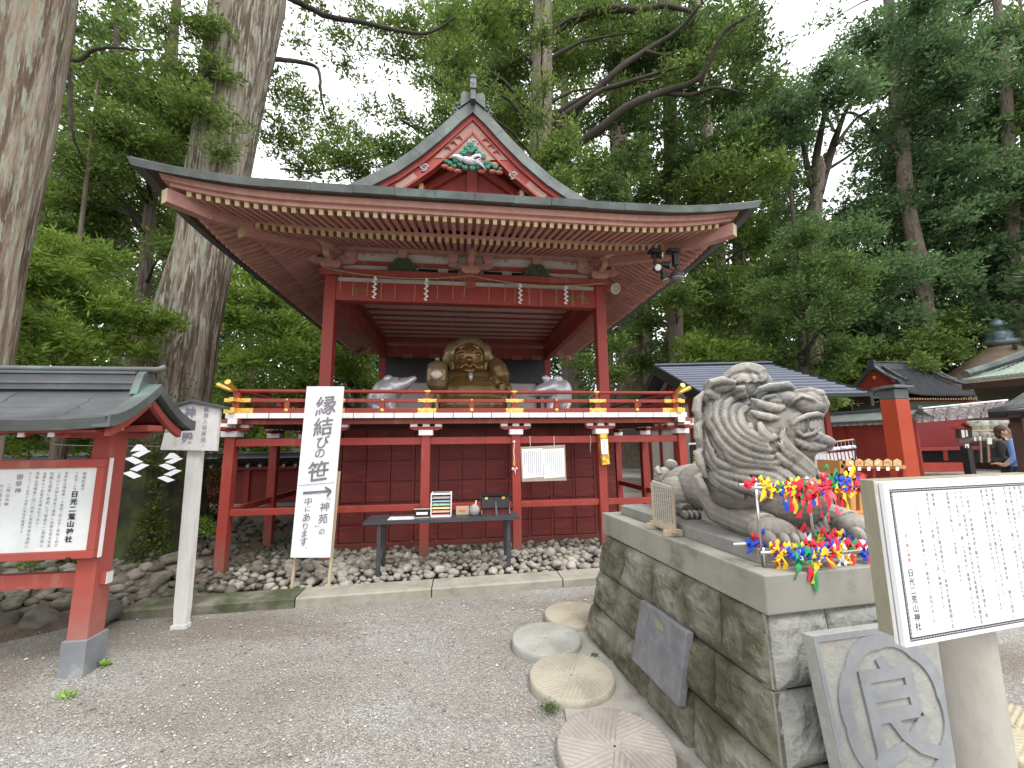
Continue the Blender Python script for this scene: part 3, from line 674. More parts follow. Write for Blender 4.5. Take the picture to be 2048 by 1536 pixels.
# front painted beam, white gap and centre strut
def beamrow(x0, x1, y, ax='x'):
    pass
P('gap_plaster', MB().bb(CX[0], CX[1], 6.13, 6.15, 3.93, 4.02), PLAS)
P('centre_post', MB().bb(XC-.07, XC+.07, 6.06, 6.13, 3.90, 4.02), REDW)
for y, m_ in ((6.14, RED), (10.29, REDW)): P('main_beam', MB().bb(CX[0]+CW/2, CX[1]-CW/2, y-.075, y+.065, 3.635, 3.935), m_, bevel=.012)
for x in CX: P('main_beam', MB().bb(x-.07, x+.07, 6.14+CW/2, 10.29-CW/2, 3.633, 3.933), REDW, bevel=.012)
PGR = mat('painted_arabesque', (.10, .17, .06), (.26, .05, .03), 9, .6, lo=.42, hi=.5)
for s in (1, -1):
    mb = MB()
    for k in range(14):
        x = XC+s*(1.30+.045*k); mb.ball((x, 6.066, 3.78+.055*math.sin(k*1.3)), (.055, .006, .03), 8, 5)
    P('painted_scrollwork', mb, PGR)
# ceiling: white boards and red battens
for i in range(14):
    x0 = CX[0]+.09+i*(CX[1]-CX[0]-.18)/14; P('ceiling_board', MB().bb(x0+.004, x0+(CX[1]-CX[0]-.18)/14-.004, 6.25, 10.2, 4.124, 4.14), PLAS)
for i in range(11): P('ceiling_batten', MB().bb(CX[0]+.08, CX[1]-.08, 6.42+i*.36, 6.50+i*.36, 4.10, 4.123), REDW)
P('attic_floor', MB().bb(CX[0]-.3, CX[1]+.3, 5.9, 10.5, 4.745, 4.78), SHADOWW)
# back wall
P('back_wall', MB().bb(CX[0]+.08, CX[1]-.08, 10.27, 10.31, 1.87, 3.25), PLAS)
P('transom', MB().bb(CX[0]+.08, CX[1]-.08, 10.22, 10.27, 3.30, 3.64), BLACK)
P('back_tie', MB().bb(CX[0]+.08, CX[1]-.08, 10.2, 10.3, 3.0, 3.30), BLACK)
for x in (CX[0]+.25, CX[1]-.25): P('wall_stud', MB().bb(x-.05, x+.05, 10.2, 10.26, 1.87, 3.0), SHADOWW)
for x in (XC-1.6, XC-.9, XC-.3, XC+.5, XC+1.2, XC+1.7):
    for k in range(5): P('lattice_bar', MB().bb(x+k*.05-.012, x+k*.05+.012, 10.15, 10.19, 3.60, 3.72), PINK)
# floor planks with white ends
GX0, GX1, GYF = XC-2.923, XC+2.935, 5.15
npl = 24; pw = (GX1-GX0)/npl
for i in range(npl):
    x0 = GX0+i*pw; j = rr.uniform(-.004, .004)
    P('floor_plank', MB().bb(x0+.003, x0+pw-.003, GYF+.02+j, 11.4, 1.806+j*.3, 1.866), DRED)
    P('plank_end', MB().bb(x0+.004, x0+pw-.004, GYF+j, GYF+.02+j, 1.804, 1.868), WHT, bevel=.003)
for y, z0, z1 in ((5.30, 1.735, 1.80), (11.2, 1.735, 1.80)): P('edge_beam', MB().bb(GX0-.12, GX1+.14, y-.05, y+.05, z0, z1), REDW, bevel=.006)
for x in (GX0+.12, GX1-.12): P('edge_beam', MB().bb(x-.05, x+.05, 5.1, 11.3, 1.737, 1.799), REDW, bevel=.006)
for q_ in ((GX1+.14, GX1+.15, 5.25, 5.35, 1.735, 1.80), (GX0-.13, GX0-.12, 5.25, 5.35, 1.735, 1.8), (GX0+.07, GX0+.17, 5.085, 5.1, 1.735, 1.8), (GX1-.17, GX1-.07, 5.085, 5.1, 1.735, 1.8)): P('beam_end_cap', MB().bb(*q_), WHT)
for i in range(9): P('floor_joist', MB().bb(GX0+.1, GX1-.1, 5.9+i*.62, 5.98+i*.62, 1.70, 1.80), SHADOWW)
# gallery posts with white blocks
def gpost(x, y, front=True, corner=0):
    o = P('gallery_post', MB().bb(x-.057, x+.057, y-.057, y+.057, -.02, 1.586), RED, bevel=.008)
    def sub(name, mb, m_, **k):
        q = mb.build(name, m_, hall, **k); q.parent = o
    sub('cap_block', MB().bb(x-.09, x+.09, y-.09, y+.09, 1.586, 1.657), WHT, bevel=.008)
    arm = [(-.21, .0), (-.205, -.03), (-.15, -.052), (.15, -.052), (.205, -.03), (.21, 0)]
    dirs = [('x', 1)] if front and not corner else [('y', 1)]
    if corner: dirs = [('x', 1), ('y', 1)]
    for d, _ in dirs:
        if d == 'x': sub('arm', MB().prism([(x+a, y-.035, 1.706+b) for a, b in arm], (0, .07, 0)), RED); offs = [(-.155, 0), (0, 0), (.155, 0)]
        else: sub('arm', MB().prism([(x-.034, y+a, 1.705+b) for a, b in arm], (.068, 0, 0)), RED); offs = [(0, -.155), (0, .155)]+([(0, 0)] if not corner else [])
        for a, b in offs: sub('small_block', MB().bb(x+a-.045, x+a+.045, y+b-.05, y+b+.05, 1.697, 1.745), WHT, bevel=.004)
b_ = 1.169
for k in (-1.5, -.5, .5, 1.5): gpost(XC+k*b_, 5.333)
gxl, gxr = XC-2.917, XC+2.917
for x in (gxl, gxr):
    gpost(x, 5.333, corner=1)
    for y in (6.50, 7.67, 8.84, 10.0, 11.1): gpost(x, y, front=False)
for z0, z1 in ((1.470, 1.563), (.650, .730)):
    P('tie_beam', MB().bb(gxl+.05, gxr-.05, 5.308, 5.358, z0, z1), RED, bevel=.006)
    for x in (gxl, gxr): P('tie_beam', MB().bb(x-.025, x+.025, 5.38, 11.1, z0, z1), RED, bevel=.006)
# understage wall of panels and battens
wx0, wx1, wy = CX[0]-.06, CX[1]+.12, 6.06
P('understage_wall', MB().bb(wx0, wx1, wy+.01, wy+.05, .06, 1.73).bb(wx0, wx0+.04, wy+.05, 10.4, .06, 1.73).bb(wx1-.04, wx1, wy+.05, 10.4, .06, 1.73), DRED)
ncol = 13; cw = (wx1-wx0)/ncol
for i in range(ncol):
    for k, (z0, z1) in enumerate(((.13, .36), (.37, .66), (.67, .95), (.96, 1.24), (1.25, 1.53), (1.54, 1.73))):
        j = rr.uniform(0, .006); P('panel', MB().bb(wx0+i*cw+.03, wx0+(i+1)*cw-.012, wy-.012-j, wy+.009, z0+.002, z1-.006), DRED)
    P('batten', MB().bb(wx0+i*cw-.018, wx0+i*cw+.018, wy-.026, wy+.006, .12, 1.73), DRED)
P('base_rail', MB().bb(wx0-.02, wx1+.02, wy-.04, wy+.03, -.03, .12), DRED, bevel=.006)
for i in range(8): P('foundation_stone', MB().bb(wx0+.1+i*.55, wx0+.33+i*.55, 6.0, 6.2, -.2, -.032), STONEC, bevel=.02)
# railing
rail = thing('unused', None, None); bpy.data.objects.remove(rail)
RY = 5.25; rx0, rx1 = -2.72, 2.951
def railing_run(p0, p1, ext0, ext1):
    d = (Vector(p1)-Vector(p0)).normalized(); a, b = Vector(p0), Vector(p1)
    def q(v, z): return (v.x, v.y, z)
    e0, e1 = a-d*ext0, b+d*ext1
    # top rail, round, rising at the crossing ends
    pts = [q(a, 2.147), q(b, 2.147)]
    P('top_rail', MB().tube([q(a-d*.06, 2.152)]+pts+[q(b+d*.06, 2.152)], .0235, 12), RED, smooth=True)
    for v, s, ex_ in ((a, -1, ext0), (b, 1, ext1)):
        if ex_: P('gilt_rail_end', MB().tube([q(v+d*s*.04, 2.15), q(v+d*s*.10, 2.162), q(v+d*s*(ex_), 2.205), q(v+d*s*(ex_+.04), 2.225)], [.0245, .027, .031, .034], 12), GOLD, smooth=False)
    P('middle_rail', MB().bar(q(a-d*.02, 2.03), q(b+d*.02, 2.03), .045, .044), RED, bevel=.004)
    P('bottom_rail', MB().bar(q(a-d*.02, 1.900), q(b+d*.02, 1.900), .065, .062), RED, bevel=.004)
    for v, s, ex_ in ((a, -1, ext0), (b, 1, ext1)):
        if ex_:
            P('gilt_rail_end', MB().bar(q(v-d*s*.16, 2.03), q(v+d*s*(ex_-.06), 2.03), .051, .05), GOLD, bevel=.004)
            P('gilt_rail_end', MB().bar(q(v-d*s*.20, 1.900), q(v+d*s*(ex_-.07), 1.900), .071, .068), GOLD, bevel=.004)
railing_run((rx0, RY, 0), (rx1, RY, 0), .2, .2)
for x in (rx0, rx1): railing_run((x, RY, 0), (x, 11.2, 0), .2, 0)
def fitting(x, y, z, w, h, ax='x'):
    """gilt plate with lobed ends"""
    mb = MB(); n = 14; pts = []
    hw = w/2
    prof = [(-hw, 0), (-hw-.012, h*.28), (-hw+.01, h*.48), (-hw+.035, h*.36), (-hw*.5, h*.42), (-hw*.3, h*.5), (0, h*.44), (hw*.3, h*.5), (hw*.5, h*.42), (hw-.035, h*.36), (hw-.01, h*.48), (hw+.012, h*.28), (hw, 0)]
    prof = prof+[(a, -b) for a, b in prof[-2:0:-1]]
    if ax == 'x': mb.prism([(x+a, y, z+b) for a, b in prof], (0, -.008, 0)); mb.ball((x-hw+.015, y-.008, z), (.016, .008, .016), 8, 5).ball((x+hw-.015, y-.008, z), (.016, .008, .016), 8, 5).ball((x, y-.008, z), (.026, .008, .012), 8, 5)
    P('gilt_plate', mb, GOLD)
rp = [-1.563, -.44, .69, 1.823]
for x in rp:
    P('railing_post', MB().bb(x-.034, x+.034, RY-.034, RY+.034, 1.866, 2.052).bb(x-.022, x+.022, RY-.022, RY+.022, 2.052, 2.128), RED, bevel=.004)
    fitting(x, RY-.037, 1.900, .22, .072); fitting(x, RY-.036, 2.03, .22, .05)
    P('gilt_saddle', MB().tube([(x-.10, RY-.004, 2.155), (x, RY-.004, 2.148), (x+.10, RY-.004, 2.155)], [.004, .0275, .004], 12), GOLD)
for x in (-2.14, -1.0, .128, 1.257, 2.385):
    P('short_post', MB().bb(x-.028, x+.028, RY-.028, RY+.028, 1.93, 2.01), RED)
    for z, r in ((1.905, .023), (2.035, .015)):
        P('gilt_rosette', MB().lathe((x, RY-.034, z), [(r, 0), (r, .006), (r*.6, .009), (r*.3, .014)], 14, 0, R=Matrix.Rotation(rad(90), 3, 'X')), GOLD)
for x in (rx0, rx1):
    P('corner_post', MB().bb(x-.037, x+.037, RY-.037, RY+.037, 1.866, 2.128), RED, bevel=.004)
    P('gilt_corner_block', MB().bb(x-.05, x+.05, RY-.05, RY+.05, 1.868, 1.934), GOLD, bevel=.004)
    P('gilt_corner_block', MB().bb(x-.046, x+.046, RY-.046, RY+.046, 2.005, 2.056), GOLD, bevel=.004)
    for y in (6.4, 7.55, 8.7, 9.85): P('railing_post', MB().bb(x-.034, x+.034, y-.034, y+.034, 1.866, 2.128), RED)
for x, s in ((rx0, -1), (rx1, 1)): P('footing_stone', MB().bb(gxl-.1, gxl+.1, 5.23, 5.43, -.1, .0), STONEC, bevel=.02) if s < 0 else None
for k in (-1.5, -.5, .5, 1.5): P('footing_stone', MB().bb(XC+k*b_-.11, XC+k*b_+.11, 5.22, 5.44, -.12, .02), STONEC, bevel=.015)
# ---------------------------------------------------------------- things around the stage
# millstones
def mill_mat(n, a, b): return mat(n, a, b, 5, .9, .5, 70, c3=tuple(k*.55 for k in a), scale3=3, lo3=.56, hi3=.72, bdist=.004)
MS = [((.955, 3.53), .25, mill_mat('sand_millstone', (.37, .335, .255), (.29, .265, .205)), 1, 'yellow sandy millstone farthest back, half tucked behind the stone pedestal'),
      ((.635, 3.15), .256, mill_mat('grey_millstone', (.34, .34, .31), (.26, .26, .235)), 2, 'pale grey millstone with fine worn grooves, farthest to the left of the row'),
      ((.690, 2.66), .262, mill_mat('cream_millstone', (.37, .34, .27), (.29, .27, .215)), 3, 'cream millstone with coarse deep grooves, between the grey one and the pinkish one'),
      ((.735, 2.06), .275, mill_mat('pink_millstone', (.33, .30, .27), (.25, .225, .20)), 4, 'large pinkish millstone nearest the camera at the foot of the pedestal')]
p_ = bz(2060, 1495); MS.append(((p_.x, p_.y), .30, mill_mat('yellow_millstone', (.42, .38, .27), (.33, .30, .22)), 5, 'yellowish grooved millstone behind the log post of the white sign'))
for (cx, cy), R_, m_, sd_, lab in MS:
    NR, NT = 46, 210; V = []; ph = sd_*.7; ns = 8
    dep = .006 if sd_ in (2, 1) else .010
    prof = [(R_, -.02), (R_+.002, .03), (R_-.002, .056)]
    rows = [[(r*(1+.008*noise.noise(Vector((math.cos(2*math.pi*k/NT)*3, math.sin(2*math.pi*k/NT)*3, sd_*5)))), z, k) for k in range(NT)] for r, z in prof]
    for i in range(NR):
        r = (R_-.008)*(1-i/NR*.999); row = []
        for k in range(NT):
            a = 2*math.pi*k/NT; sct = (a+ph)/(2*math.pi/ns); s0 = math.floor(sct); loc = (sct-s0)
            ca = (s0)*2*math.pi/ns-ph; x, y = r*math.cos(a), r*math.sin(a)
            dperp = -x*math.sin(ca)+y*math.cos(ca)          # distance from the sector's leading edge: parallel furrows
            g = abs(((dperp/.0255)+.5) % 1-.5)*2
            z = .063-dep*max(0, 1-g*2.3)**.7 if r > .035 else .057
            z += .002*noise.noise(Vector((x*30, y*30, sd_)))-.001
            row.append((r, z, k))
        rows.append(row)
    V = [(r*math.cos(2*math.pi*k/NT), r*math.sin(2*math.pi*k/NT), z) for row in rows for r, z, k in row]
    F = [(i*NT+k, i*NT+(k+1) % NT, (i+1)*NT+(k+1) % NT, (i+1)*NT+k) for i in range(len(rows)-1) for k in range(NT)]
    o = bpy.data.objects.new('millstone', npmesh('millstone', V, F, m_, True)); COL.objects.link(o); o.location = (cx, cy, 0.0)
    tag(o, lab, 'millstone', 'old millstones set in the ground round the pedestal')
MOSS = mat('moss', (.05, .10, .02), (.10, .17, .04), 20, .95, 1, 60)
def mossclump(x, y, z, r, lab):
    V = []; F = []; n = 260; rr_ = np.random.default_rng(int(x*1000) % 997)
    P0 = rr_.normal(0, r*.45, (n, 3)); P0[:, 2] = np.abs(P0[:, 2])*.5
    D = rr_.normal(0, 1, (n, 3)); D[:, 2] = np.abs(D[:, 2])+.3; D /= np.linalg.norm(D, axis=1)[:, None]; S = np.cross(D, rr_.normal(0, 1, (n, 3))); S /= np.linalg.norm(S, axis=1)[:, None]
    L_ = .012
    Q = np.stack([P0, P0+D*L_*.5+S*L_*.3, P0+D*L_, P0+D*L_*.5-S*L_*.3], 1).reshape(-1, 3)
    o = bpy.data.objects.new('moss_clump', npmesh('moss_clump', Q, np.arange(4*n).reshape(-1, 4), MOSS)); COL.objects.link(o); o.location = (x, y, z); o['kind'] = 'stuff'
for x, y, r in ((.60, 2.90, .05), (.50, 2.43, .06), (.93, 2.93, .03), (.72, 3.38, .03)): mossclump(x, y, .01, r, '')
# ---- white banner sign on stakes in front of the stage
def onboard(O, ux, uy): return (Vector(O), Vector(ux).normalized(), Vector(uy).normalized())
VINYL = mat('white_vinyl', (.72, .74, .78), (.66, .68, .73), 3, .35, .9, 9, stretch=(3, 3, .6), bdist=.01)
WOODP = mat('pale_timber', (.52, .42, .29), (.42, .33, .22), 6, .75, .2, 40, stretch=(1, 1, .2))
TL, TR, BL, BR = by(614, 773, 4.58), by(688, 773, 4.58), by(581, 1115, 4.46), by(660, 1115, 4.46)
bn = thing('banner_sign', 'tall narrow white banner sign with big brush lettering and an arrow on two stakes', 'sign', (BL.x, BL.y, 0))
nrm = (TR-TL).cross(BL-TL).normalized(); nrm = nrm if nrm.y < 0 else -nrm
MB().prism([TL, TR, BR, BL], -nrm*.022).build('backing_frame', WHT, bn, bevel=.003)
rows = []
for i in range(41):
    t = i/40; a = TL.lerp(BL, t); b = TR.lerp(BR, t)
    rows.append([a.lerp(b, j/14)+nrm*(.004+.0035*noise.noise(Vector((j*.9+t*3, t*4, 0)))*(1 if 0 < j < 14 and 0 < i < 40 else 0)+.002*math.sin(j*2.1+i*.25)*math.sin(math.pi*j/14)) for j in range(15)])
MB().sheet(rows).build('vinyl_sheet', VINYL, bn, smooth=True)
ux = (TR-TL).normalized(); uy = (TL-BL).normalized(); O = BL+nrm*.012
def bchar(mb, ch, px, py, hpx, bold=.012, sx=1, sh=.12, mi=0):
    c = bp(px, py, O, nrm)-O; s = hpx*.0053
    vs_, fs_ = text_geo(ch, s, 1, bold=bold*s*.5)
    if not vs_: return
    cx_ = (min(v.x for v in vs_)+max(v.x for v in vs_))/2; cy_ = (min(v.y for v in vs_)+max(v.y for v in vs_))/2
    mb.add([O+ux*((v.x-cx_)*sx+c.dot(ux))+uy*(v.y-cy_+c.dot(uy)+sh*(v.x-cx_)) for v in vs_], fs_, mi)
SUMI = mat('brushed_ink', (.11, .10, .11), (.20, .18, .19), 6, .6)
mb = MB()
for ch, px, py, h in (('縁', 648, 811, 42), ('結', 643, 853, 39), ('び', 643, 884, 27), ('の', 637, 907, 22), ('笹', 634, 942, 42)): bchar(mb, ch, px, py, h, .022)
for ch, px, py, h in (('﹁', 654, 1000, 12), ('神', 648, 1014, 19), ('苑', 645, 1038, 19), ('﹂', 634, 1052, 12), ('の', 643, 1064, 13), ('中', 615, 1003, 16), ('に', 614, 1018, 13), ('あ', 612, 1035, 17), ('り', 610, 1053, 15), ('ま', 608, 1068, 14), ('す', 607, 1084, 17), ('。', 612, 1096, 9)): bchar(mb, ch, px, py, h, .010)
mb.build('lettering', SUMI, bn)
mb = MB()
def bseg(mb, a, b, w): 
    p, q = bp(*a, O, nrm), bp(*b, O, nrm); d = (q-p).normalized(); s = d.cross(nrm); mb.add([p-s*w/2, p+s*w/2, q+s*w/2, q-s*w/2], [(0, 1, 2, 3)])
bseg(mb, (597, 971), (669, 965), .006); mb.build('ruled_line', INKG, bn)
mb = MB(); bseg(mb, (606, 986), (660, 982), .024); bseg(mb, (650, 974), (662, 982), .022); bseg(mb, (662, 982), (654, 993), .02); mb.build('arrow', SUMI, bn)
for (x, y, t_) in ((BL.x+.012, 4.49, BL), (BR.x-.012, 4.49, BR)):
    MB().bar((x, 4.50, -.02), (x+.02, 4.60, 1.2), .025, .018).build('stake', WOODP, bn)
# ---- name board of the stage, on a white post
nb = thing('name_board', 'white pentagonal name board with a dark cap on a tall weathered white post', 'sign', (-2.30, 3.86, 0))
WWOOD = mat('weathered_white_wood', (.62, .61, .60), (.50, .49, .48), 7, .8, .3, 50, stretch=(1, 1, .3), c3=(.33, .31, .28), scale3=9, lo3=.56, hi3=.75)
pg = [by(320, 900, 3.83), by(432, 902, 3.83), by(440, 815, 3.83), by(384, 805, 3.83), by(342, 812, 3.83)]
MB().prism([(p.x, 3.83, p.z) for p in pg], (0, .035, 0)).build('board', WWOOD, nb, bevel=.003)
cp_ = [by(338, 812, 3.82), by(384, 799, 3.82), by(452, 813, 3.82), by(452, 819, 3.82), by(384, 805, 3.82), by(338, 818, 3.82)]
MB().prism([(p.x, 3.80, p.z) for p in cp_], (0, .09, 0)).build('cap_board', CHAR, nb, bevel=.003)
mb = MB(); rws = []
for z in [0, .06, .15, .25, .4, .8, 1.2, 1.47]:
    k = 1-.12*(z < .3)*noise.noise(Vector((z*20, 1, 2)))-.1*(z < .1); x = -2.295-.02*z/1.4
    rws.append([(x-.055*k, 3.86, z), (x+.05*k, 3.86, z), (x+.055*k, 3.91, z), (x-.05*k, 3.92, z), (x-.055*k, 3.86, z)])
mb.sheet(rws); mb.build('post', mat('weathered_post', (.60, .60, .58), (.48, .48, .46), 6, .8, .3, 50, stretch=(1, 1, .25), c3=(.42, .35, .22), scale3=5, lo3=.52, hi3=.66), nb)
MB().bb(-2.36, -2.24, 3.855, 3.92, -.02, .03).build('post_foot', WWOOD, nb)
mb = MB()
def ncol(mb, txt, px, py0, py1, m_=0, bold=0):
    n = len(txt)
    a, b = by(px, py0, 3.824), by(px-6 if n > 2 else px, py1, 3.824); s = (a.z-b.z)/n
    for i, ch in enumerate(txt):
        vs_, fs_ = text_geo(ch, s*.86, 1, bold=bold*s)
        if not vs_: continue
        cx_ = s*.43; x = a.x+(b.x-a.x)*0; zc = a.z-s*(i+.5)
        cy_ = (min(v.y for v in vs_)+max(v.y for v in vs_))/2; cx_ = (min(v.x for v in vs_)+max(v.x for v in vs_))/2
        mb.add([(x+v.x-cx_, 3.824, zc+v.y-cy_) for v in vs_], fs_, m_)
ncol(mb, '神楽殿', 381, 812, 888, bold=.02); ncol(mb, '重層入母屋造。', 413, 813, 897)
mb.build('lettering', INKG, nb)
# ---- roofed notice board on the left
lb = thing('roofed_notice_board', 'red framed notice board with white text panel under a small curved copper roof', 'notice board', (-2.53, 3.28, 0))
BX0 = -4.35
for x in (-2.53, -4.15):
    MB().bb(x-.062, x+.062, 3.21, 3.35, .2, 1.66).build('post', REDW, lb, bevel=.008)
    MB().bb(x-.075, x+.075, 3.195, 3.37, -.02, .225).build('post_shoe', mat('grey_shoe_metal', (.16, .17, .19), (.22, .23, .24), 4, .5, c3=(.35, .35, .34), scale3=5), lb, bevel=.006)
MB().bb(-4.15, -2.59, 3.25, 3.31, .545, .640).build('tie_beam', REDW, lb, bevel=.005); MB().bb(-2.47, -2.43, 3.255, 3.305, .555, .63).bb(-2.43, -2.425, 3.255, 3.305, .555, .63, 1).build('tie_end', [REDW, PLAS], lb)
fx0, fx1, fz0, fz1 = BX0, -2.453, .752, 1.410
for a in ((fx0, fx1, fz1-.058, fz1), (fx0, fx1, fz0, fz0+.05)): MB().bb(a[0], a[1], 3.155, 3.21, a[2], a[3]).build('frame_rail', REDW, lb, bevel=.004)
for a in ((fx1-.05, fx1), (fx0, fx0+.05)): MB().bb(a[0]+.001, a[1]-.001, 3.157, 3.209, fz0+.05, fz1-.058).build('frame_stile', REDW, lb, bevel=.004)
MB().bb(fx1, fx1+.008, 3.19, 3.215, fz0-.004, fz1+.004).build('frame_edge', WHT, lb)
MB().bb(fx0+.05, fx1-.05, 3.18, 3.205, fz0+.05, fz1-.058).build('text_panel', mat('white_panel_board', (.74, .76, .75), (.64, .67, .66), 3, .5, c3=(.55, .60, .60), scale3=2, lo3=.5, hi3=.7), lb)
MB().bb(-2.61, -2.585, 3.15, 3.17, .735, .765).build('clip', BLACK, lb)
def lcol(mb, txt, x, z0, z1, bold=0, n=None, mi=0):
    n = n or len(txt); s = (z0-z1)/n
    for i, ch in enumerate(txt):
        if ch == ' ': continue
        vs_, fs_ = text_geo(ch, s*.9, 1, bold=bold*s); 
        if not vs_: continue
        cy_ = s*.9*.35
        cx_ = (min(v.x for v in vs_)+max(v.x for v in vs_))/2
        mb.add([(x+v.x-cx_, 3.1765, z0-s*(i+.5)+v.y-cy_) for v in vs_], fs_, mi)
ix = fx1-.05; top = fz1-.058; mb = MB()
lcol(mb, '日光二荒山神社', ix-.128, top-.155, top-.50, .03)
mb.build('title_lettering', INK, lb); mb = MB()
lcol(mb, '関東総鎮守', ix-.085, top-.03, top-.16); lcol(mb, '下野国一之宮', ix-.132, top-.03, top-.155)
for k, t_ in enumerate(('当神社は関東第一の霊峰二荒山をご神体と仰ぎ', '二荒山の大神を崇めて直拝し社殿を営み以来', '社殿を造営し奉祀して以来千二百年余の', '由緒をもつ延喜式名神大社である。', '男体山頂標高二四八四米に奥宮中禅寺湖畔に', 'そしてこの山内の当地に本社が鎮座する。')):
    lcol(mb, t_, ix-.197-.0435*k, top-.025, top-.525 if k in (0, 1, 2, 4) else (top-.40 if k == 3 else top-.45))
lcol(mb, '御祭神', ix-.475, top-.035, top-.17); lcol(mb, '二荒山大神', ix-.53, top-.10, top-.25); lcol(mb, '大己貴命田心姫命味耜高彦根命', ix-.575, top-.10, top-.53); lcol(mb, '御神徳', ix-.62, top-.035, top-.18)
mb.build('lettering', INKG, lb)
# roof: curved gable along X
gx = -2.2; Fc, Pk, Bc = bx(207, 842, gx), bx(313, 778, gx), bx(388, 842, gx)
yf, yp, yb = 2.80, 3.20, 3.62; ze, zp = 1.655, 1.905
def rprof(s): # s -1 front eave .. 0 peak .. 1 back eave
    y = yp+(yf-yp)*-s if s < 0 else yp+(yb-yp)*s
    return y, ze+(zp-ze)*(1-abs(s))**1.55
S_ = [i/10 for i in range(-10, 11)]
def xrise(x): return .02*max(0, (x+2.6)/.4)**2
rows = []
for x in (-4.45, -3.6, -3.0, -2.7, -2.5, -2.35, gx): rows.append([(x, rprof(s)[0], rprof(s)[1]+xrise(x)) for s in S_])
MB().sheet(rows).build('roof_deck', COPD, lb)
# horizontal copper courses on the front slope, each a raised strip
for k in range(5):
    s0, s1 = -1+.18*k, -1+.18*(k+1)+.01
    for x0, x1 in ((-4.45, -3.75), (-3.744, -3.05), (-3.044, -2.55), (-2.546, gx+.01)):
        rw = []
        for s, dz in ((s0, .012), (s1, .003)):
            y, z = rprof(s); rw.append([(x, y, z+dz+xrise(x)) for x in np.linspace(x0, x1, 6)])
        y, z = rprof(s0); rw.insert(0, [(x, y-.001, z+xrise(x)) for x in np.linspace(x0, x1, 6)])
        MB().sheet(rw).build('copper_course', COPD, lb)
# eave edge and verge (thick copper rims)
for s_, yy in ((-1, yf), (1, yb)):
    mb = MB(); xs_ = np.linspace(-4.45, gx, 12); d = -.012 if s_ < 0 else .012
    mb.sheet([[(x, yy-d, ze+.012+xrise(x)) for x in xs_], [(x, yy+d, ze+.006+xrise(x)) for x in xs_], [(x, yy-d*.6, ze-.06+xrise(x)) for x in xs_], [(x, yy-d*5, ze-.055+xrise(x)) for x in xs_]]); mb.build('eave_rim', COPPER, lb)
mb = MB()
for a, b in zip(S_[:-1], S_[1:]):
    (y0, z0), (y1, z1) = rprof(a), rprof(b); e = xrise(gx)
    mb.prism([(gx+.02, y0, z0+.016+e), (gx+.02, y1, z1+.016+e), (gx+.02, y1, z1-.058+e), (gx+.02, y0, z0-.058+e)], (-.10, 0, 0))
mb.build('verge_rim', COPPER, lb)
mb = MB()
for a, b in zip(S_[2:-3], S_[3:-2]):
    (y0, z0), (y1, z1) = rprof(a), rprof(b)
    mb.prism([(gx-.03, y0, z0-.06), (gx-.03, y1, z1-.06), (gx-.03, y1, z1-.115), (gx-.03, y0, z0-.115)], (-.035, 0, 0))
mb.build('verge_board', REDW, lb)
mb = MB(); rws = [[(x, rprof(s)[0], rprof(s)[1]-.062) for s in S_[1:-1]] for x in (-4.4, gx-.05)]; mb.sheet(rws).build('roof_boarding', DRED, lb)
MB().bb(-4.4, gx-.05, yp-.03, yp+.03, zp-.13, zp-.075).bb(gx-.05, gx-.042, yp-.028, yp+.028, zp-.128, zp-.077, 1).build('ridge_purlin', [REDW, PLAS], lb)
for y in (3.0, 3.44): MB().bb(-4.4, gx-.07, y-.025, y+.025, 1.60, 1.65).bb(gx-.07, gx-.062, y-.023, y+.023, 1.602, 1.648, 1).build('purlin', [REDW, PLAS], lb)
MB().bb(-4.4, gx-.1, 2.86, 2.90, 1.585, 1.64).build('eave_board', REDW, lb)
MB().bb(-2.56, -2.50, 2.93, 3.62, 1.555, 1.60).build('bracket_arm', REDW, lb, bevel=.006)
for x in np.arange(-4.2, -2.4, .165): MB().bar((x, 2.87, 1.575), (x, 3.2, 1.70), .036, .036, 0).bb(x-.017, x+.017, 2.862, 2.872, 1.558, 1.592, 1).build('rafter', [REDW, PLAS], lb)
MB().bb(-2.80, -2.24, 3.21, 3.35, 1.60, 1.645).build('cross_arm', REDW, lb, bevel=.01)
# ridge
MB().bb(-4.45, gx-.13, yp-.045, yp+.045, zp-.01, zp+.10).bb(-4.45, gx-.12, yp-.065, yp+.065, zp+.10, zp+.118).bb(-4.45, gx-.13, yp-.06, yp+.06, zp+.03, zp+.045).build('ridge', COPD, lb, bevel=.003)
MB().tube([(-4.45, yp, zp+.14), (gx-.02, yp, zp+.142), (gx+.03, yp, zp+.162)], .022, 10).build('ridge_roll', COPPER, lb, smooth=True)
MB().prism([(gx-.12, yp-.10, zp-.05), (gx-.12, yp-.055, zp+.10), (gx-.12, yp-.03, zp+.125), (gx-.12, yp+.03, zp+.125), (gx-.12, yp+.055, zp+.10), (gx-.12, yp+.10, zp-.05)], (.05, 0, 0)).build('ridge_end', COPPER, lb, bevel=.005)
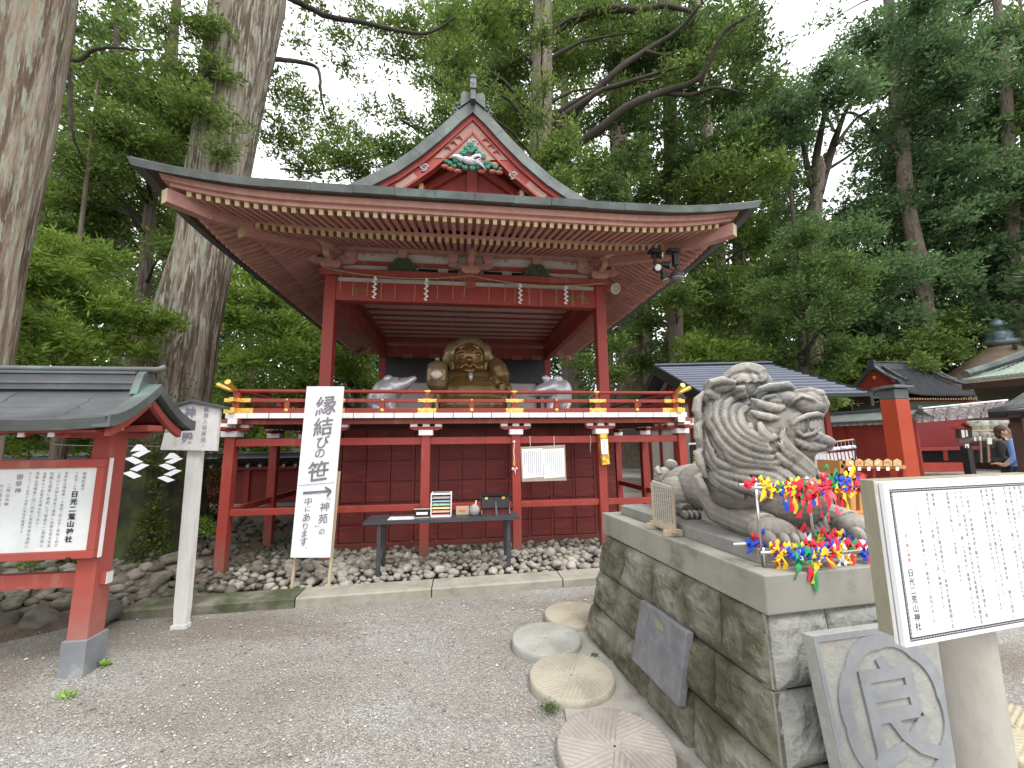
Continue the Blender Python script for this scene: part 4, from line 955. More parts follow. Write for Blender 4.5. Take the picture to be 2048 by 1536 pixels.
# ---- rope with paper streamers
STRAW = mat('straw_rope', (.42, .34, .18), (.33, .27, .14), 20, .9)
PAPER = mat('white_paper', (.85, .86, .88), rough=.8)
def shide(x, y, ztop, h, w, n, lab, grp, tw=0.0, yaw=0):
    """zigzag folded paper streamer"""
    mb = MB(); sh = h/n; c, s = math.cos(yaw), math.sin(yaw)
    def q(a, b, z): return (a*c-b*s, a*s+b*c, z)
    mb.prism([q(-w*.12, 0, 0), q(w*.12, 0, 0), q(w*.5, 0, -sh*.75), q(-w*.42, .0, -sh*1.0)], q(0, .0015, 0))
    for i in range(n-1):
        k = 1 if i % 2 == 0 else -1; z = -sh*(i+.85); yo = .006*(i % 2)
        X_ = k*w*.16; mb.prism([q(X_-w*.5, yo, z-sh*.62), q(X_+w*.12, yo, z+sh*.18), q(X_+w*.52, yo, z-sh*.10), q(X_-w*.10, yo, z-sh*.95)] if k > 0 else [q(X_-w*.52, yo, z-sh*.10), q(X_-w*.12, yo, z+sh*.18), q(X_+w*.5, yo, z-sh*.62), q(X_+w*.10, yo, z-sh*.95)], q(0, .0015, 0))
    o = mb.build('paper_streamer', PAPER); o.location = (x, y, ztop); tag(o, lab, 'paper streamer', grp); return o
def rope(name, pts, r, lab, cat='rope', m_=STRAW, grp=None):
    o = MB().tube(pts, r, 8).build(name, m_, smooth=True); tag(o, lab, cat, grp); return o
# sacred rope round the giant trunk with two streamers
tc0 = hor(318, 905, 7.6); rp = [(tc0.x+1.0*math.cos(a), tc0.y+1.0*math.sin(a), 1.50-.10*math.cos(a)-.04*math.sin(a*2)) for a in [2*math.pi*k/40 for k in range(41)]]
rope('trunk_rope', rp, .006, 'thin dark rope tied round the foot of the giant lichened trunk', m_=mat('old_rope', (.16, .14, .11), rough=.9))
for px, py0, py1, lab in ((278, 889, 960, 'left white zigzag paper streamer on the rope round the giant trunk'), (344, 906, 967, 'right white zigzag paper streamer by the giant trunk, beside the white post')):
    v0 = hor(px, py0, 6.45); shide(v0.x, v0.y, v0.z, v0.z-hor(px, py1, 6.45).z, .165, 5, lab, 'large paper streamers by the giant trunk', yaw=.55)
# rope across the front of the stage, with hanging strands as its parts
def sag(a, b, s, n=14): return [Vector(a).lerp(Vector(b), i/n)-Vector((0, 0, s*4*(i/n)*(1-i/n))) for i in range(n+1)]
RYY = 6.0
pts = sag(by(652, 536, RYY), by(942, 551, RYY), .10)+sag(by(942, 551, RYY), by(1208, 566, RYY), .10)[1:]
sr = thing('stage_rope', 'thin sagging straw rope with hanging strands strung across the stage front', 'rope', pts[0])
MB().tube(pts, .011, 8).build('rope', STRAW, sr, smooth=True)
for k, px in enumerate((680, 706, 735, 762, 790, 830, 875, 906, 929, 978, 1010, 1030, 1058, 1082, 1112, 1145, 1165)):
    i = min(range(len(pts)), key=lambda j: abs(pts[j].x-by(px, 580, RYY).x)); a = pts[i]; xx = by(px, 580, RYY).x
    MB().tube([(xx, RYY, a.z), (xx+.003, RYY, a.z-.15), (xx-.004*(k % 3), RYY, a.z-.33-.02*(k % 2))], .005, 5).build('strand', STRAW, sr)
for px, h, lab in ((750, .36, 'first paper streamer from the left on the stage rope'), (853, .37, 'second paper streamer from the left on the stage rope'), (1040, .34, 'third paper streamer from the left on the stage rope, left of the rightmost'), (1131, .32, 'rightmost paper streamer on the stage rope, beside the column')):
    v = by(px, 560, RYY-.02); i = min(range(len(pts)), key=lambda j: abs(pts[j].x-v.x)); shide(v.x, RYY-.03, pts[i].z-.01, h, .062, 9, lab, 'paper streamers on the stage rope')
# ---- table with small things
tb = thing('side_table', 'long narrow black table on four legs standing in the river stones', 'table', (-.22, 4.80, 0))
tz = .665; tx0, tx1 = -1.035, .650; ty0, ty1 = 4.62, 4.98
TBM = mat('black_table_paint', (.035, .037, .045), (.06, .062, .07), 8, .45, .2, 50, stretch=(.3, 2, 2), c3=(.13, .12, .11), scale3=6, lo3=.62, hi3=.8)
for k in range(3): MB().bb(tx0, tx1, ty0+k*.12+.002, ty0+(k+1)*.12-.002, tz-.03, tz).build('top_board', TBM, tb, bevel=.003)
MB().bb(tx0-.001, tx1+.001, ty0-.012, ty0, tz-.035, tz-.001).build('top_edge', TBM, tb)
for x in (tx0+.16, tx1-.12):
    for y in (4.66, 4.95):
        MB().bb(x-.021, x+.021, y-.021, y+.021, .0, tz-.03).build('leg', TBM, tb, bevel=.003)
        if y < 4.8: MB().bb(x-.032, x+.032, y-.034, y+.03, .03, .09).build('leg_clamp', mat('dull_steel', (.5, .5, .5), rough=.35, metal=.8), tb, bevel=.003)
    MB().bb(x-.018, x+.018, 4.68, 4.93, tz-.075, tz-.031).build('rail', TBM, tb)
# drawer case
v0, v1 = by(861, 1030, 4.74), by(903, 1028, 4.74)
dx0, dx1 = v0.x, v1.x; dh = .245
dc = thing('drawer_case', 'white letter case with six trays of coloured slips on the black table', 'drawer case', ((dx0+dx1)/2, 4.8, tz))
MB().bb(dx0, dx0+.012, 4.72, 4.93, tz, tz+dh).bb(dx1-.012, dx1, 4.72, 4.93, tz, tz+dh).bb(dx0, dx1, 4.72, 4.93, tz+dh, tz+dh+.012).bb(dx0, dx1, 4.72, 4.93, tz+.0005, tz+.012).build('case', WHT, dc, bevel=.002)
MB().bb(dx0+.012, dx1-.012, 4.90, 4.925, tz+.012, tz+dh).build('case_back', BLACK, dc)
MB().bb(dx0+.02, dx1-.02, 4.75, 4.90, tz+dh+.0121, tz+dh+.016).build('top_card', mat('grey_card', (.25, .28, .32), rough=.5), dc)
for k, c in enumerate(((.45, .08, .06), (.55, .25, .08), (.6, .5, .12), (.12, .4, .15), (.10, .16, .35), (.35, .27, .2))):
    z = tz+.014+k*.038; MB().bb(dx0+.014, dx1-.014, 4.73, 4.9, z, z+.004).build('tray', WHT, dc)
    MB().bb(dx0+.02, dx1-.02, 4.74, 4.89, z+.004, z+.018+.004*(k % 2)).build('paper_slips', mat('slips_%d' % k, c, tuple(min(.8, q+.3) for q in c), 60, .6, stretch=(1, 1, 12), lo=.5, hi=.6), dc)
v0, v1 = by(829, 1030, 4.72), by(858, 1028, 4.72)
o = MB().bb(v0.x, v1.x, 4.72, 4.80, tz, tz+.105).bb(v0.x-.006, v1.x+.006, 4.715, 4.72, tz+.092, tz+.105, 1).bb(v0.x-.006, v1.x+.006, 4.715, 4.72, tz, tz+.010, 1).bb(v0.x+.02, v1.x-.015, 4.717, 4.72, tz+.035, tz+.062, 2).build('small_box', [BLACK, WOODP, PAPER]); tag(o, 'small black box with pale label strip beside the drawer case', 'box')
a, b = by(776, 1040, 4.70), by(832, 1030, 4.70)
o = MB().bb(a.x, b.x-.02, 4.65, 4.84, tz+.001, tz+.003).build('paper_notice', mat('notice_paper', (.72, .70, .74), (.45, .30, .32), 18, .5, lo=.56, hi=.62)); tag(o, 'pale printed sheet lying flat at the left part of the black table', 'paper')
v0, v1 = by(912, 1020, 4.85), by(938, 1020, 4.85)
o = MB().bb(v0.x, v1.x, 4.85, 4.89, tz, tz+.09).bb(v0.x+.03, v1.x-.04, 4.848, 4.85, tz+.03, tz+.055, 1).build('wooden_block', [WOODP, mat('orange_mark', (.65, .16, .07))], bevel=.002); tag(o, 'small grey wooden plaque with orange mark behind the round pot', 'plaque')
v = by(949, 1018, 4.76)
pt = thing('pot', 'round grey stone pot with a short handle sticking from its mouth', 'pot', (v.x, 4.76, tz))
MB().lathe((v.x, 4.76, tz), [(.03, 0), (.048, .015), (.060, .05), (.056, .085), (.04, .11), (.022, .122), (.02, .125)], 20).build('body', mat('grey_pot', (.36, .34, .31), (.28, .26, .24), 20, .8, .3, 80), pt, smooth=True)
MB().tube([(v.x+.005, 4.76, tz+.10), (v.x+.02, 4.75, tz+.165)], .009, 8).build('handle', WHT, pt)
# black box on splayed stand
a, b = by(963, 985, 4.80), by(1018, 985, 4.80)
bxx = thing('lectern_box', 'black lacquered box with two gold clasps propped on a small stand at the table end', 'box', ((a.x+b.x)/2, 4.8, tz))
zc = tz+.14
MB().prism([(a.x, 4.76, tz+.075), (a.x, 4.78, tz+.20), (a.x, 4.86, tz+.225), (a.x, 4.88, tz+.10)], (b.x-a.x, 0, 0)).build('body', BLACK, bxx, bevel=.003)
MB().bar((a.x-.01, 4.79, tz+.215), (b.x+.01, 4.79, tz+.215), .06, .008).build('lid', BLACK, bxx)
for x in (a.x+.055, b.x-.07): MB().box((x, 4.768, tz+.185), (.035, .006, .028), 0).build('clasp', GOLD, bxx, bevel=.002)
MB().bar((a.x+(b.x-a.x)*.52, 4.70, tz), (a.x+(b.x-a.x)*.50, 4.76, tz+.14), .022, .015).build('prop', CHAR, bxx)
for x in (a.x, b.x): MB().bar((x, 4.74, tz), (x, 4.90, tz+.18), .015, .03).build('stand_side', BLACK, bxx)
MB().bb(a.x+.01, b.x-.01, 4.80, 4.84, tz, tz+.06).build('stand_base', DRED, bxx)
# ---- notice hung from the upper tie beam
nz_ = 5.27
hb = thing('hanging_notice', 'wooden board with two white printed sheets hung by strings from the red beam', 'notice board', (1.05, nz_, 1.45))
q = [by(*p, nz_) for p in ((1041, 894), (1130, 889.5), (1133, 961), (1044, 963.5))]
MB().prism(q, (0, .015, 0)).build('board', mat('grey_plywood', (.40, .34, .27), (.32, .27, .21), 5, .8), hb, bevel=.001)
for x0, x1 in ((1044, 1085), (1086, 1128)):
    c = [by(x0, 898.5, nz_-.003), by(x1, 896.5, nz_-.003), by(x1+1.5, 953.5, nz_-.003), by(x0+2, 957, nz_-.003)]
    MB().prism(c, (0, .002, 0)).build('printed_sheet', PAPER, hb)
mb = MB(); r3 = random.Random(9)
for x in list(range(1049, 1083, 4))+list(range(1090, 1124, 4)):
    y = 902+r3.uniform(0, 2); e = r3.choice((945, 948, 930, 922))
    while y < e:
        l = r3.uniform(1.6, 4); p0, p1 = by(x+.3, y, nz_-.0045), by(x+.5, y+l, nz_-.0045); mb.add([p0-Vector((.004, 0, 0)), p0+Vector((.004, 0, 0)), p1+Vector((.004, 0, 0)), p1-Vector((.004, 0, 0))], [(0, 1, 2, 3)]); y += l+.7
mb.build('small_print', INKG, hb)
for px in (1060, 1108): MB().tube([by(px, 872, nz_), by(px, 883, nz_), by(px+1, 893, nz_)], .003, 5).build('string', PAPER, hb)
CORD = mat('white_cord', (.66, .60, .52), rough=.9)
kr = thing('knotted_cord', 'white twisted cord with a bead and orange end hanging on the third post', 'cord', by(1028, 885, 5.26))
MB().tube([by(1028+.6*math.sin(i*1.3), 885+i*5, 5.262) for i in range(10)], .007, 6).build('cord', CORD, kr)
MB().tube([by(1029, 920, 5.262), by(1029, 933, 5.262)], .011, 7).build('orange_wrap', mat('orange_wrap', (.6, .28, .08)), kr)
MB().ball(by(1026, 938, 5.26), .02, 8, 6).ball(by(1033, 937, 5.26), .016, 8, 6).tube([by(1030, 939, 5.26), by(1031, 950, 5.26)], [.01, .003], 6).build('knot', CORD, kr, smooth=True)
MB().ball(by(1028, 884, 5.26), .02, 8, 6).build('top_knot', CORD, kr, smooth=True)
rope('loose_string', [by(1180, 870, 5.3), by(1182, 880, 5.3), by(1180.5, 893, 5.3), by(1181, 905, 5.3)], .003, 'loose white string dangling from the beam left of the yellow box', 'string', CORD)
sbx = thing('slip_box', 'narrow box with yellow flower pictures and a white label on the right post', 'box', by(1208, 930, 5.24))
q = [by(*p, 5.20) for p in ((1200, 868), (1215, 868), (1220, 928), (1205, 930))]
MB().prism(q, (0, .07, 0)).build('body', mat('flower_print', (.60, .30, .06), (.30, .16, .04), 14, .4, c3=(.75, .55, .06), scale3=9, lo3=.5, hi3=.56), sbx, bevel=.002)
MB().prism([by(*p, 5.197) for p in ((1201.5, 879), (1214.5, 878.5), (1216.5, 908), (1203.5, 908.5))], (0, .002, 0)).build('label_card', PAPER, sbx)
mb = MB(); [mb.ball(by(x, y, 5.195), (.022, .004, .03), 10, 6) for x, y in ((1208, 918), (1215, 922))]; mb.build('sunflower_picture', mat('sunflower_yellow', (.75, .55, .03)), sbx)
mb = MB(); y = 882
for i, ch in enumerate('大大八大酒'):
    pass
for i in range(6): p = by(1208.6+i*.25, 883+i*4, 5.1955); mb.box(p, (.012, .0005, .016))
mb.build('label_print', INKG, sbx)
# ---- lamps, camera and speaker under the right eave corner
ly = 4.75
BLK2 = mat('black_metal', (.015, .015, .017), (.03, .03, .033), 10, .4, metal=.3)
GLS = mat('lamp_glass', (.75, .76, .72), (.5, .5, .45), 60, .15)
st = thing('security_camera', 'grey dome security camera on a black bracket under the right eave corner', 'camera', by(1353, 505, ly))
c = by(1354, 552, ly)
MB().box(by(1346, 503, ly), (.16, .12, .045)).box(by(1351, 520, ly), (.07, .07, .16)).build('bracket', BLK2, st, bevel=.004)
MB().tube([by(1352, 525, ly), by(1353, 540, ly)], .018, 10).build('neck', BLK2, st)
MB().lathe(c, [(.02, .085), (.05, .075), (.085, .04), (.097, .0), (.099, -.01), (.090, -.012)], 24).build('housing', mat('dome_housing', (.11, .11, .115), (.07, .07, .075), 8, .3, metal=.5), st, smooth=True)
g = MB().lathe(c, [(.086, -.012), (.083, -.04), (.062, -.07), (.03, -.088), (.005, -.092)], 24).build('dome_glass', mat('smoky_glass', (.10, .10, .10), (.22, .21, .19), 6, .08, spec=.8), st, smooth=True)
def spot(c, d, r, lab, g_):
    t = thing('spotlight', lab, 'spotlight', c, g_); R = Vector(d).to_track_quat('Z', 'Y').to_matrix()
    MB().lathe(c, [(.02, -.10), (r*.55, -.09), (r*.6, -.03), (r, .03), (r, .045)], 16, R=R).build('housing', BLK2, t, smooth=False)
    MB().lathe(Vector(c)+Vector(d).normalized()*.040, [(r*.9, 0), (r*.7, .012), (r*.1, .016)], 16, R=R).build('lens', GLS, t)
    return t
sg_ = 'black spotlights hung under the right eave corner'
spot(by(1318, 511, ly), (.8, -.6, -.15), .048, 'upper black spotlight under the right eave, lens turned to the right', sg_)
spot(by(1314, 536, ly), (-.15, -.9, -.25), .052, 'lower front black spotlight under the right eave, its pale lens facing forward', sg_)
spot(by(1332, 530, ly), (.9, -.2, -.1), .05, 'small flared black spotlight beside the camera bracket, middle of the cluster', sg_)
spot(by(1328, 552, ly), (.3, .1, -.9), .055, 'lowest black spotlight of the cluster, pointing down beside the dome', sg_)
lr = thing('lamp_bar', 'black mounting plate and stem that carries the spotlights under the eave', 'bracket', by(1308, 503, ly))
MB().box(by(1309, 503, ly+.03), (.15, .10, .05)).build('plate', BLK2, lr, bevel=.004)
MB().tube([by(1309, 505, ly+.03), by(1310, 522, ly+.03), by(1316, 545, ly+.05)], .022, 8).build('stem', BLK2, lr)
v = by(1231, 577, 6.05)
sp_ = thing('round_speaker', 'round cream loudspeaker with a patterned grille beside the right column', 'speaker', v)
R = Vector((.25, -.9, -.35)).to_track_quat('Z', 'Y').to_matrix()
MB().lathe(v, [(.05, -.07), (.085, -.05), (.092, .0), (.09, .012), (.078, .014)], 28, R=R).build('rim', mat('cream_plastic', (.62, .58, .47), rough=.5), sp_, smooth=True)
mb = MB()
for r_ in (.02, .035, .05, .065): 
    for k in range(int(r_*320)):
        a_ = 2*math.pi*k/int(r_*320); mb.box(v+R @ Vector((r_*math.cos(a_), r_*math.sin(a_), .018)), (.009, .009, .005), 0, 0, R)
mb.lathe(v, [(.077, .010), (.077, .016)], 24, 1, R=R); mb.build('grille', [mat('dark_grille', (.2, .18, .14)), mat('cream_grille', (.55, .51, .42))], sp_)
# ---------------------------------------------------------------- pedestal, stone lion, racks, plaques
NC = Vector((1.285, 1.66, 0)); U_ = Vector((.997, .078, 0)); V_ = Vector((-.093, .996, 0))
GST = mat('shaded_rough_stone', (.145, .14, .10), (.23, .228, .19), 5, .8, .9, 24, c3=(.068, .066, .038), scale3=3.4, lo3=.43, hi3=.60, bdist=.02, rnd=.12, rrange=.1)  # side stone with moss; the sides' shade is painted into its colour
GSF = mat('lit_rough_stone', (.31, .31, .28), (.21, .215, .20), 6, .8, .9, 24, c3=(.36, .28, .16), scale3=3, lo3=.6, hi3=.72, bdist=.02, rnd=.1)  # front stone, made paler to carry the light on that face
SLAB = mat('slab_granite', (.30, .295, .26), (.23, .225, .19), 3, .75, .25, 160, c3=(.14, .12, .08), scale3=4, lo3=.58, hi3=.72, bdist=.002)
ped = thing('stone_pedestal', 'large pedestal of rough split stone blocks under a thick smooth slab, carrying the lion', 'pedestal', (1.6, 2.4, 0))
def pt2(a, b, z): p = NC+U_*a+V_*b; return Vector((p.x, p.y, z))
SL, SWD = 1.60, 1.00
MB().prism([pt2(0, 0, .76), pt2(SWD, 0, .76), pt2(SWD, SL, .76), pt2(0, SL, .76)], (0, 0, .16)).build('slab', SLAB, ped, bevel=.006)
MB().prism([pt2(.115, .14, .9202), pt2(SWD-.06, .14, .9202), pt2(SWD-.06, SL-.10, .9202), pt2(.115, SL-.10, .9202)], (0, 0, .068)).build('plinth', mat('dark_plinth_stone', (.20, .20, .185), (.27, .265, .24), 4, .7, .3, 100, c3=(.12, .12, .09), scale3=3), ped, bevel=.005)
def face_pt(side, s, z):
    """s: 0..1 along the face from the near corner, z height; battered faces"""
    k = 1-z/.76
    near = Vector((1.297, 1.69, z)).lerp(Vector((1.18, 1.51, z)), k); near.z = z
    if side == 'L': far = Vector((1.137, 3.19, z)).lerp(Vector((.975, 3.26, z)), k); far.z = z
    elif side == 'F': far = Vector((2.20, 1.76, z)).lerp(Vector((2.24, 1.62, z)), k); far.z = z
    elif side == 'B': near = Vector((1.137, 3.19, z)).lerp(Vector((.975, 3.26, z)), k); far = Vector((2.11, 3.26, z)).lerp(Vector((2.18, 3.36, z)), k); near.z = far.z = z
    else: near = Vector((2.20, 1.76, z)).lerp(Vector((2.24, 1.62, z)), k); far = Vector((2.11, 3.26, z)).lerp(Vector((2.18, 3.36, z)), k); near.z = far.z = z
    return near.lerp(far, s)
cv = [face_pt('L', .0, z)+Vector((.06, .06, 0)) if k == 0 else face_pt('F', 1, z)+Vector((-.08, .08, 0)) if k == 1 else face_pt('B', 1, z)+Vector((-.08, -.08, 0)) if k == 2 else face_pt('L', 1, z)+Vector((.07, -.08, 0)) for z in (0, .759) for k in range(4)]
MB().add(cv, [(3, 2, 1, 0), (4, 5, 6, 7)]+[(k, (k+1) % 4, (k+1) % 4+4, k+4) for k in range(4)]).build('core', mat('mortar', (.07, .065, .05)), ped)
def block(side, s0, s1, z0, z1, sd, m_, amp=.048, corner=False):
    if side == 'L': nn = Vector((-1, -.09, .2)).normalized()
    elif side == 'F': nn = Vector((.08, -1, .2)).normalized()
    elif side == 'B': nn = Vector((0, 1, .2)).normalized()
    else: nn = Vector((1, .05, .2)).normalized()
    nx_, nz2 = (26, 14) if side in 'LF' else (8, 5)
    g = .0028; L_ = (face_pt(side, s1, z0)-face_pt(side, s0, z0)).length
    rows = []
    for j in range(nz2+1):
        z = z0+g+(z1-z0-2*g)*j/nz2; row = []
        for i in range(nx_+1):
            s = s0+(s1-s0)*(g/L_+(1-2*g/L_)*i/nx_); p = face_pt(side, s, z)
            ex_ = min(i, nx_-i)/nx_*L_; ez_ = min(j, nz2-j)/nz2*(z1-z0); e = min(ex_ if not (corner and i < nx_/2) else (max(0, i/nx_*L_-.018)*1.0), ez_)
            fall = min(1, max(0, e-.012*abs(noise.noise(Vector((s*23, z*19, sd)))))/.045)**.6
            q = Vector((s*3.2+sd*2.1, z*3.4, sd*1.7))
            h = .55+.55*noise.noise(q*1.1)+.5*abs(noise.noise(q*2.6))+.28*noise.noise(q*7)+.16*abs(noise.noise(q*15))
            st_ = math.floor(h*5)/5; h = .55*h+.45*st_
            row.append(p+nn*(amp*fall*h-.004*(1-fall)))
        rows.append(row)
    mb = MB().sheet(rows); n = nx_+1
    # short returns into the joint
    edge = [rows[0][i] for i in range(n)]+[rows[j][-1] for j in range(1, nz2+1)]+[rows[-1][i] for i in range(n-2, -1, -1)]+[rows[j][0] for j in range(nz2-1, -1, -1)]
    mb.sheet([edge, [p-nn*.06 for p in edge]])
    mb.build('stone_block', m_, ped, smooth=False)
cz = [0, .245, .49, .757]
joints = {0: [0, .30, .52, .76, 1], 1: [0, .21, .43, .60, .80, 1], 2: [0, .18, .36, .55, .78, 1]}
for c_ in range(3):
    js = joints[c_]
    for k in range(len(js)-1): block('L', js[k], js[k+1], cz[c_], cz[c_+1], c_*7+k, GST, corner=(k == 0))
    js = [0, .34, .68, 1] if c_ != 1 else [0, .5, 1]
    for k in range(len(js)-1): block('F', js[k], js[k+1], cz[c_]+.002, cz[c_+1], c_*5+k+40, GSF, .036, corner=(k == 0))
    for sd_ in 'BR':
        for k in range(3): block(sd_, k/3, (k+1)/3, cz[c_], cz[c_+1], c_*5+k+60, GST)
# grey slab plaque on the left face
nl = Vector((-1, -.09, .2)).normalized()
P0 = face_pt('L', .5, .38)+nl*.062
q = [bp(*p, P0, nl) for p in ((1281, 1199), (1373, 1264), (1356, 1414), (1263, 1318))]
PLQ = mat('slate_plaque', (.13, .135, .145), (.19, .195, .205), 14, .6, .4, 130, bdist=.003)
pq = thing('slate_plaque', 'smooth dark grey stone plaque fixed on the left side of the rough pedestal', 'plaque', q[3])
MB().prism(q, -nl*.045).build('slab', PLQ, pq, bevel=.004)
q2 = [bp(*p, P0+nl*.002, nl) for p in ((1309, 1234), (1320, 1241), (1327, 1257), (1327, 1264), (1315, 1257), (1310, 1243))]
MB().prism(q2, nl*.0015).build('inlaid_mark', mat('lichen_mark', (.26, .25, .17), (.19, .18, .13), 30, .8), pq)
# plaque with the carved character, leaning at the front
nf = Vector((.078, -.99, .14)).normalized()
T0 = Vector((1.335, 1.50, .75))
FR = mat('speckled_granite', (.33, .33, .30), (.25, .255, .245), 8, .75, .9, 46, c3=(.42, .36, .24), scale3=3, lo3=.58, hi3=.72, bdist=.006)
FRS = mat('smooth_grey_relief', (.21, .22, .235), (.27, .28, .29), 10, .6, .2, 160, bdist=.002)
fp = thing('carved_plaque', 'tall granite plaque with one carved character inside a scalloped ring, leaning on the pedestal front', 'plaque', (1.6, 1.42, 0))
uf = Vector((.997, .078, 0)); vf = nf.cross(uf).normalized(); vf = vf if vf.z > 0 else -vf
def fpt(a, b, o=0): return T0+uf*a-vf*b+nf*o
Wp, Hp = .625, .80
MB().prism([fpt(0, 0), fpt(Wp, 0), fpt(Wp, Hp), fpt(0, Hp)], -nf*.05).build('slab', FR, fp, bevel=.005)
mb = MB()
for a0, a1, b0, b1 in ((0.001, Wp-.001, 0.001, .022), (.001, .02, .022, Hp), (Wp-.02, Wp-.001, .022, Hp)): mb.prism([fpt(a0, b0), fpt(a1, b0), fpt(a1, b1), fpt(a0, b1)], nf*.004)
mb.build('raised_border', FRS, fp)
cc = bp(1793, 1418, T0, nf)-T0; ca, cb = cc.dot(uf), -cc.dot(vf)
mb = MB(); NN = 128; R0 = .262
def lob(t, R): return R*(.955+.045*abs(math.sin(4*t+.4))**.8)
for i in range(NN):
    t0, t1 = 2*math.pi*i/NN, 2*math.pi*(i+1)/NN
    a = [(lob(t0, R0), t0), (lob(t1, R0), t1), (lob(t1, R0-.052), t1), (lob(t0, R0-.052), t0)]
    mb.prism([fpt(ca+r*math.cos(t), cb+r*math.sin(t), .0005) for r, t in a], nf*.007)
mb.build('scalloped_ring', FRS, fp)
vs_, fs_ = text_geo('良', .36, 1, bold=.008, ext=.004); mx = (min(v.x for v in vs_)+max(v.x for v in vs_))/2; my = (min(v.y for v in vs_)+max(v.y for v in vs_))/2
MB().add([fpt(ca+v.x-mx, cb-(v.y-my), .0045+v.z) for v in vs_], fs_).build('carved_character', FRS, fp)

# ---- sculpting helper: union of shapes, remeshed to one skin
def sculpt(name, mb, voxel, m_, parent=None, disp=0, dscale=10, smooth_it=0, base=None, facet=False):
    me = mb.mesh('tmp', m_, (0, 0, 0)); o = bpy.data.objects.new('tmp', me); COL.objects.link(o)
    r = o.modifiers.new('r', 'REMESH'); r.mode = 'VOXEL'; r.voxel_size = voxel; r.use_smooth_shade = True
    if smooth_it:
        s = o.modifiers.new('s', 'SMOOTH'); s.iterations = smooth_it; s.factor = .5
    me2 = bpy.data.meshes.new_from_object(o.evaluated_get(bpy.context.evaluated_depsgraph_get())); bpy.data.objects.remove(o)
    n = len(me2.vertices); co = np.empty(n*3, np.float32); me2.vertices.foreach_get('co', co); co = co.reshape(-1, 3)
    if disp:
        no = np.empty(n*3, np.float32); me2.vertices.foreach_get('normal', no); no = no.reshape(-1, 3)
        d = np.array([noise.noise(Vector(c)*dscale) for c in co], np.float32); co += no*(d*disp)[:, None]
    b = BASE[parent.name] if parent else Vector(base or (0, 0, 0))
    co -= np.array(b, np.float32)[None]
    me2.vertices.foreach_set('co', co.ravel()); me2.materials.clear(); me2.materials.append(m_); me2.update()
    o = bpy.data.objects.new(name, me2); COL.objects.link(o)
    if parent: o.parent = parent
    else: o.location = b
    BASE[o.name] = b; return o
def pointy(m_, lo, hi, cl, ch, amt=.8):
    """worn pale ridges and shade painted into the grooves of the carving"""
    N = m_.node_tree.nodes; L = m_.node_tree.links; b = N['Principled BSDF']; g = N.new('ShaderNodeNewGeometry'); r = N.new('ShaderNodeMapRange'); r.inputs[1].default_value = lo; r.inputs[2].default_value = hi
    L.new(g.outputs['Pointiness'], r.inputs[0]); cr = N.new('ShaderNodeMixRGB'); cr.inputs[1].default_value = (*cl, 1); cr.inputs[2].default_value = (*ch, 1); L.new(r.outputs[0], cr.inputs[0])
    mx_ = N.new('ShaderNodeMixRGB'); mx_.blend_type = 'MULTIPLY'; mx_.inputs[0].default_value = amt  # creases are shaded in the base colour itself
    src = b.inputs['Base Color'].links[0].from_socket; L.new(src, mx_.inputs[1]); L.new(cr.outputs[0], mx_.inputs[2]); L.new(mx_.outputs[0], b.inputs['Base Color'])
LST = mat('lion_stone', (.285, .27, .25), (.18, .17, .155), 3.2, .75, .8, 60, c3=(.085, .09, .10), scale3=2.6, lo3=.54, hi3=.68, bdist=.008, topmix=((.36, .35, .325), .86))
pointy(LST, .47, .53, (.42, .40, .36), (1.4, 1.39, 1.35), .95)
# ---- lion
HC = hor(1530, 880, 2.70); rl = Vector((HC.x, HC.y, 0)).normalized(); HF = Vector((rl.y, -rl.x, 0)); HL = -rl; ZU = Vector((0, 0, 1))
def hp(px, py, lat=0): return bp(px, py, HC, rl)+HL*lat
RH = Matrix((HF, HL, ZU)).transposed()
MASS = []
def em(mb, px, py, rx, ry, rz, lat=0, tilt=0, rec=True):
    c = hp(px, py, lat); R = RH @ Matrix.Rotation(tilt, 3, 'Y'); mb.ball(c, (rx, ry, rz), 22, 16, R=R)
    if rec: MASS.append((c, (rx, ry, rz), R.transposed()))
def surf_lat(px, py, dflt=.1):
    """how far the head's masses bulge towards the viewer at a profile point"""
    o = hp(px, py); best = None
    for c, r, Rt in MASS:
        a = Rt @ (o-c); d = Rt @ HL
        A = sum((d[i]/r[i])**2 for i in range(3)); B = 2*sum(a[i]*d[i]/r[i]**2 for i in range(3)); C_ = sum((a[i]/r[i])**2 for i in range(3))-1
        D = B*B-4*A*C_
        if D > 0:
            t = (-B+math.sqrt(D))/(2*A)
            if best is None or t > best: best = t
    return best if best is not None else dflt
lion = MB()
em(lion, 1528, 855, .20, .19, .19)            # skull
em(lion, 1492, 895, .265, .25, .27)           # mane ball
em(lion, 1500, 960, .25, .25, .19)            # lower mane
em(lion, 1560, 990, .22, .22, .17)            # chest ruff
em(lion, 1488, 780, .125, .13, .10, tilt=.2)  # crest
em(lion, 1512, 772, .09, .11, .075, tilt=-.5)
em(lion, 1448, 850, .14, .21, .20)            # back mane
em(lion, 1550, 800, .13, .15, .07, tilt=.15)  # brow
em(lion, 1598, 806, .120, .105, .058, tilt=.10)   # muzzle bridge
em(lion, 1624, 803, .062, .080, .060)             # nose block
em(lion, 1608, 811, .108, .100, .062, tilt=.12)   # upper lip
em(lion, 1575, 850, .10, .155, .10)               # cheek
em(lion, 1604, 878, .105, .095, .045, tilt=-.12)   # lower jaw
em(lion, 1632, 880, .085, .070, .038, tilt=.15)   # chin
em(lion, 1590, 900, .10, .10, .065)               # throat
em(lion, 1566, 940, .15, .15, .16)
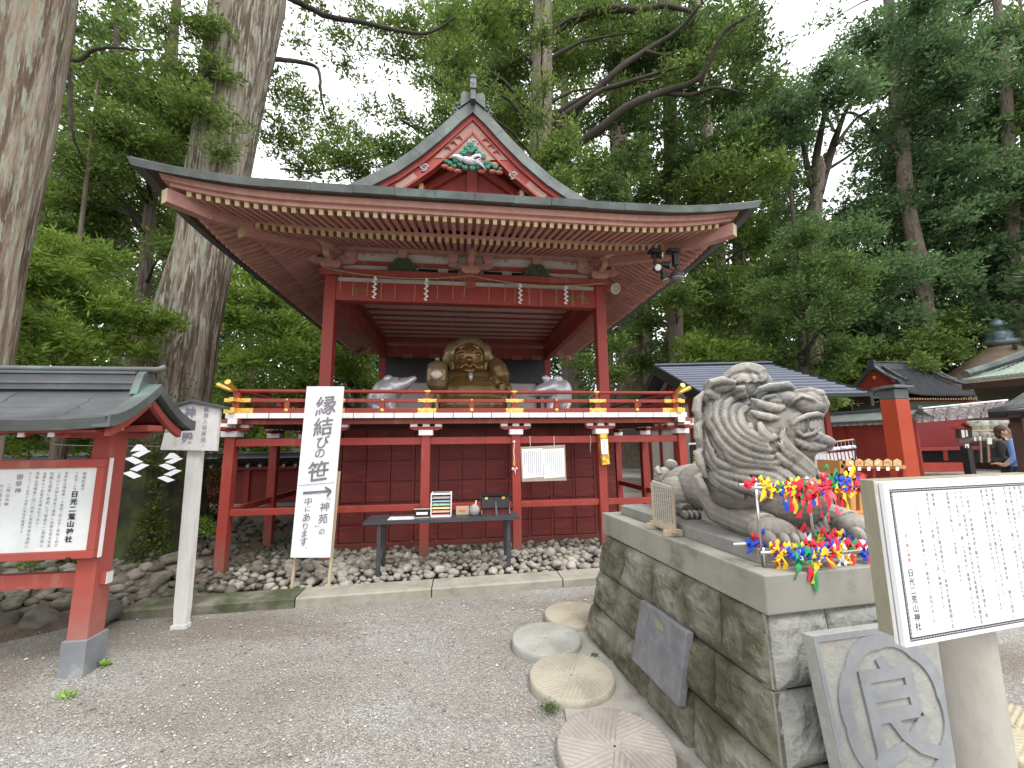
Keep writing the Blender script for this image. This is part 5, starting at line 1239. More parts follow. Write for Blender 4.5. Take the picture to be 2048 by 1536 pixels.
for s_ in (1, -1):
    L2 = lambda *a: [hp(p[0], p[1], s_*(p[2])) for p in a]
    # ear
    lion.tube(L2((1470, 772, .13), (1448, 768, .16), (1428, 772, .175), (1421, 784, .17)), [.035, .05, .045, .018], 10, flat=.55)
    lion.ball(hp(1442, 777, s_*.15), (.085, .030, .042), 14, 10, R=RH)
    lion.tube(L2((1440, 800, .15), (1424, 790, .175), (1420, 770, .17)), [.03, .025, .012], 8)
    # brow ridges, eye, cheek folds
    lion.tube(L2((1508, 796, .178), (1520, 786, .175), (1540, 780, .15), (1560, 777, .12), (1575, 773, .085), (1590, 780, .05)), [.006, .018, .024, .024, .020, .008], 10)
    lion.tube(L2((1514, 812, .185), (1530, 800, .175), (1548, 796, .155), (1562, 803, .135)), [.007, .010, .010, .007], 8)
    lion.ball(hp(1546, 806, s_*.138), (.040, .034, .024), 14, 10, R=RH)
    lion.tube(L2((1502, 803, .21), (1518, 811, .205), (1538, 818, .185), (1556, 820, .16), (1568, 816, .13)), [.008, .020, .025, .022, .008], 10)
    lion.tube(L2((1502, 826, .215), (1518, 833, .21), (1538, 838, .195), (1556, 838, .165)), [.008, .020, .022, .008], 10)
    # muzzle folds and nostril
    lion.tube(L2((1571, 818, .11), (1582, 806, .115), (1600, 795, .11), (1622, 800, .10), (1638, 812, .07)), [.004, .007, .008, .008, .006], 8)
    lion.tube(L2((1580, 850, .15), (1594, 840, .135), (1612, 833, .118), (1630, 830, .095), (1643, 833, .06)), [.010, .014, .015, .015, .012], 8)
    lion.ball(hp(1638, 788, s_*.032), (.026, .026, .022), 10, 8, R=RH)
    lion.tube(L2((1642, 796, .03), (1648, 808, .03), (1645, 822, .03), (1640, 836, .035)), [.024, .022, .018, .010], 8)
    for k in range(4): lion.tube(L2((1640-k*9, 832+k*1.5, .075+k*.007), (1640-k*9, 843+k*1, .072+k*.007)), [.012, .003], 6)   # teeth
    # lips: lower lip curve
    lion.tube(L2((1586, 846, .135), (1590, 862, .13), (1602, 872, .115), (1622, 868, .09), (1638, 858, .06)), [.007, .011, .011, .010, .008], 8)
    for k in range(3): lion.tube(L2((1634-k*10, 862+k*2, .06+k*.012), (1633-k*10, 852+k*2, .06+k*.012)), [.010, .003], 6)
    # beard flames
    for k, (a, b, l) in enumerate(((1586, 880, .11), (1596, 886, .10), (1606, 890, .085), (1618, 888, .07))):
        lion.tube(L2((a-6, b-6, l+.01), (a+8, b+4, l), (a+26, b+8-k, l*.75), (a+38, b+6-k*2, l*.4)), [.012, .020, .016, .005], 7)
lion.tube([hp(1615, 885), hp(1640, 890), hp(1658, 893), hp(1667, 893)], [.06, .045, .024, .008], 10)
lion.tube([hp(1560, 795), hp(1590, 790), hp(1620, 786), hp(1640, 788)], [.03, .034, .034, .028], 8)
lion.ball(hp(1608, 862), (.06, .05, .014), 12, 8, R=RH)    # tongue
# mane locks: (zoomed photograph points / 4.096) running back and down from the face
Z1 = lambda pts: [(1280+x/4.096, 700+y/4.096) for x, y in pts]
locks = [Z1([(880, 330), (780, 345), (690, 400), (650, 500), (665, 600), (730, 700), (830, 790), (950, 850), (1090, 870)]),
         Z1([(900, 380), (810, 395), (735, 450), (715, 540), (740, 620), (800, 700), (890, 760), (1000, 800), (1080, 810)]),
         Z1([(905, 430), (840, 450), (790, 500), (780, 570), (810, 640), (870, 700), (960, 750), (1060, 780)]),
         Z1([(900, 480), (860, 500), (835, 545), (850, 610), (900, 670), (980, 720), (1050, 740)]),
         Z1([(640, 370), (570, 400), (510, 480), (500, 570), (530, 640), (560, 720), (600, 800), (640, 870)]),
         Z1([(700, 360), (620, 420), (580, 500), (590, 590), (640, 660), (700, 760), (800, 840), (930, 890), (1080, 910), (1160, 890)]),
         Z1([(560, 600), (530, 680), (560, 760), (580, 860), (620, 930), (700, 980), (820, 1010), (950, 1040)]),
         Z1([(620, 800), (640, 880), (720, 930), (830, 960), (960, 970), (1080, 1000), (1180, 1060)]),
         Z1([(720, 800), (760, 870), (850, 915), (980, 930), (1100, 950), (1200, 1000), (1290, 1070)]),
         Z1([(600, 930), (640, 1000), (730, 1050), (850, 1090), (960, 1130), (1040, 1180)]),
         Z1([(560, 860), (590, 960), (640, 1050), (760, 1120), (880, 1170)]),
         Z1([(1100, 830), (1170, 900), (1250, 950), (1330, 1010), (1400, 1080)]),
         Z1([(1130, 740), (1190, 830), (1280, 900), (1370, 970), (1450, 1060)]),
         Z1([(1160, 640), (1170, 740), (1240, 830), (1330, 900), (1420, 980), (1490, 1060)]),
         Z1([(1000, 990), (1080, 1040), (1180, 1090), (1270, 1140)]),
         Z1([(1010, 290), (1000, 210), (930, 160), (830, 160), (740, 200), (690, 240)]),
         Z1([(960, 290), (930, 230), (870, 205), (800, 225), (740, 260)]),
         Z1([(1025, 260), (1000, 180), (920, 150), (840, 148), (760, 172)]),
         Z1([(905, 290), (880, 260), (840, 255), (790, 275)]),
         Z1([(520, 500), (480, 600), (500, 680), (480, 640)]),
         Z1([(550, 430), (600, 470), (610, 550), (560, 580), (540, 520), (570, 490)]),
         Z1([(860, 560), (840, 600), (880, 640), (930, 620)]),
         Z1([(980, 600), (1010, 680), (1060, 720), (1110, 700)])]
def smooth_line(p, m_=3):
    o = []
    for i in range(len(p)-1):
        p0, p1, p2, p3 = p[max(0, i-1)], p[i], p[i+1], p[min(len(p)-1, i+2)]
        for k in range(m_):
            u_ = k/m_; o.append(tuple(.5*((2*p1[j])+(p2[j]-p0[j])*u_+(2*p0[j]-5*p1[j]+4*p2[j]-p3[j])*u_*u_+(3*p1[j]-p0[j]-3*p2[j]+p3[j])*u_**3) for j in (0, 1)))
    return o+[p[-1]]
locks = [smooth_line(l_) for l_ in locks]
for lk in locks:
    n = len(lk); 
    for s_ in (1, -1):
        for off_, rr_ in ((0, 1.0), (-4.6, .42), (-1.5, .40), (1.6, .44), (4.7, .40)):
            pts = []
            for i, (x, y) in enumerate(lk):
                a, b = lk[max(0, i-1)], lk[min(n-1, i+1)]; tx, ty = b[0]-a[0], b[1]-a[1]; l = math.hypot(tx, ty) or 1
                X, Y = x+ty/l*off_, y-tx/l*off_
                pts.append(hp(X, Y, s_*(surf_lat(X, Y, .06)+(-.006 if off_ == 0 else (.0185 if abs(off_) < 2 else .0135)))))
            lion.tube(pts, [(.027 if off_ == 0 else .0155*rr_)*(.12+.88*math.sin(math.pi*min(1, (i+.3)/(n-.4)))**.6) for i in range(n)], 8)
# crest strands over the middle
for lat in (-.07, -.035, 0, .035, .07):
    lion.tube([hp(1530, 772, lat), hp(1518, 748, lat), hp(1496, 739, lat), hp(1468, 748, lat), hp(1446, 766, lat), hp(1430, 790, lat*1.4)], [.02, .026, .028, .026, .022, .012], 8)
for k in range(7):
    lat = -.18+.06*k; w_ = 6*math.sin(k*2.1)
    for a_, b_ in ((790, 850), (840, 900), (890, 950), (935, 985)):
        lion.tube([hp(1416+w_*.5, a_, lat), hp(1404+w_*.5, a_+14, lat*1.05), hp(1402+(a_-790)*.08, a_+34, lat*1.08), hp(1412+(a_-790)*.08, b_, lat)], [.012, .026, .026, .010], 8)
# body lying along the plinth
zt = .985
lion.ball((1.80, 2.28, 1.17), (.30, .30, .22), 24, 16); lion.ball((1.76, 2.62, 1.16), (.26, .36, .20), 24, 16); lion.ball((1.74, 2.86, 1.14), (.26, .22, .18), 20, 14)
for sx, x in ((-1, 1.555), (1, 2.03)):
    lion.tube([(x+(.03 if sx < 0 else -.05), 2.46, 1.16), (x, 2.28, 1.08), (x-.01, 2.05, 1.055), (x-.02, 1.93, 1.05)], [.10, .10, .085, .075], 14)
    lion.ball((x-.02, 1.90, 1.045), (.105, .11, .065), 16, 12)
    for k in range(4):
        tx_ = x-.02+(-.075+.05*k); ty_ = 1.835-(.02 if k in (1, 2) else 0)
        lion.ball((tx_, ty_, 1.025), (.029, .05, .040), 12, 8); lion.tube([(tx_, ty_-.035, 1.03), (tx_, ty_-.058, 1.005)], [.013, .005], 6)
    lion.tube([(x, 2.4, 1.02), (x-.0, 2.2, zt+.02)], [.09, .06], 10)
for sx, x in ((-1, 1.50), (1, 2.03)):   # hind legs
    lion.ball((x+sx*-.06, 2.80, 1.10), (.14, .20, .14), 18, 12)
    lion.tube([(x, 2.88, 1.03), (x, 2.70, 1.025), (x, 2.60, 1.02)], [.065, .06, .055], 12)
    for k in range(4): lion.ball((x-.055+.037*k, 2.545, 1.012), (.022, .042, .03), 10, 8)
# tail: curled clump
lion.ball((1.60, 3.05, 1.14), (.10, .09, .13), 16, 12); lion.ball((1.57, 3.02, 1.20), (.085, .08, .09), 14, 10); lion.ball((1.63, 3.02, 1.29), (.055, .055, .06), 14, 10)
for k in range(5): 
    a = k*.7; lion.tube([(1.53+.02*math.cos(a), 2.97, 1.10+.035*k), (1.50, 3.0, 1.13+.035*k), (1.54, 3.05, 1.17+.03*k)], [.012, .022, .012], 7)
for k in range(16):   # curls on chest between the paws
    x = 1.66+.02*k; lion.tube([(x, 1.99+.02*math.sin(k), 1.05+.03*(k % 3)), (x+.02, 1.96, 1.02), (x+.03, 1.99, zt)], [.012, .018, .014], 6)
lion.ball((1.80, 2.12, 1.10), (.16, .14, .13), 16, 12)
lo_ = sculpt('lion_statue', lion, .0060, LST, disp=.003, dscale=18, smooth_it=0, base=(1.76, 2.45, .985))
tag(lo_, 'grey carved stone lion with curling mane and open mouth lying on the pedestal', 'lion statue')
# ---- little standing sign on the slab
A, B = bz(1308, 1042, .965), bz(1350, 1058, .965); dv = (B-A).normalized(); nn = Vector((-dv.y, dv.x, 0)); nn = nn if nn.x < 0 else -nn
ws = thing('small_wooden_sign', 'little weathered wooden sign with ink lines at the left edge of the slab', 'sign', (A.x, A.y, .92))
h_ = .265; ln = (B-A).length
MB().prism([A, B, B+Vector((0, 0, h_-.02)), A+Vector((0, 0, h_))], nn*-.012).build('board', mat('old_grey_board', (.50, .46, .40), (.40, .36, .30), 7, .8, .3, 40, stretch=(1, 1, 8)), ws, bevel=.002)
for p in (A-dv*.006, B-dv*.006): MB().prism([p, p+dv*.012, p+dv*.012+Vector((0, 0, h_-.015)), p+Vector((0, 0, h_-.015))], nn*.006).build('edge_strip', WOODP, ws)
MB().bar(A-Vector((0, 0, .01))-dv*.02, B-Vector((0, 0, .01))+dv*.03, .035, .022).build('foot_rail', WOODP, ws)
for p in (A+dv*.02, B-dv*.02): MB().bar(p-Vector((0, 0, .026))+nn*.06, p-Vector((0, 0, .026))-nn*.06, .035, .036).build('foot_block', WOODP, ws, bevel=.003)
mb = MB()
for k in range(9):
    x = .025+k*(ln-.05)/8; z = h_-.035
    while z > .03:
        l = r3.uniform(.008, .02); p = A+dv*x+Vector((0, 0, z))+nn*.001; mb.add([p, p+dv*.006, p+dv*.006-Vector((0, 0, l)), p-Vector((0, 0, l))], [(0, 1, 2, 3)]); z -= l+.004
mb.build('ink_lines', INK, ws)
# ---- ribbon racks
STL = mat('brushed_steel', (.62, .61, .60), rough=.28, metal=1)
rk = thing('ribbon_rack', 'thin steel rack with upper rails on tall rods standing before the lion, hung with ribbons', 'rack', (1.33, 1.78, .92))
yA = 1.74; zA = by(1512, 970, yA).z
for px in (1512, 1616):
    x = by(px, 980, 1.78).x; MB().tube([(x, 1.78, .92), (x, 1.78, zA+.012)], .0065, 10).build('upright', STL, rk, smooth=True)
    MB().ball((x, 1.78, zA+.018), .010, 8, 6).build('cap_nut', STL, rk)
for (a, b, y) in (((1478, 970), (1765, 963), 1.80), ((1500, 976), (1765, 970), 1.74)):
    MB().tube([by(*a, y), by(*b, y)], .0078, 10).build('rail', STL, rk, smooth=True)
rk2 = thing('ribbon_rack', 'low steel rack with three short-legged rails at the slab edge, crowded with ribbons', 'rack', (1.33, 1.70, .92))
RB = [((1466, 1089), (1775, 1075), 1.86), ((1521, 1106), (1775, 1090), 1.76), ((1587, 1113), (1720, 1102), 1.70)]
for a, b, y in RB: MB().tube([by(*a, y), by(*b, y)], .0085, 10).build('rail', STL, rk2, smooth=True)
for px, y in ((1527, 1.76), (1638, 1.72), (1745, 1.78)):
    p = by(px, 1104, y); MB().tube([(p.x, y, .92), (p.x, y, p.z+.02)], .006, 8).build('leg', STL, rk2, smooth=True)
RC = {'red': (.62, .018, .045), 'blue': (.015, .07, .48), 'yellow': (.80, .48, .02), 'green': (.01, .26, .08), 'white': (.80, .80, .83), 'orange': (.75, .25, .03), 'pink': (.75, .10, .14)}
RM = {k: mat(k+'_satin', c, tuple(min(1, q*1.3+.01) for q in c), 14, .5, .3, 60, spec=.35, rnd=.18, bdist=.004) for k, c in RC.items()}
rrb = random.Random(12)
def strip(mb, pts, w, side):
    L_, R_ = [], []
    for i, p in enumerate(pts):
        p = Vector(p); s = Vector(side).normalized(); tw_ = .6*math.sin(i*1.1+pts[0][0]*90); s = (s*math.cos(tw_)+Vector((-s.y, s.x, .0))*math.sin(tw_)).normalized()
        L_.append(p-s*w/2); R_.append(p+s*w/2)
    mb.sheet([L_, [(a+b)/2+Vector((0, -.002, 0)) for a, b in zip(L_, R_)], R_])
def ribbon(px, py, y, col, tail=None, up=False, big=1, rackname='upper', group=None, lab=''):
    c = by(px, py, y); t = thing('ribbon', lab, 'ribbon', c, group) ; mb = MB()
    r = .010*big; mb.ball(c, (r*.9, r, r*1.1), 8, 6)
    for s in (-1, 1):
        a = rrb.uniform(.2, .8)*(1 if not up else 2.2); l = rrb.uniform(.018, .03)*big
        e = c+Vector((s*l, -.008*big, l*a)); m1 = c+Vector((s*l*.6, -.012*big, l*a+.010*big)); m2 = c+Vector((s*l*.6, -.006, l*a-.010*big))
        strip(mb, [c, m1, e, m2, c+Vector((0, -.002, 0))], .017*big, (.2, .3, 1))
    mb.build('bow', RM[col], t, smooth=True)
    ends = [tail] if tail else []
    if not tail or rrb.random() < .6: ends.append((px+rrb.uniform(-9, 9), py+rrb.uniform(6, 15)*(1 if not up else -1)))
    for (tx, ty) in ends:
        e = by(tx, ty, y-.012); mb = MB(); n = 7
        pts = [c.lerp(e, i/n)+Vector((.004*math.sin(i*1.3+px), -.008*math.sin(i/n*math.pi)-.004, .010*math.sin(i/n*math.pi) if not up else 0)) for i in range(n+1)]
        strip(mb, pts, .021*(1 if big > .8 else .8), (1, .15, 0)); mb.build('tail', RM[col], t, smooth=True)
def zz(x, y): return 1440+x/5.12, 900+y/5.12
UPR = [(285, 360, 'red', None, 0, 1.1), (450, 345, 'yellow', (415, 525), 0, 1.1), (535, 390, 'yellow', (505, 495), 0, 1), (590, 400, 'yellow', None, 0, .9), (600, 420, 'blue', (680, 625), 0, 1), (645, 400, 'yellow', None, 0, .9), (700, 385, 'red', (722, 625), 0, 1.1), (735, 400, 'yellow', (760, 650), 0, .8), (790, 375, 'blue', None, 0, .9), (815, 395, 'green', (815, 615), 0, 1), (880, 470, 'red', (915, 650), 0, 2.1), (845, 500, 'red', (800, 690), 0, 1.4), (935, 420, 'red', (1045, 690), 0, 1.2), (1000, 400, 'blue', None, 0, 1), (1075, 400, 'red', (1105, 720), 0, 1.1), (1055, 325, 'red', None, 1, 1), (1140, 325, 'green', None, 1, 1.1), (1110, 405, 'pink', (1205, 660), 0, .7), (1205, 325, 'blue', None, 0, 1), (1265, 320, 'blue', None, 0, 1.1), (1320, 300, 'yellow', None, 1, 1.1), (1220, 410, 'yellow', (1300, 610), 0, 1.1), (1300, 430, 'yellow', None, 0, 1.1), (1355, 360, 'blue', None, 0, 1.1), (1400, 325, 'red', None, 0, 1.2), (1440, 400, 'red', None, 0, 1.5), (980, 345, 'orange', None, 0, .9), (620, 350, 'green', None, 0, .7), (760, 350, 'yellow', None, 0, .9), (1280, 375, 'blue', None, 0, 1)]
LOR = [(355, 918, 'red', None, 1, .9, 0), (325, 965, 'blue', (285, 1060), 0, 1.3, 0), (400, 958, 'red', None, 0, .8, 0), (460, 985, 'blue', (430, 1030), 0, 1.2, 0), (480, 905, 'blue', None, 1, 1, 0), (535, 940, 'blue', None, 0, .8, 0), (600, 955, 'green', (640, 1000), 0, 1, 0), (680, 930, 'red', None, 0, 1.2, 0), (800, 905, 'red', None, 1, 1.4, 0), (890, 920, 'white', (950, 960), 0, 1, 0), (780, 975, 'green', (830, 1040), 0, 1.1, 0), (1015, 940, 'green', None, 0, 1.1, 0), (990, 905, 'yellow', None, 0, .9, 0), (1100, 905, 'red', None, 0, 1.4, 0), (1120, 960, 'blue', (1190, 1040), 0, 1.1, 0), (1200, 890, 'yellow', None, 1, 1.1, 0), (1225, 975, 'white', (1280, 1010), 0, 1.2, 0), (1300, 915, 'blue', None, 0, 1.3, 0), (1300, 985, 'yellow', None, 0, 1.1, 0), (1370, 960, 'blue', None, 0, 1.3, 0), (1470, 935, 'blue', None, 0, 1.2, 0), (1490, 875, 'red', None, 0, 1.2, 0), (1530, 960, 'blue', None, 0, 1.1, 0),
       (545, 1000, 'yellow', None, 0, 1, 1), (615, 1060, 'yellow', (665, 1235), 0, 1.5, 1), (580, 1090, 'yellow', (590, 1225), 0, 1.2, 1), (600, 1120, 'red', (570, 1190), 0, .7, 1), (695, 1030, 'yellow', None, 0, 1, 1), (730, 1070, 'blue', None, 0, 1.1, 1), (905, 990, 'red', None, 0, 1.2, 1), (985, 1000, 'red', None, 0, 1.3, 1), (900, 1040, 'green', None, 0, 1, 1), (1110, 1050, 'red', (1140, 1345), 0, 1.8, 1), (1080, 1090, 'red', (1100, 1310), 0, 1, 1), (1210, 1070, 'white', (1195, 1280), 0, 1.4, 1), (1270, 1130, 'white', (1285, 1205), 0, 1.1, 1), (1310, 1100, 'yellow', None, 0, 1.2, 1), (1360, 1040, 'red', (1320, 1245), 0, 1.5, 1), (1430, 1000, 'red', None, 0, 1.2, 1), (1460, 1060, 'blue', None, 0, 1.4, 1), (1490, 1090, 'red', (1520, 1145), 0, .9, 1), (1540, 1010, 'red', None, 0, 1.2, 1),
       (810, 1130, 'green', (765, 1330), 0, 1.5, 2), (890, 1090, 'blue', None, 0, 1.3, 2), (915, 1120, 'green', (985, 1440), 0, 1.1, 2), (900, 1130, 'red', (912, 1335), 0, .8, 2), (980, 1120, 'yellow', (940, 1365), 0, 1.6, 2), (1020, 1070, 'yellow', (1160, 1200), 0, 1.1, 2), (860, 1060, 'blue', None, 0, .9, 2)]
for k_ in range(16): UPR.append((rrb.uniform(560, 1470), rrb.uniform(350, 400), rrb.choice(('red', 'yellow', 'blue', 'green', 'red', 'yellow')), None, 0, rrb.uniform(.7, 1.0)))
for k_ in range(6): x_ = rrb.uniform(620, 1440); UPR.append((x_, 395, rrb.choice(('red', 'yellow', 'blue')), (x_+rrb.uniform(-20, 20), rrb.uniform(500, 600)), 0, .9))
for k_ in range(24): LOR.append((rrb.uniform(560, 1540), 0, rrb.choice(('red', 'yellow', 'blue', 'green', 'red', 'blue', 'white')), None, 0, rrb.uniform(.8, 1.15), rrb.choice((0, 1, 1, 2))))
LOR = [(a[0] if a[6] < 2 or a[0] < 1300 else 1200.0, a[1] or (965-(a[0]-300)*.045 if a[6] == 0 else 1045-(a[0]-500)*.07 if a[6] == 1 else 1090-(a[0]-760)*.08))+tuple(a[2:]) for a in LOR]
ORD = ('first', 'second', 'third', 'fourth', 'fifth', 'sixth', 'seventh', 'eighth', 'ninth', 'tenth', 'eleventh', 'twelfth', 'thirteenth', 'fourteenth', 'fifteenth', 'sixteenth', 'seventeenth', 'eighteenth', 'nineteenth', 'twentieth')
def ordn(seq, item, key): q_ = sorted([a for a in seq if key(a) == key(item)], key=lambda a: a[0]); return 'only' if len(q_) == 1 else ORD[q_.index(item)], len(q_)
for IT in UPR:
    x, y, c, tl, up, bg_ = IT
    p = zz(x, y); w_ = 'long hanging end' if tl else ('short upturned loops' if up else 'short loose ends')
    ribbon(*p, 1.735, c, zz(*tl) if tl else None, up, bg_*1.15, group='ribbons on the upper rail', lab='%s %s ribbon%s on the upper rail, %s' % (ordn(UPR, IT, lambda a: a[2])[0], c, '' if ordn(UPR, IT, lambda a: a[2])[1] == 1 else ' from left', w_))
for IT in LOR:
    x, y, c, tl, up, bg_, bar = IT
    p = zz(x, y); w_ = 'long hanging end' if tl else ('short upturned loops' if up else 'short loose ends')
    rn = ('rear', 'middle', 'front')[bar]
    ribbon(*p, RB[bar][2]-.012, c, zz(*tl) if tl else None, up, bg_*1.15, group='ribbons on the low rack', lab='%s %s ribbon%s on the low %s rail, %s' % (ordn(LOR, IT, lambda a: (a[2], a[6]))[0], c, '' if ordn(LOR, IT, lambda a: (a[2], a[6]))[1] == 1 else ' from left', rn, w_))
# ---- white text board on a log post at the right
ds = Vector((.993, .12, 0)).normalized(); ns_ = Vector((.12, -.993, 0)).normalized(); S0 = bp(1766, 965, (1.092, .95, 1.2), ns_)
def sp(px, py, o=0): return bp(px, py, S0+ns_*o, ns_)
zT = S0.z; zBt = sp(1802, 1298).z; Wd = .66
sg = thing('white_text_board', 'thick white board of vertical printed text with a chain border on a log post', 'sign board', (1.42, 1.02, 0))
MB().prism([S0, S0+ds*Wd, S0+ds*Wd+Vector((0, 0, zBt-zT)), S0+Vector((0, 0, zBt-zT))], -ns_*.012).build('face_board', mat('white_acrylic', (.80, .81, .82), (.76, .77, .78), 3, .4), sg, bevel=.0015)
S1 = S0-ns_*.0155
MB().prism([S1, S1+ds*Wd, S1+ds*Wd+Vector((0, 0, zBt-zT)), S1+Vector((0, 0, zBt-zT))], -ns_*.008).build('middle_board', WHT, sg, bevel=.001)
S2 = S0-ns_*.0235+Vector((0, 0, .004))
MB().prism([S2, S2+ds*Wd, S2+ds*Wd+Vector((0, 0, zBt-zT+.012)), S2+Vector((0, 0, zBt-zT+.012))], -ns_*.036).build('timber_back', mat('grey_olive_timber', (.30, .28, .20), (.22, .21, .15), 9, .85, .4, 50, stretch=(1, 1, .3)), sg, bevel=.002)
LOG = mat('peeled_birch_log', (.46, .44, .40), (.34, .32, .27), 7, .8, .5, 40, stretch=(1, 1, .4), c3=(.20, .12, .08), scale3=9, lo3=.63, hi3=.67, bdist=.006)
mb = MB(); lc = by(1935, 1300, 1.09); rws = []
for i in range(24):
    z = -.03+i*(zT-.03)/23; rws.append([(lc.x+(.060+.004*noise.noise(Vector((math.cos(a)*2, math.sin(a)*2, z*4))))*math.cos(a), 1.09+.060*math.sin(a), z) for a in [2*math.pi*k/24 for k in range(25)]])
mb.sheet(rws).build('log_post', LOG, sg, smooth=True)
# chain border
bl = [sp(1778, 979), sp(1813, 1285)]; bx0 = (bl[0]-S0).dot(ds); bz0 = bl[0].z-S0.z; bz1 = bl[1].z-S0.z; bw = .0085; bx1 = Wd-bx0
mb = MB(); mw = MB()
def brd(a0, a1, z0, z1): 
    f = lambda a, z: S0+ds*a+Vector((0, 0, z))+ns_*.0006
    mb.add([f(a0, z0), f(a1, z0), f(a1, z1), f(a0, z1)], [(0, 1, 2, 3)])
brd(bx0, bx1, bz0-bw, bz0); brd(bx0, bx1, bz1, bz1+bw); brd(bx0, bx0+bw, bz1+bw, bz0-bw); brd(bx1-bw, bx1, bz1+bw, bz0-bw)
mb.build('border_band', INK, sg)
def link(a, z, hor_=True):
    f = lambda a_, z_: S0+ds*a_+Vector((0, 0, z_))+ns_*.0011
    for o_ in (-1, 1):
        pts = []
        for k in range(8):
            t = 2*math.pi*k/8; x_, y_ = .0021*math.cos(t), .0009*math.sin(t); c, s = math.cos(.75*o_), math.sin(.75*o_)
            x2, y2 = x_*c-y_*s+o_*.0019, x_*s+y_*c
            pts.append(f(a+(x2 if hor_ else y2), z+(y2 if hor_ else x2)))
        mw.add(pts, [tuple(range(8))])
n = int((bx1-bx0)/.0095)
for i in range(n):
    a = bx0+bw/2+(bx1-bx0-bw)*i/(n-1); link(a, bz0-bw/2); link(a, bz1+bw/2)
n = int((bz0-bz1)/.0095)
for i in range(1, n-1):
    z = bz1+bw/2+(bz0-bz1-bw)*i/(n-1); link(bx0+bw/2, z, False); link(bx1-bw/2, z, False)
mw.build('chain_pattern', PAPER, sg)
def z2(x, y): return 1760+x/4.517, 950+y/4.517
def scol(mb, txt, top, bot, bold=0, k=.92):
    a, b = sp(*z2(*top)), sp(*z2(*bot)); A_ = (a-S0).dot(ds); s = (a.z-b.z)/len(txt)
    for i, ch in enumerate(txt):
        if ch in ' 　': continue
        vs_, fs_ = text_geo(ch, s*k, 1, bold=bold*s)
        if not vs_: continue
        cx_ = 0; cy_ = s*k*.35
        if ch in '、。': cx_ = -s*.55; cy_ = -s*.2
        mx_ = (min(v.x for v in vs_)+max(v.x for v in vs_))/2 if ch not in '、。' else 0
        zc_ = a.z-s*(i+.5)
        mb.add([S0+ds*(A_+v.x-mx_-cx_)+ns_*.0008+Vector((0, 0, zc_-S0.z+v.y-cy_)) for v in vs_], fs_)
mb = MB()
for t_, a, b in (('ここに、あらゆる良い縁を願い「良い縁狛犬」と名付けました。', (318, 170), (475, 1390)), ('周年を記念して、平成二十七年十二月に奉納されました。', (418, 160), (560, 1265)), ('栃木県さくら市在住の飯沼休哉氏より、世界文化遺産登録十五', (470, 160), (612, 1395)), ('全国神社でも他にない、大変珍しい狛犬です。', (600, 150), (715, 1025)), ('です。左右の「良」「縁」の文字枠は八稜鏡を象ったものです。', (672, 145), (810, 1360)), ('たもので、台座は日本三大鏡石と言われる茨城県産の青鏡目石', (722, 140), (862, 1358)), ('この狛犬は、飛鳥時代当初の獅子の形をインド黒大理石に彫っ', (775, 140), (915, 1345)), ('現在では、両者を合わせて狛犬と呼ぶようになっております。', (908, 130), (1045, 1285)), ('阿吽の開口閉口の像が対で置かれるようになりました。', (955, 125), (1085, 1145)), ('平安時代になって、それぞれ異なる形相を持つ、獅子と狛犬の', (1005, 120), (1142, 1310)), ('左右の姿に差異はなく、開口した獅子であったと言われます。', (1115, 105), (1247, 1205)), ('中国を経て飛鳥時代に日本に伝わった当初は、獅子があり、', (1163, 105), (1290, 1190)), ('像とされています。', (1210, 100), (1257, 435)), ('起源は、古代エジプト・メソポタミアの獅子の', (1255, 95), (1360, 1000))):
    t_ = t_.replace('「', '﹁').replace('」', '﹂'); scol(mb, t_, a, b)
scol(mb, '日光二荒山神社', (270, 845), (336, 1412), .004, .98)
mb.build('lettering', INK, sg)
mb = MB(); scol(mb, '良い縁の神様', (230, 530), (268, 790), 0, .95); mb.build('red_lettering', INKR, sg)

# ---------------------------------------------------------------- gilded deity statue and two silver rats on the stage
GLD = mat('dull_gold_lacquer', (.25, .165, .065), (.19, .125, .05), 5, .36, .3, 14, metal=.4, c3=(.45, .38, .26), scale3=4, lo3=.58, hi3=.75, bdist=.01)
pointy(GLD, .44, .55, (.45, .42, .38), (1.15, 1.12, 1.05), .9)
YS = 7.9; dk = MB()
def dp(x, y, Y=YS): return by(840+x/9.035, 660+y/9.035, Y)
Rk = Matrix.Identity(3); u = .0114   # metres per tenth... one photograph pixel at this depth
def db(x, y, rx, ry, rz, dY=0, ball=None): (ball or dk).ball(dp(x, y, YS+dY), (rx*u/9.035, ry*u/9.035, rz*u/9.035), 20, 14)
hk = MB(); db(880, 350, 290, 290, 190, .10, hk); db(640, 430, 190, 190, 200, .13, hk); db(1130, 440, 160, 190, 190, .13, hk); db(900, 260, 230, 210, 110, .08, hk); db(520, 520, 110, 130, 120, .14, hk); db(1240, 520, 90, 130, 110, .14, hk)
body_ = dk; dk = MB(); db(890, 500, 262, 250, 320, 0)
db(760, 680, 120, 110, 90, -.17); db(1030, 680, 120, 110, 90, -.17)      # cheeks
db(885, 545, 60, 70, 50, -.27); db(850, 560, 35, 50, 30, -.26); db(925, 560, 35, 50, 30, -.26)   # nose
db(890, 660, 62, 50, 30, -.27); db(890, 740, 100, 60, 50, -.22)   # mouth, chin
def dt(pts, r, dY=-.25): dk.tube([dp(x, y, YS+dY+(.0012*abs(x-890)**1.35*u*.12 if True else 0)) for x, y in pts], [q*u/9.035 for q in (r if isinstance(r, list) else [r]*len(pts))], 8)
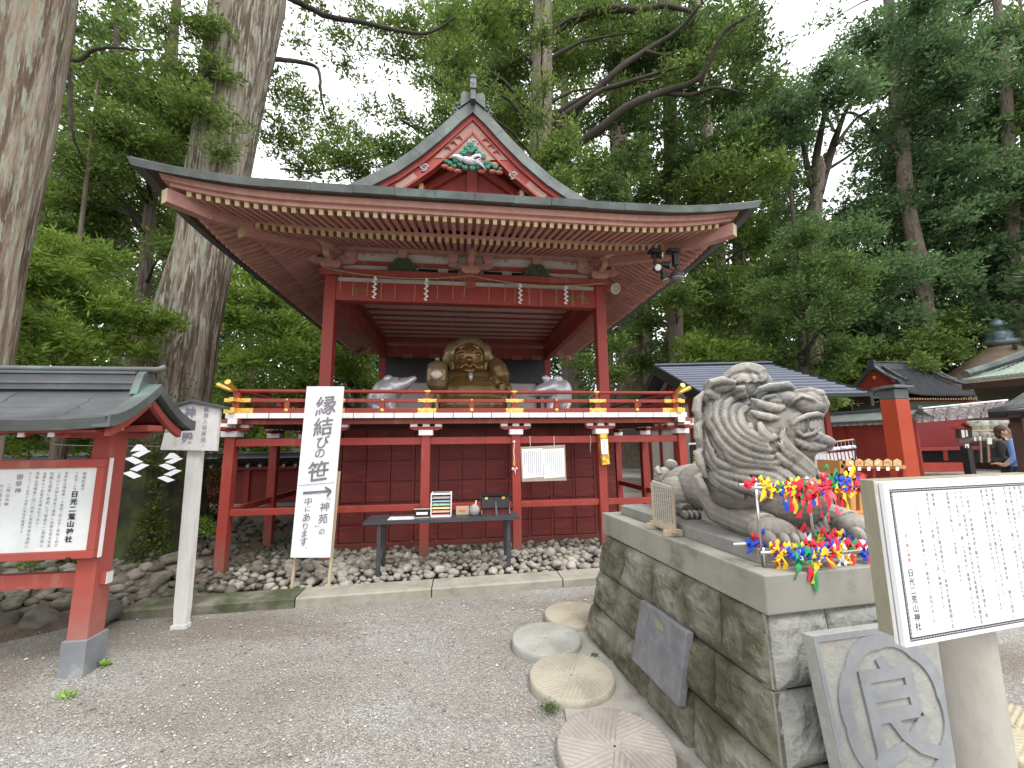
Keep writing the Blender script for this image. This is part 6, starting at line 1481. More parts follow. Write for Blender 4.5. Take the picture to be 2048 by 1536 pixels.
for s in (-1, 1):
    X = lambda x: 890+s*x
    dt([(X(40), 420), (X(110), 375), (X(190), 385), (X(235), 430)], [14, 22, 20, 10], -.285)
    dt([(X(60), 470), (X(120), 435), (X(180), 450), (X(215), 480)], [12, 20, 20, 10], -.265)
    dt([(X(70), 490), (X(130), 505), (X(190), 490)], [8, 18, 8], -.262)
    dt([(X(30), 610), (X(90), 630), (X(150), 680), (X(200), 705)], [14, 26, 22, 8], -.31)
    dk.tube([dp(X(280), 500, YS+.02), dp(X(310), 600, YS-.02), dp(X(300), 720, YS-.02), dp(X(270), 740, YS-.02)], [.05, .065, .055, .03], 10, flat=.6)
for k, y in enumerate((275, 305, 335)): dt([(700-k*10, y+45), (790, y+8), (890, y), (990, y+8), (1080+k*10, y+45)], [8, 14, 16, 14, 8], -.26)
bk = MB(); bk.tube([dp(905, 790, YS-.27), dp(915, 860, YS-.33), dp(915, 940, YS-.33)], [.055, .042, .006], 10)
face_ = dk; dk = body_
db(900, 1150, 560, 400, 330, .1); db(900, 1380, 600, 430, 300, .1); db(900, 900, 420, 300, 200, .12)
dk.ball(dp(560, 1000, YS), (.30, .25, .26), 16, 12); dk.ball(dp(1250, 1000, YS+.05), (.30, .25, .26), 16, 12)
dt([(420, 830), (600, 900), (760, 960), (900, 1000)], [10, 14, 14, 8], -.19); dt([(1350, 830), (1200, 900), (1050, 960), (900, 1000)], [10, 14, 14, 8], -.19)
# sack on the shoulder, arm and fist at the right
dk.tube([dp(1330, 560, YS+.05), dp(1400, 700, YS), dp(1470, 850, YS), dp(1500, 960, YS)], [.14, .19, .19, .12], 14)
dk.ball(dp(1560, 1100, YS), (.12, .14, .18), 14, 10)
for k in range(4): dk.tube([dp(1540, 985+k*38, YS-.20), dp(1480, 980+k*38, YS-.26), dp(1420, 990+k*36, YS-.24)], [.022, .026, .016], 8)
dk.ball(dp(1500, 1040, YS-.14), (.085, .09, .09), 12, 10); dk.ball(dp(1500, 1250, YS-.05), (.10, .10, .14), 12, 10)
# hand that holds the mallet handle at the left
for k in range(4): dk.tube([dp(240, 1165+k*34, YS-.28), dp(310, 1160+k*34, YS-.32), dp(380, 1175+k*34, YS-.27)], [.016, .022, .014], 8)
dk.ball(dp(320, 1220, YS-.22), (.09, .09, .09), 12, 10); dk.tube([dp(330, 1220, YS-.2), dp(400, 1350, YS), dp(480, 1300, YS+.1)], [.08, .12, .16], 12)
o = thing('golden_statue', 'large dull golden seated statue of a bearded smiling deity inside the stage', 'statue', (XC, YS, 1.868))
sculpt('body', dk, .017, GLD, o, disp=.005, dscale=7, smooth_it=1)
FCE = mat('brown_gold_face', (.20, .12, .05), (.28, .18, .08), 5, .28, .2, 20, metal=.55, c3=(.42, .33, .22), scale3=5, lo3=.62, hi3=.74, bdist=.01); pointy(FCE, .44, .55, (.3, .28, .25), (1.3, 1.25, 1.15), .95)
sculpt('face', face_, .012, FCE, o, disp=.003, dscale=9)
sculpt('hood', hk, .017, mat('worn_gold_hood', (.34, .25, .12), (.44, .36, .24), 3, .35, .3, 14, metal=.45, bdist=.01), o, disp=.008, dscale=6)
bk.build('beard', mat('pale_silver_beard', (.62, .60, .56), rough=.3, metal=.4), o, smooth=True)
mb = MB(); c = dp(310, 830, YS-.27)
mb.lathe(c, [(.10, -.29), (.175, -.22), (.205, -.10), (.205, .10), (.175, .22), (.09, .28)], 24)
mb.tube([c+Vector((0, 0, .27)), c+Vector((0, 0, .36))], .048, 10); mb.tube([c-Vector((0, 0, .27)), c-Vector((0, 0, .75))], .042, 10)
q = sculpt('mallet', mb, .014, mat('golden_mallet', (.27, .19, .09), (.36, .28, .18), 5, .3, .3, 12, metal=.5, bdist=.01), o)
q = MB().lathe(c+Vector((0, -.165, 0)), [(.125, 0), (.118, .045), (.08, .058)], 24, R=Matrix.Rotation(rad(90), 3, 'X')).build('mallet_face', mat('pale_worn_gold', (.52, .46, .38), (.42, .36, .28), 8, .3, metal=.4), o, smooth=True)
SILV = mat('silver_paint', (.62, .63, .66), (.50, .51, .55), 6, .33, .3, 30, metal=.4, c3=(.60, .40, .42), scale3=2.2, lo3=.62, hi3=.8, bdist=.006)
REDE = mat('red_eye', (.55, .04, .04), rough=.3)
def rat(parts, eyes, ears, lab, Y):
    t = thing('silver_rat_statue', lab, 'rat statue', (by(parts[0][0], 820, Y).x, Y, 1.868), 'silver rat statues beside the golden statue')
    mb = MB()
    for px, py, r, dy in parts: mb.ball(by(px, py, Y+dy), (r, r*.95, r), 18, 12)
    for (a, b) in zip(parts[:-1], parts[1:]): mb.tube([by(a[0], a[1], Y+a[3]), by(b[0], b[1], Y+b[3])], [a[2]*.98, b[2]*.98], 18)
    for px, py, sx in ears: mb.ball(by(px, py, Y-.10), (.085, .035, .06), 14, 10, R=Matrix.Rotation(sx, 3, 'Y'))
    for px in (parts[0][0]-16, parts[0][0]+16): mb.tube([by(px, 806, Y-.06), by(px+(4 if parts[-1][0] > parts[0][0] else -4), 822, Y-.14)], [.085, .06], 12); mb.ball(by(px, 826, Y-.16), (.07, .10, .04), 12, 8)
    mb.ball(by(parts[-1][0], parts[-1][1], Y-.03), .035, 10, 8)
    sculpt('body', mb, .012, SILV, t, disp=.006, dscale=8, smooth_it=2)
    mb = MB()
    for px, py in eyes: mb.ball(by(px, py, Y-.155), (.026, .02, .022), 12, 8)
    mb.build('eye', REDE, t, smooth=True)
rat([(766, 800, .27, .05), (772, 785, .24, 0), (790, 774, .175, -.05), (812, 766, .10, -.08), (828, 757, .045, -.10)], [(799, 759)], [(776, 757, -.2)], 'silver rat statue with red eyes left of the golden statue, nose raised to the right', 7.15)
rat([(1118, 798, .24, .05), (1120, 782, .23, .02), (1104, 776, .17, -.05), (1082, 782, .12, -.08), (1064, 788, .06, -.10)], [(1094, 771)], [(1116, 757, .3), (1092, 757, .2)], 'silver rat statue right of the golden statue, nose lowered to the left', 7.15)
# ---------------------------------------------------------------- background buildings and furniture
TILE = mat('dark_roof_tile', (.045, .048, .055), (.075, .08, .09), 5, .42, .2, 30, rnd=.1)
TILEG = mat('green_copper_roof', (.30, .36, .30), (.20, .25, .21), 4, .6, .2, 30, rnd=.08)
BLUR = mat('blue_grey_steel_roof', (.125, .14, .18), (.095, .105, .135), 2, .32, .05, 20, metal=.3, rnd=.05)
REDB = mat('shrine_red_wall', (.30, .035, .022), (.25, .03, .02), 1.5, .65)
STW = mat('old_stone_step', (.30, .29, .25), (.18, .175, .14), 3, .9, .5, 30, c3=(.08, .085, .06), scale3=3, rnd=.1)
# ---- tiled wall behind on the left
lw = thing('tiled_wall', 'long low red wall with grey tiled coping running behind the stage on the left', 'wall', (-5, 9.1, 0))
MB().bb(-16, 0.5, 9.02, 9.22, .30, .98).build('red_panel', mat('dark_red_wall', (.20, .026, .02), (.15, .022, .018), 2, .7, stretch=(1, 1, 6)), lw)
for k in range(11): MB().bb(-15.9+k*1.5, -14.45+k*1.5, 8.98, 9.26, -.1, .30).build('stone_base', STW, lw, bevel=.01)
for k in range(12): MB().bb(-16+k*1.45, -15.9+k*1.45, 8.98, 9.02, .28, 1.0).build('wall_post', REDB, lw)
MB().bb(-16, .5, 8.95, 9.29, .98, 1.04).build('wall_plate', REDB, lw)
mb_ = MB(); rt_ = MB().tube([(0, 0, 0), (0, .27, .17)], .028, 7).mesh('ribtile', TILE)
for s in (-1, 1): MB().bar((-16, 9.12+s*.17, 1.13), (.5, 9.12+s*.17, 1.13), .38, .03, up=(0, -s*.53, .85)).build('coping_bed', TILE, lw)
for k in range(72):
    x = -15.9+k*.228
    inst(rt_, 'roll_tile', lw, (x, 8.83, 1.055)); inst(rt_, 'roll_tile', lw, (x, 9.41, 1.055), (0, 0, math.pi))
fr_ = MB().lathe((0, 0, 0), [(.034, 0), (.034, .02)], 10, R=Matrix.Rotation(rad(90), 3, 'X')).mesh('end_disc', mat('pale_tile_end', (.22, .23, .24)))
for k in range(72): inst(fr_, 'tile_end', lw, (-15.9+k*.228, 8.825, 1.06))
MB().bb(-16, .5, 9.05, 9.19, 1.20, 1.30).bb(-16, .5, 9.03, 9.21, 1.30, 1.325).build('ridge_tiles', TILE, lw, bevel=.01)
# ---- shop with blue-grey steel roof
ub, vb = Vector((math.cos(rad(11)), -math.sin(rad(11)), 0)), Vector((math.sin(rad(11)), math.cos(rad(11)), 0)); SO = Vector((5.962, 11.552, 0))
def sh(a, b, z): p = SO+ub*a+vb*b; return Vector((p.x, p.y, z))
shop = thing('shop_building', 'white and red building with a blue-grey ribbed steel roof behind the lion', 'building', (8, 10, 0))
RL = 3.36; ZR = 3.74; EZ, EB = 2.44, 3.5
for side in (-1, 1):
    ncs = 12
    for k in range(ncs):
        b0, b1 = side*EB*k/ncs, side*EB*(k+1)/ncs; z0, z1 = ZR-(ZR-EZ)*k/ncs, ZR-(ZR-EZ)*(k+1)/ncs
        MB().prism([sh(0, b0, z0+.012), sh(RL, b0, z0+.012), sh(RL+.0, b1, z1+.012), sh(0, b1, z1+.012)], (0, 0, -.03)).build('roof_course', BLUR, shop)
        MB().prism([sh(0, b1-side*.03, z1+.040), sh(RL, b1-side*.03, z1+.040), sh(RL, b1, z1+.034), sh(0, b1, z1+.034)], (0, 0, -.03)).build('roof_seam', mat('bright_seam_steel', (.21, .23, .29), rough=.3, metal=.3), shop)
    for a in (-.06, RL): MB().prism([sh(a, 0, ZR+.04), sh(a+.06, 0, ZR+.04), sh(a+.06, side*(EB+.05), EZ+.02), sh(a, side*(EB+.05), EZ+.02)], (0, 0, -.30)).build('bargeboard', BLACK, shop)
    MB().prism([sh(0, side*EB, EZ+.0), sh(RL, side*EB, EZ), sh(RL, side*(EB+.1), EZ), sh(0, side*(EB+.1), EZ)], (0, 0, -.08)).build('gutter', BLACK, shop)
    MB().prism([sh(.0, side*2.9, EZ+.2), sh(RL, side*2.9, EZ+.2), sh(RL, side*EB, EZ-.02), sh(0, side*EB, EZ-.02)], (0, 0, -.05)).build('soffit', SHADOWW, shop)
MB().bar(sh(-.06, 0, ZR+.05), sh(RL+.06, 0, ZR+.05), .2, .05).build('ridge_cap', BLUR, shop)
MB().prism([sh(.45, -2.75, 0), sh(.45, 2.75, 0), sh(.45, 2.75, 2.62), sh(.45, 0, 3.6), sh(.45, -2.75, 2.62)], ub*2.5).build('wall', PLAS, shop)
for b in (-2.75, -1.45, 0, 1.45, 2.75): MB().bar(sh(.42, b, 0), sh(.42, b, 3.5-abs(b)*.36), .14, .08, up=ub).build('wall_post', REDB, shop)
for z, w in ((2.55, 2.8), (2.95, 1.6), (1.9, 2.8)): MB().bar(sh(.41, -w, z), sh(.41, w, z), .07, .13).build('wall_beam', REDB, shop)
for s in (1, -1): MB().bar(sh(.405, s*.15, 3.2), sh(.405, s*1.3, 2.7), .05, .09).build('brace', REDB, shop)
for a in np.linspace(.45, 2.95, 4): MB().bar(sh(a, -2.78, 0), sh(a, -2.78, 2.5), .1, .1, up=ub).build('wall_post', REDB, shop)
MB().bar(sh(.3, -2.9, 0), sh(.3, -2.9, 2.4), .05, .05, up=ub).build('drain_pipe', WHT, shop)
# black poster
Q = [hor(*p, 8.3) for p in ((1377, 886), (1416, 884), (1418, 975), (1382, 975))]
po = thing('black_poster_board', 'black standing poster with white rim and blue white and yellow characters left of the lion', 'sign board', (Q[3].x, Q[3].y, 0))
MB().prism(Q, (0.02, .03, 0)).build('rim', WHT, po)
c = sum(Q, Vector())/4; Q2 = [c+(p-c)*.92+Vector((-.01, -.012, 0)) for p in Q]; MB().prism(Q2, (0.002, .003, 0)).build('panel', BLACK, po)
MB().bar(Q[3]-Vector((0, 0, .6)), Q[3], .03, .03).bar(Q[2]-Vector((0, 0, .6)), Q[2], .03, .03).build('stand', BLACK, po)
pu = (Q[1]-Q[0]).normalized(); mbw, mby = MB(), MB()
for i, ch in enumerate('高天'):
    vs_, fs_ = text_geo(ch, .16, 1); o_ = hor(1402, 900+i*17, 8.26); mbw.add([o_+pu*(v.x)+Vector((0, 0, v.y-.05)) for v in vs_], fs_)
for i, ch in enumerate('最大の八'):
    vs_, fs_ = text_geo(ch, .085, 1); o_ = hor(1390, 905+i*10, 8.26); mby.add([o_+pu*(v.x)+Vector((0, 0, v.y-.03)) for v in vs_], fs_)
mbw.build('white_lettering', mat('pale_blue_print', (.55, .75, .80)), po); mby.build('yellow_lettering', mat('yellow_print', (.8, .68, .15)), po)
# ---- small hall with dark tiled roof
hl = thing('tiled_hall', 'small red shrine hall with a black tiled hip and gable roof at the right', 'hall', (20.5, 16.2, 0))
hx0, hx1, hy0, hy1, hz = 18.5, 22.6, 14.4, 18.0, 3.2; hcx, hcy = (hx0+hx1)/2, (hy0+hy1)/2; rxa, rxb, rzt = 19.15, 22.0, 4.86
def hcurve(t): return hz+(rzt-.12-hz)*t**1.35
def hup(x): return .12*(abs(x-hcx)/((hx1-hx0)/2))**4
MB().bb(19.2, 21.9, 15.1, 17.4, 0, 3.1).build('wall', REDB, hl)
for side in (-1, 1):
    ey_ = hy0 if side < 0 else hy1; rows = []
    for k in range(9):
        t = k/8; y = ey_+(hcy-ey_)*t; xi = hx0+(rxa-hx0)*min(1, t*2); xj = hx1+(rxb-hx1)*min(1, t*2)
        rows.append([(x, y, hcurve(t)+hup(x)*(1-t)) for x in np.linspace(xi, xj, 12)])
    MB().sheet(rows).build('roof_slope', TILE, hl)
    for k in range(27):
        x = hx0+.08+(hx1-hx0-.16)*k/26; dn = min(x-hx0, hx1-x)/.65*.5; t1 = 1 if dn >= .5 else dn
        if t1 > .08: MB().tube([(x, ey_+(hcy-ey_)*t, hcurve(t)+hup(x)*(1-t)+.03) for t in np.linspace(0, t1, 6)], .035, 6).build('roll_tile_row', TILE, hl)
for s in (-1, 1):
    xe, xr = (hx0, rxa) if s < 0 else (hx1, rxb); rows = []
    for k in range(5):
        t = k/8; ya = hy0+(hcy-hy0)*t; yb_ = hy1+(hcy-hy1)*t; rows.append([(xe+(xr-xe)*t*2, y, hcurve(t)+hup(xe)*(1-t)*abs(y-hcy)/1.8*.9) for y in np.linspace(ya, yb_, 9)])
    MB().sheet(rows).build('hip_slope', TILE, hl)
    for k in range(15):
        y = hy0+.15+(hy1-hy0-.3)*k/14; t1 = min(.5, min(y-hy0, hy1-y)/((hy1-hy0)/2))
        MB().tube([(xe+(xr-xe)*t*2, y, hcurve(t)+.03) for t in np.linspace(0, t1, 4)], .035, 6).build('roll_tile_row', TILE, hl)
    g = [(xr+s*.05, hcy-.95, hcurve(.5)), (xr+s*.05, hcy+.95, hcurve(.5)), (xr+s*.05, hcy, rzt-.15)]; MB().prism(g, (.04*-s, 0, 0)).build('gable', REDB, hl)
    MB().ball((xr+s*.1, hcy, 4.25), (.04, .09, .09), 10, 6).build('gilt_crest', GOLD, hl)
    for q_ in (-1, 1):
        MB().tube([(xr+s*.12, hcy, rzt-.02), (xr+s*.12, hcy+q_*.5, 4.35), (xr+s*.12, hcy+q_*.98, 3.98)], [.09, .08, .09], 8).build('verge_tiles', TILE, hl)
        MB().tube([(xr, hcy+q_*.9, 4.02), (xe+(-s)*-.02, hcy+q_*1.8, hz+.2)], [.08, .07], 8).build('hip_ridge', TILE, hl)
        MB().tube([(xr-s*.35, hcy, rzt), (xr-s*.30, hcy+q_*.8, 4.18), (xr-s*.25, hcy+q_*1.1, 3.98)], [.06, .06, .08], 8).build('descending_ridge', TILE, hl)
MB().bb(rxa-.15, rxb+.15, hcy-.10, hcy+.10, rzt-.2, rzt+.10).bb(rxa-.2, rxb+.2, hcy-.14, hcy+.14, rzt+.10, rzt+.15).build('ridge', TILE, hl, bevel=.02)
for x in (rxa-.15, rxb+.15): MB().bb(x-.05, x+.05, hcy-.18, hcy+.18, rzt-.25, rzt+.22).build('ridge_end_tile', TILE, hl, bevel=.03)
for k in range(30): 
    x = hx0+.2+(hx1-hx0-.4)*k/29; MB().bb(x-.03, x+.03, hy0+.18, hy0+.9, hz-.14, hz-.07).bb(x-.028, x+.028, hy0+.17, hy0+.18, hz-.138, hz-.072, 1).build('rafter', [REDB, YEL], hl)
for k in range(24): 
    y = hy0+.2+(hy1-hy0-.4)*k/23; MB().bb(hx0+.15, hx0+.8, y-.03, y+.03, hz-.14, hz-.07).bb(hx0+.14, hx0+.15, y-.028, y+.028, hz-.138, hz-.072, 1).build('rafter', [REDB, YEL], hl)
MB().bb(19.1, 22.0, 15.0, 17.5, 2.75, 3.05).build('frieze', GREEND, hl)
# ---- roofed red wall running back
rw = thing('roofed_red_wall', 'long red wall with a grey green copper roof running back behind the wind chimes', 'wall', (10.1, 10, 0))
MB().bb(10.0, 10.2, 7.9, 12.5, .3, 1.85).build('wall', REDB, rw)
for k in range(4): MB().bb(9.96, 10.24, 7.9+k*1.5, 8.02+k*1.5, .25, 1.88).build('wall_post', REDB, rw)
MB().bb(9.95, 9.999, 7.9, 12.5, .95, 1.02).bb(9.95, 9.999, 7.9, 12.5, .5, .6).build('rail', REDB, rw)
MB().bb(9.9, 10.3, 7.8, 12.5, .0, .28).build('stone_base', STW, rw)
for s in (-1, 1):
    rows = [[(10.1+s*.42, y, 1.90+.0*y) for y in np.linspace(7.7, 12.6, 6)], [(10.1+s*.2, y, 2.0) for y in np.linspace(7.7, 12.6, 6)], [(10.1, y, 2.14) for y in np.linspace(7.7, 12.6, 6)]]
    MB().sheet(rows).build('roof_slope', mat('grey_green_copper_roof', (.17, .20, .19), (.24, .27, .25), 3, .5, metal=.2), rw)
    MB().bb(10.1+s*.42-.015, 10.1+s*.42+.015, 7.7, 12.6, 1.84, 1.905).build('eave_edge', COPPER, rw)
for k in range(26): MB().bb(9.72, 9.95, 7.8+k*.18, 7.86+k*.18, 1.80, 1.85).build('rafter', PLAS, rw)
MB().bb(10.04, 10.16, 7.68, 12.6, 2.12, 2.19).build('ridge', COPD, rw)
# ---- red pillar with copper cap
pv = by(1805, 800, 5.5)
pl_ = thing('red_pillar', 'thick vermilion square pillar with a flared copper cap', 'pillar', (pv.x, 5.6, 0))
MB().bb(pv.x-.125, pv.x+.125, 5.50, 5.75, -.05, 2.10).build('shaft', mat('bright_vermilion', (.43, .062, .022), (.37, .05, .02), 2, .5), pl_, bevel=.01)
MB().bb(pv.x-.128, pv.x+.128, 5.497, 5.753, 2.10, 2.26).prism([(pv.x-.18, 5.44, 2.27), (pv.x+.18, 5.44, 2.27), (pv.x+.18, 5.81, 2.27), (pv.x-.18, 5.81, 2.27)], (0, 0, .04)).prism([(pv.x-.1, 5.5, 2.311), (pv.x+.1, 5.5, 2.311), (pv.x+.1, 5.73, 2.311), (pv.x-.1, 5.73, 2.311)], (0, 0, .02)).build('cap', COPPER, pl_, bevel=.01)
MB().bb(pv.x-.2, pv.x+.2, 5.43, 5.82, -.05, .06).build('footing_stone', STW, pl_)
# ---- banner of crested cloth
bnr = thing('crest_curtain', 'white ceremonial curtain with round grey crests and purple strips strung right of the red pillar', 'curtain', (10.3, 7.9, 1.9))
A, B, C_, D_ = hor(1829, 822, 13), hor(2016, 800, 13), hor(2000, 832, 13), hor(1829, 846, 13)
CLW = mat('white_cotton', (.72, .70, .68), (.62, .60, .60), 5, .9); CLP = mat('purple_cloth', (.30, .04, .14)); 
tsx = [0, .115, .25, .385, .515, .65, .79, .90, 1.0]
for i in range(8):
    t0, t1 = tsx[i], tsx[i+1]-.012; p = lambda t, k: (A.lerp(B, t)).lerp(D_.lerp(C_, t), k)+Vector((-.03*math.sin(t*60), 0, 0))
    n = 6; rows = [[p(t0+(t1-t0)*j/n, k/4)+Vector((0, .015*math.sin(j+k), 0)) for j in range(n+1)] for k in range(5)]
    MB().sheet(rows).build('cloth_panel', CLW, bnr, smooth=True)
    q = [p(t1, 0), p(t1+.014, 0), p(t1+.014, 1.06), p(t1, 1.06)]; MB().prism(q, (.01, .01, 0)).build('purple_strip', CLP, bnr)
    cc_ = p((t0+t1)/2, .5)+Vector((-.05, -.04, 0)); d_ = (B-A).normalized(); mb = MB()
    for k in range(20):
        a0, a1 = 2*math.pi*k/20, 2*math.pi*(k+1)/20; r0, r1 = .115, .085
        mb.add([cc_+d_*r0*math.cos(a0)+Vector((0, 0, r0*math.sin(a0))), cc_+d_*r0*math.cos(a1)+Vector((0, 0, r0*math.sin(a1))), cc_+d_*r1*math.cos(a1)+Vector((0, 0, r1*math.sin(a1))), cc_+d_*r1*math.cos(a0)+Vector((0, 0, r1*math.sin(a0)))], [(0, 1, 2, 3)])
    for k in range(3):
        a = k*2.094; c2_ = cc_+d_*.042*math.cos(a)+Vector((0, 0, .042*math.sin(a))); mb.add([c2_+d_*.03*math.cos(b)+Vector((0, 0, .03*math.sin(b))) for b in [m*.785 for m in range(8)]], [tuple(range(8))])
    mb.build('round_crest', mat('grey_crest', (.30, .27, .26)), bnr)
MB().tube([A+Vector((-.3, 0, .02)), B], .02, 6).build('rod', PAPER, bnr)
# ---- veranda hall behind pillar: red wall and posts over stone steps
vr = thing('veranda_hall', 'red plank hall on short posts over stone steps behind the curtain', 'hall', (13.5, 9.5, 0))
def H(px, py, d): return hor(px, py, d)
a, b = H(1836, 895, 15.5), H(1905, 892, 15.5)
MB().prism([H(1832, 840, 15.6), H(1935, 832, 15.6), H(1938, 893, 15.6), H(1836, 897, 15.6)], (.15, .1, 0)).build('plank_wall', mat('crimson_wall', (.28, .045, .05), (.24, .04, .04), 2, .7), vr)
MB().prism([H(1836, 896, 15.2), H(1958, 893, 15.2), H(1958, 899, 15.2), H(1836, 902, 15.2)], (.3, .2, 0)).build('veranda_floor', mat('crimson_rail', (.38, .07, .06), rough=.6), vr)
for px, w in ((1890, 9), (1942, 8), (1978, 6)): MB().prism([H(px-w/2, 898, 15.2), H(px+w/2, 898, 15.2), H(px+w/2+2, 921, 15.2), H(px-w/2+2, 921, 15.2)], (.15, .1, 0)).build('veranda_post', REDB, vr)
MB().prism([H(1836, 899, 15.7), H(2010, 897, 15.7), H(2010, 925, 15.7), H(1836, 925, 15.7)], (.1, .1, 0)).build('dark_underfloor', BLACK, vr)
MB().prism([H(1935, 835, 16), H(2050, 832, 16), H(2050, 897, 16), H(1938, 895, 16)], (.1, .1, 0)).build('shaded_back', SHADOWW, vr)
# sake barrels stacked under the eave
BAR = mat('straw_barrel', (.40, .40, .34), (.27, .28, .22), 6, .9, c3=(.08, .12, .10), scale3=9, lo3=.58, hi3=.62, rnd=.15)
k = 0
for row, (y, pxs) in enumerate(((853, (1952, 1970, 1988, 2008, 2026, 2044)), (873, (1950, 1972, 1994, 2018, 2040)))):
    for bi, px in enumerate(pxs):
        c = H(px, y, 14.6); k += 1
        o = MB().lathe((c.x, c.y, c.z), [(.13, -.14), (.15, -.05), (.15, .05), (.13, .14)], 14).tube([c+Vector((.155*math.cos(a_), .155*math.sin(a_), .02)) for a_ in [m*.785 for m in range(9)]], .012, 5).build('sake_barrel', BAR, smooth=True)
        tag(o, '%s straw wrapped barrel from the left in the %s row under the right eaves' % (ORD[bi], ('upper', 'lower')[row]), 'barrel', 'straw barrels stacked in two rows')
MB().bar(H(1940, 884, 14.6), H(2052, 882, 14.6), .4, .05).build('barrel_shelf', SHADOWW, vr)
# stone steps
stp = thing('stone_steps', 'mossy grey stone steps and retaining blocks behind the pillar', 'steps', (12, 9, 0))
for k, (d, z0, z1, x0, x1) in enumerate(((13.6, -.05, .22, 1640, 2052), (14.1, .2, .42, 1640, 2010), (14.7, .4, .60, 1640, 2052))):
    px = x0; q = random.Random(k)
    while px < x1:
        w = q.uniform(45, 80); a, b = hor(px, 930, d), hor(min(px+w, x1)-.6, 930, d); off__ = Vector((FW[0], FW[1], 0)).normalized()*.6
        MB().prism([(a.x, a.y, z0), (b.x, b.y, z0), (b.x+off__.x, b.y+off__.y, z0), (a.x+off__.x, a.y+off__.y, z0)], (0, 0, z1-z0+q.uniform(-.01, .01))).build('step_stone', STW, stp, bevel=.015); px += w
# ---- notice lantern on black post
la = hor(1938, 930, 9.4); ld = Vector((RI[0], RI[1], 0)).normalized()
lt = thing('house_shaped_notice', 'house shaped notice box with a small red roof on a black post', 'sign', (la.x, la.y, 0))
MB().bb(la.x-.045, la.x+.045, la.y-.045, la.y+.045, -.05, 1.35).build('post', BLACK, lt)
def LQ(px, py): return hor(px, py, 9.35)
MB().prism([LQ(1920, 858), LQ(1944, 856), LQ(1945, 876), LQ(1921, 877)], (.08, .12, 0)).build('box', SHADOWW, lt)
MB().prism([LQ(1922, 860), LQ(1928, 860), LQ(1930, 875), LQ(1924, 875)], (-.004, -.006, 0)).prism([LQ(1931, 860), LQ(1934, 860), LQ(1936, 873), LQ(1932, 873)], (-.004, -.006, 0)).build('posted_slips', PAPER, lt)
MB().prism([LQ(1911, 858), LQ(1926, 846), LQ(1946, 857), LQ(1944, 853), LQ(1926, 841), LQ(1912, 854)], (.1, .14, 0)).build('little_roof', REDB, lt)
MB().prism([LQ(1919, 880), LQ(1945, 878), LQ(1945, 884), LQ(1919, 886)], (.05, .07, 0)).build('shelf', COPPER, lt)
MB().prism([LQ(1930, 888), LQ(1938, 888), LQ(1938, 896), LQ(1930, 896)], (-.004, -.004, 0)).build('white_tag', PAPER, lt)
# ---- roofs at the right edge
g1 = thing('green_roofed_hall', 'hall with a pale green ribbed copper roof at the right edge', 'hall', (14, 9, 0))
E0, E1, R0_, R1_ = hor(1928, 764, 17), hor(2110, 745, 15), hor(1990, 738, 20), hor(2120, 690, 19)
rows = [[E0.lerp(E1, t)+Vector((0, 0, .0)) for t in np.linspace(0, 1, 12)], [E0.lerp(E1, t).lerp(R0_.lerp(R1_, t), .5)-Vector((0, 0, .08)) for t in np.linspace(0, 1, 12)], [R0_.lerp(R1_, t) for t in np.linspace(0, 1, 12)]]
MB().sheet(rows).build('roof_slope', TILEG, g1)
for k in range(20):
    t = k/19; a = E0.lerp(E1, t); b = R0_.lerp(R1_, t); m_ = a.lerp(b, .5)-Vector((0, 0, .08)); MB().tube([a+Vector((0, 0, .04)), m_+Vector((0, 0, .04)), b+Vector((0, 0, .04))], .05, 6).build('roll_row', TILEG, g1)
MB().tube([hor(1930, 748, 17.2), hor(1975, 735, 18), hor(2060, 705, 18.5)], [.10, .12, .14], 8).build('ridge', COPPER, g1)
MB().prism([E0-Vector((0, 0, .05)), E1-Vector((0, 0, .05)), E1-Vector((0, 0, .22)), E0-Vector((0, 0, .22))], (.05, .1, 0)).build('eave_edge', SHADOWW, g1)
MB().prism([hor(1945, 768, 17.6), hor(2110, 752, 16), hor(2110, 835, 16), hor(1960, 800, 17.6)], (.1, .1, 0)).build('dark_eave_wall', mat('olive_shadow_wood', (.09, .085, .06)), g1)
g2 = thing('dark_roofed_pavilion', 'dark shingled pavilion roof corner jutting in at the right edge', 'pavilion', (8, 4.7, 0))
q = [hor(1975, 822, 9.2), hor(2005, 812, 9.2), hor(2030, 797, 9.4), hor(2070, 772, 9.8), hor(2110, 760, 10)]; e_ = [hor(1975, 824, 9.2), hor(2010, 823, 8.9), hor(2040, 822, 8.6), hor(2075, 820, 8.3), hor(2110, 818, 8.1)]
for k in range(6):
    r0 = [a.lerp(b, k/6) for a, b in zip(e_, q)]; r1 = [a.lerp(b, (k+1)/6+.01) for a, b in zip(e_, q)]; MB().sheet([[p+Vector((0, 0, .022)) for p in r0], [p+Vector((0, 0, .004)) for p in r1]]).sheet([[p+Vector((0, 0, .0)) for p in r0], [p+Vector((0, 0, .022)) for p in r0]]).build('shingle_course', mat('dark_shingle', (.10, .105, .11), (.16, .165, .16), 6, .7), g2)
MB().sheet([[p for p in e_], [p-Vector((0, 0, .09)) for p in e_], [p-Vector((0, -.3, .08)) for p in e_]]).build('eave_edge', BLACK, g2)
MB().bar(hor(2036, 830, 8.6)-Vector((0, 0, 2.2)), hor(2036, 830, 8.6), .12, .12, up=(1, 0, 0)).build('post', SHADOWW, g2)
g3 = thing('bark_roofed_hall', 'distant brown bark roof with a dark metal finial high at the right', 'hall', (27, 17, 0))
ap_ = hor(2002, 690, 31); mb = MB(); ring_ = []
rows = []
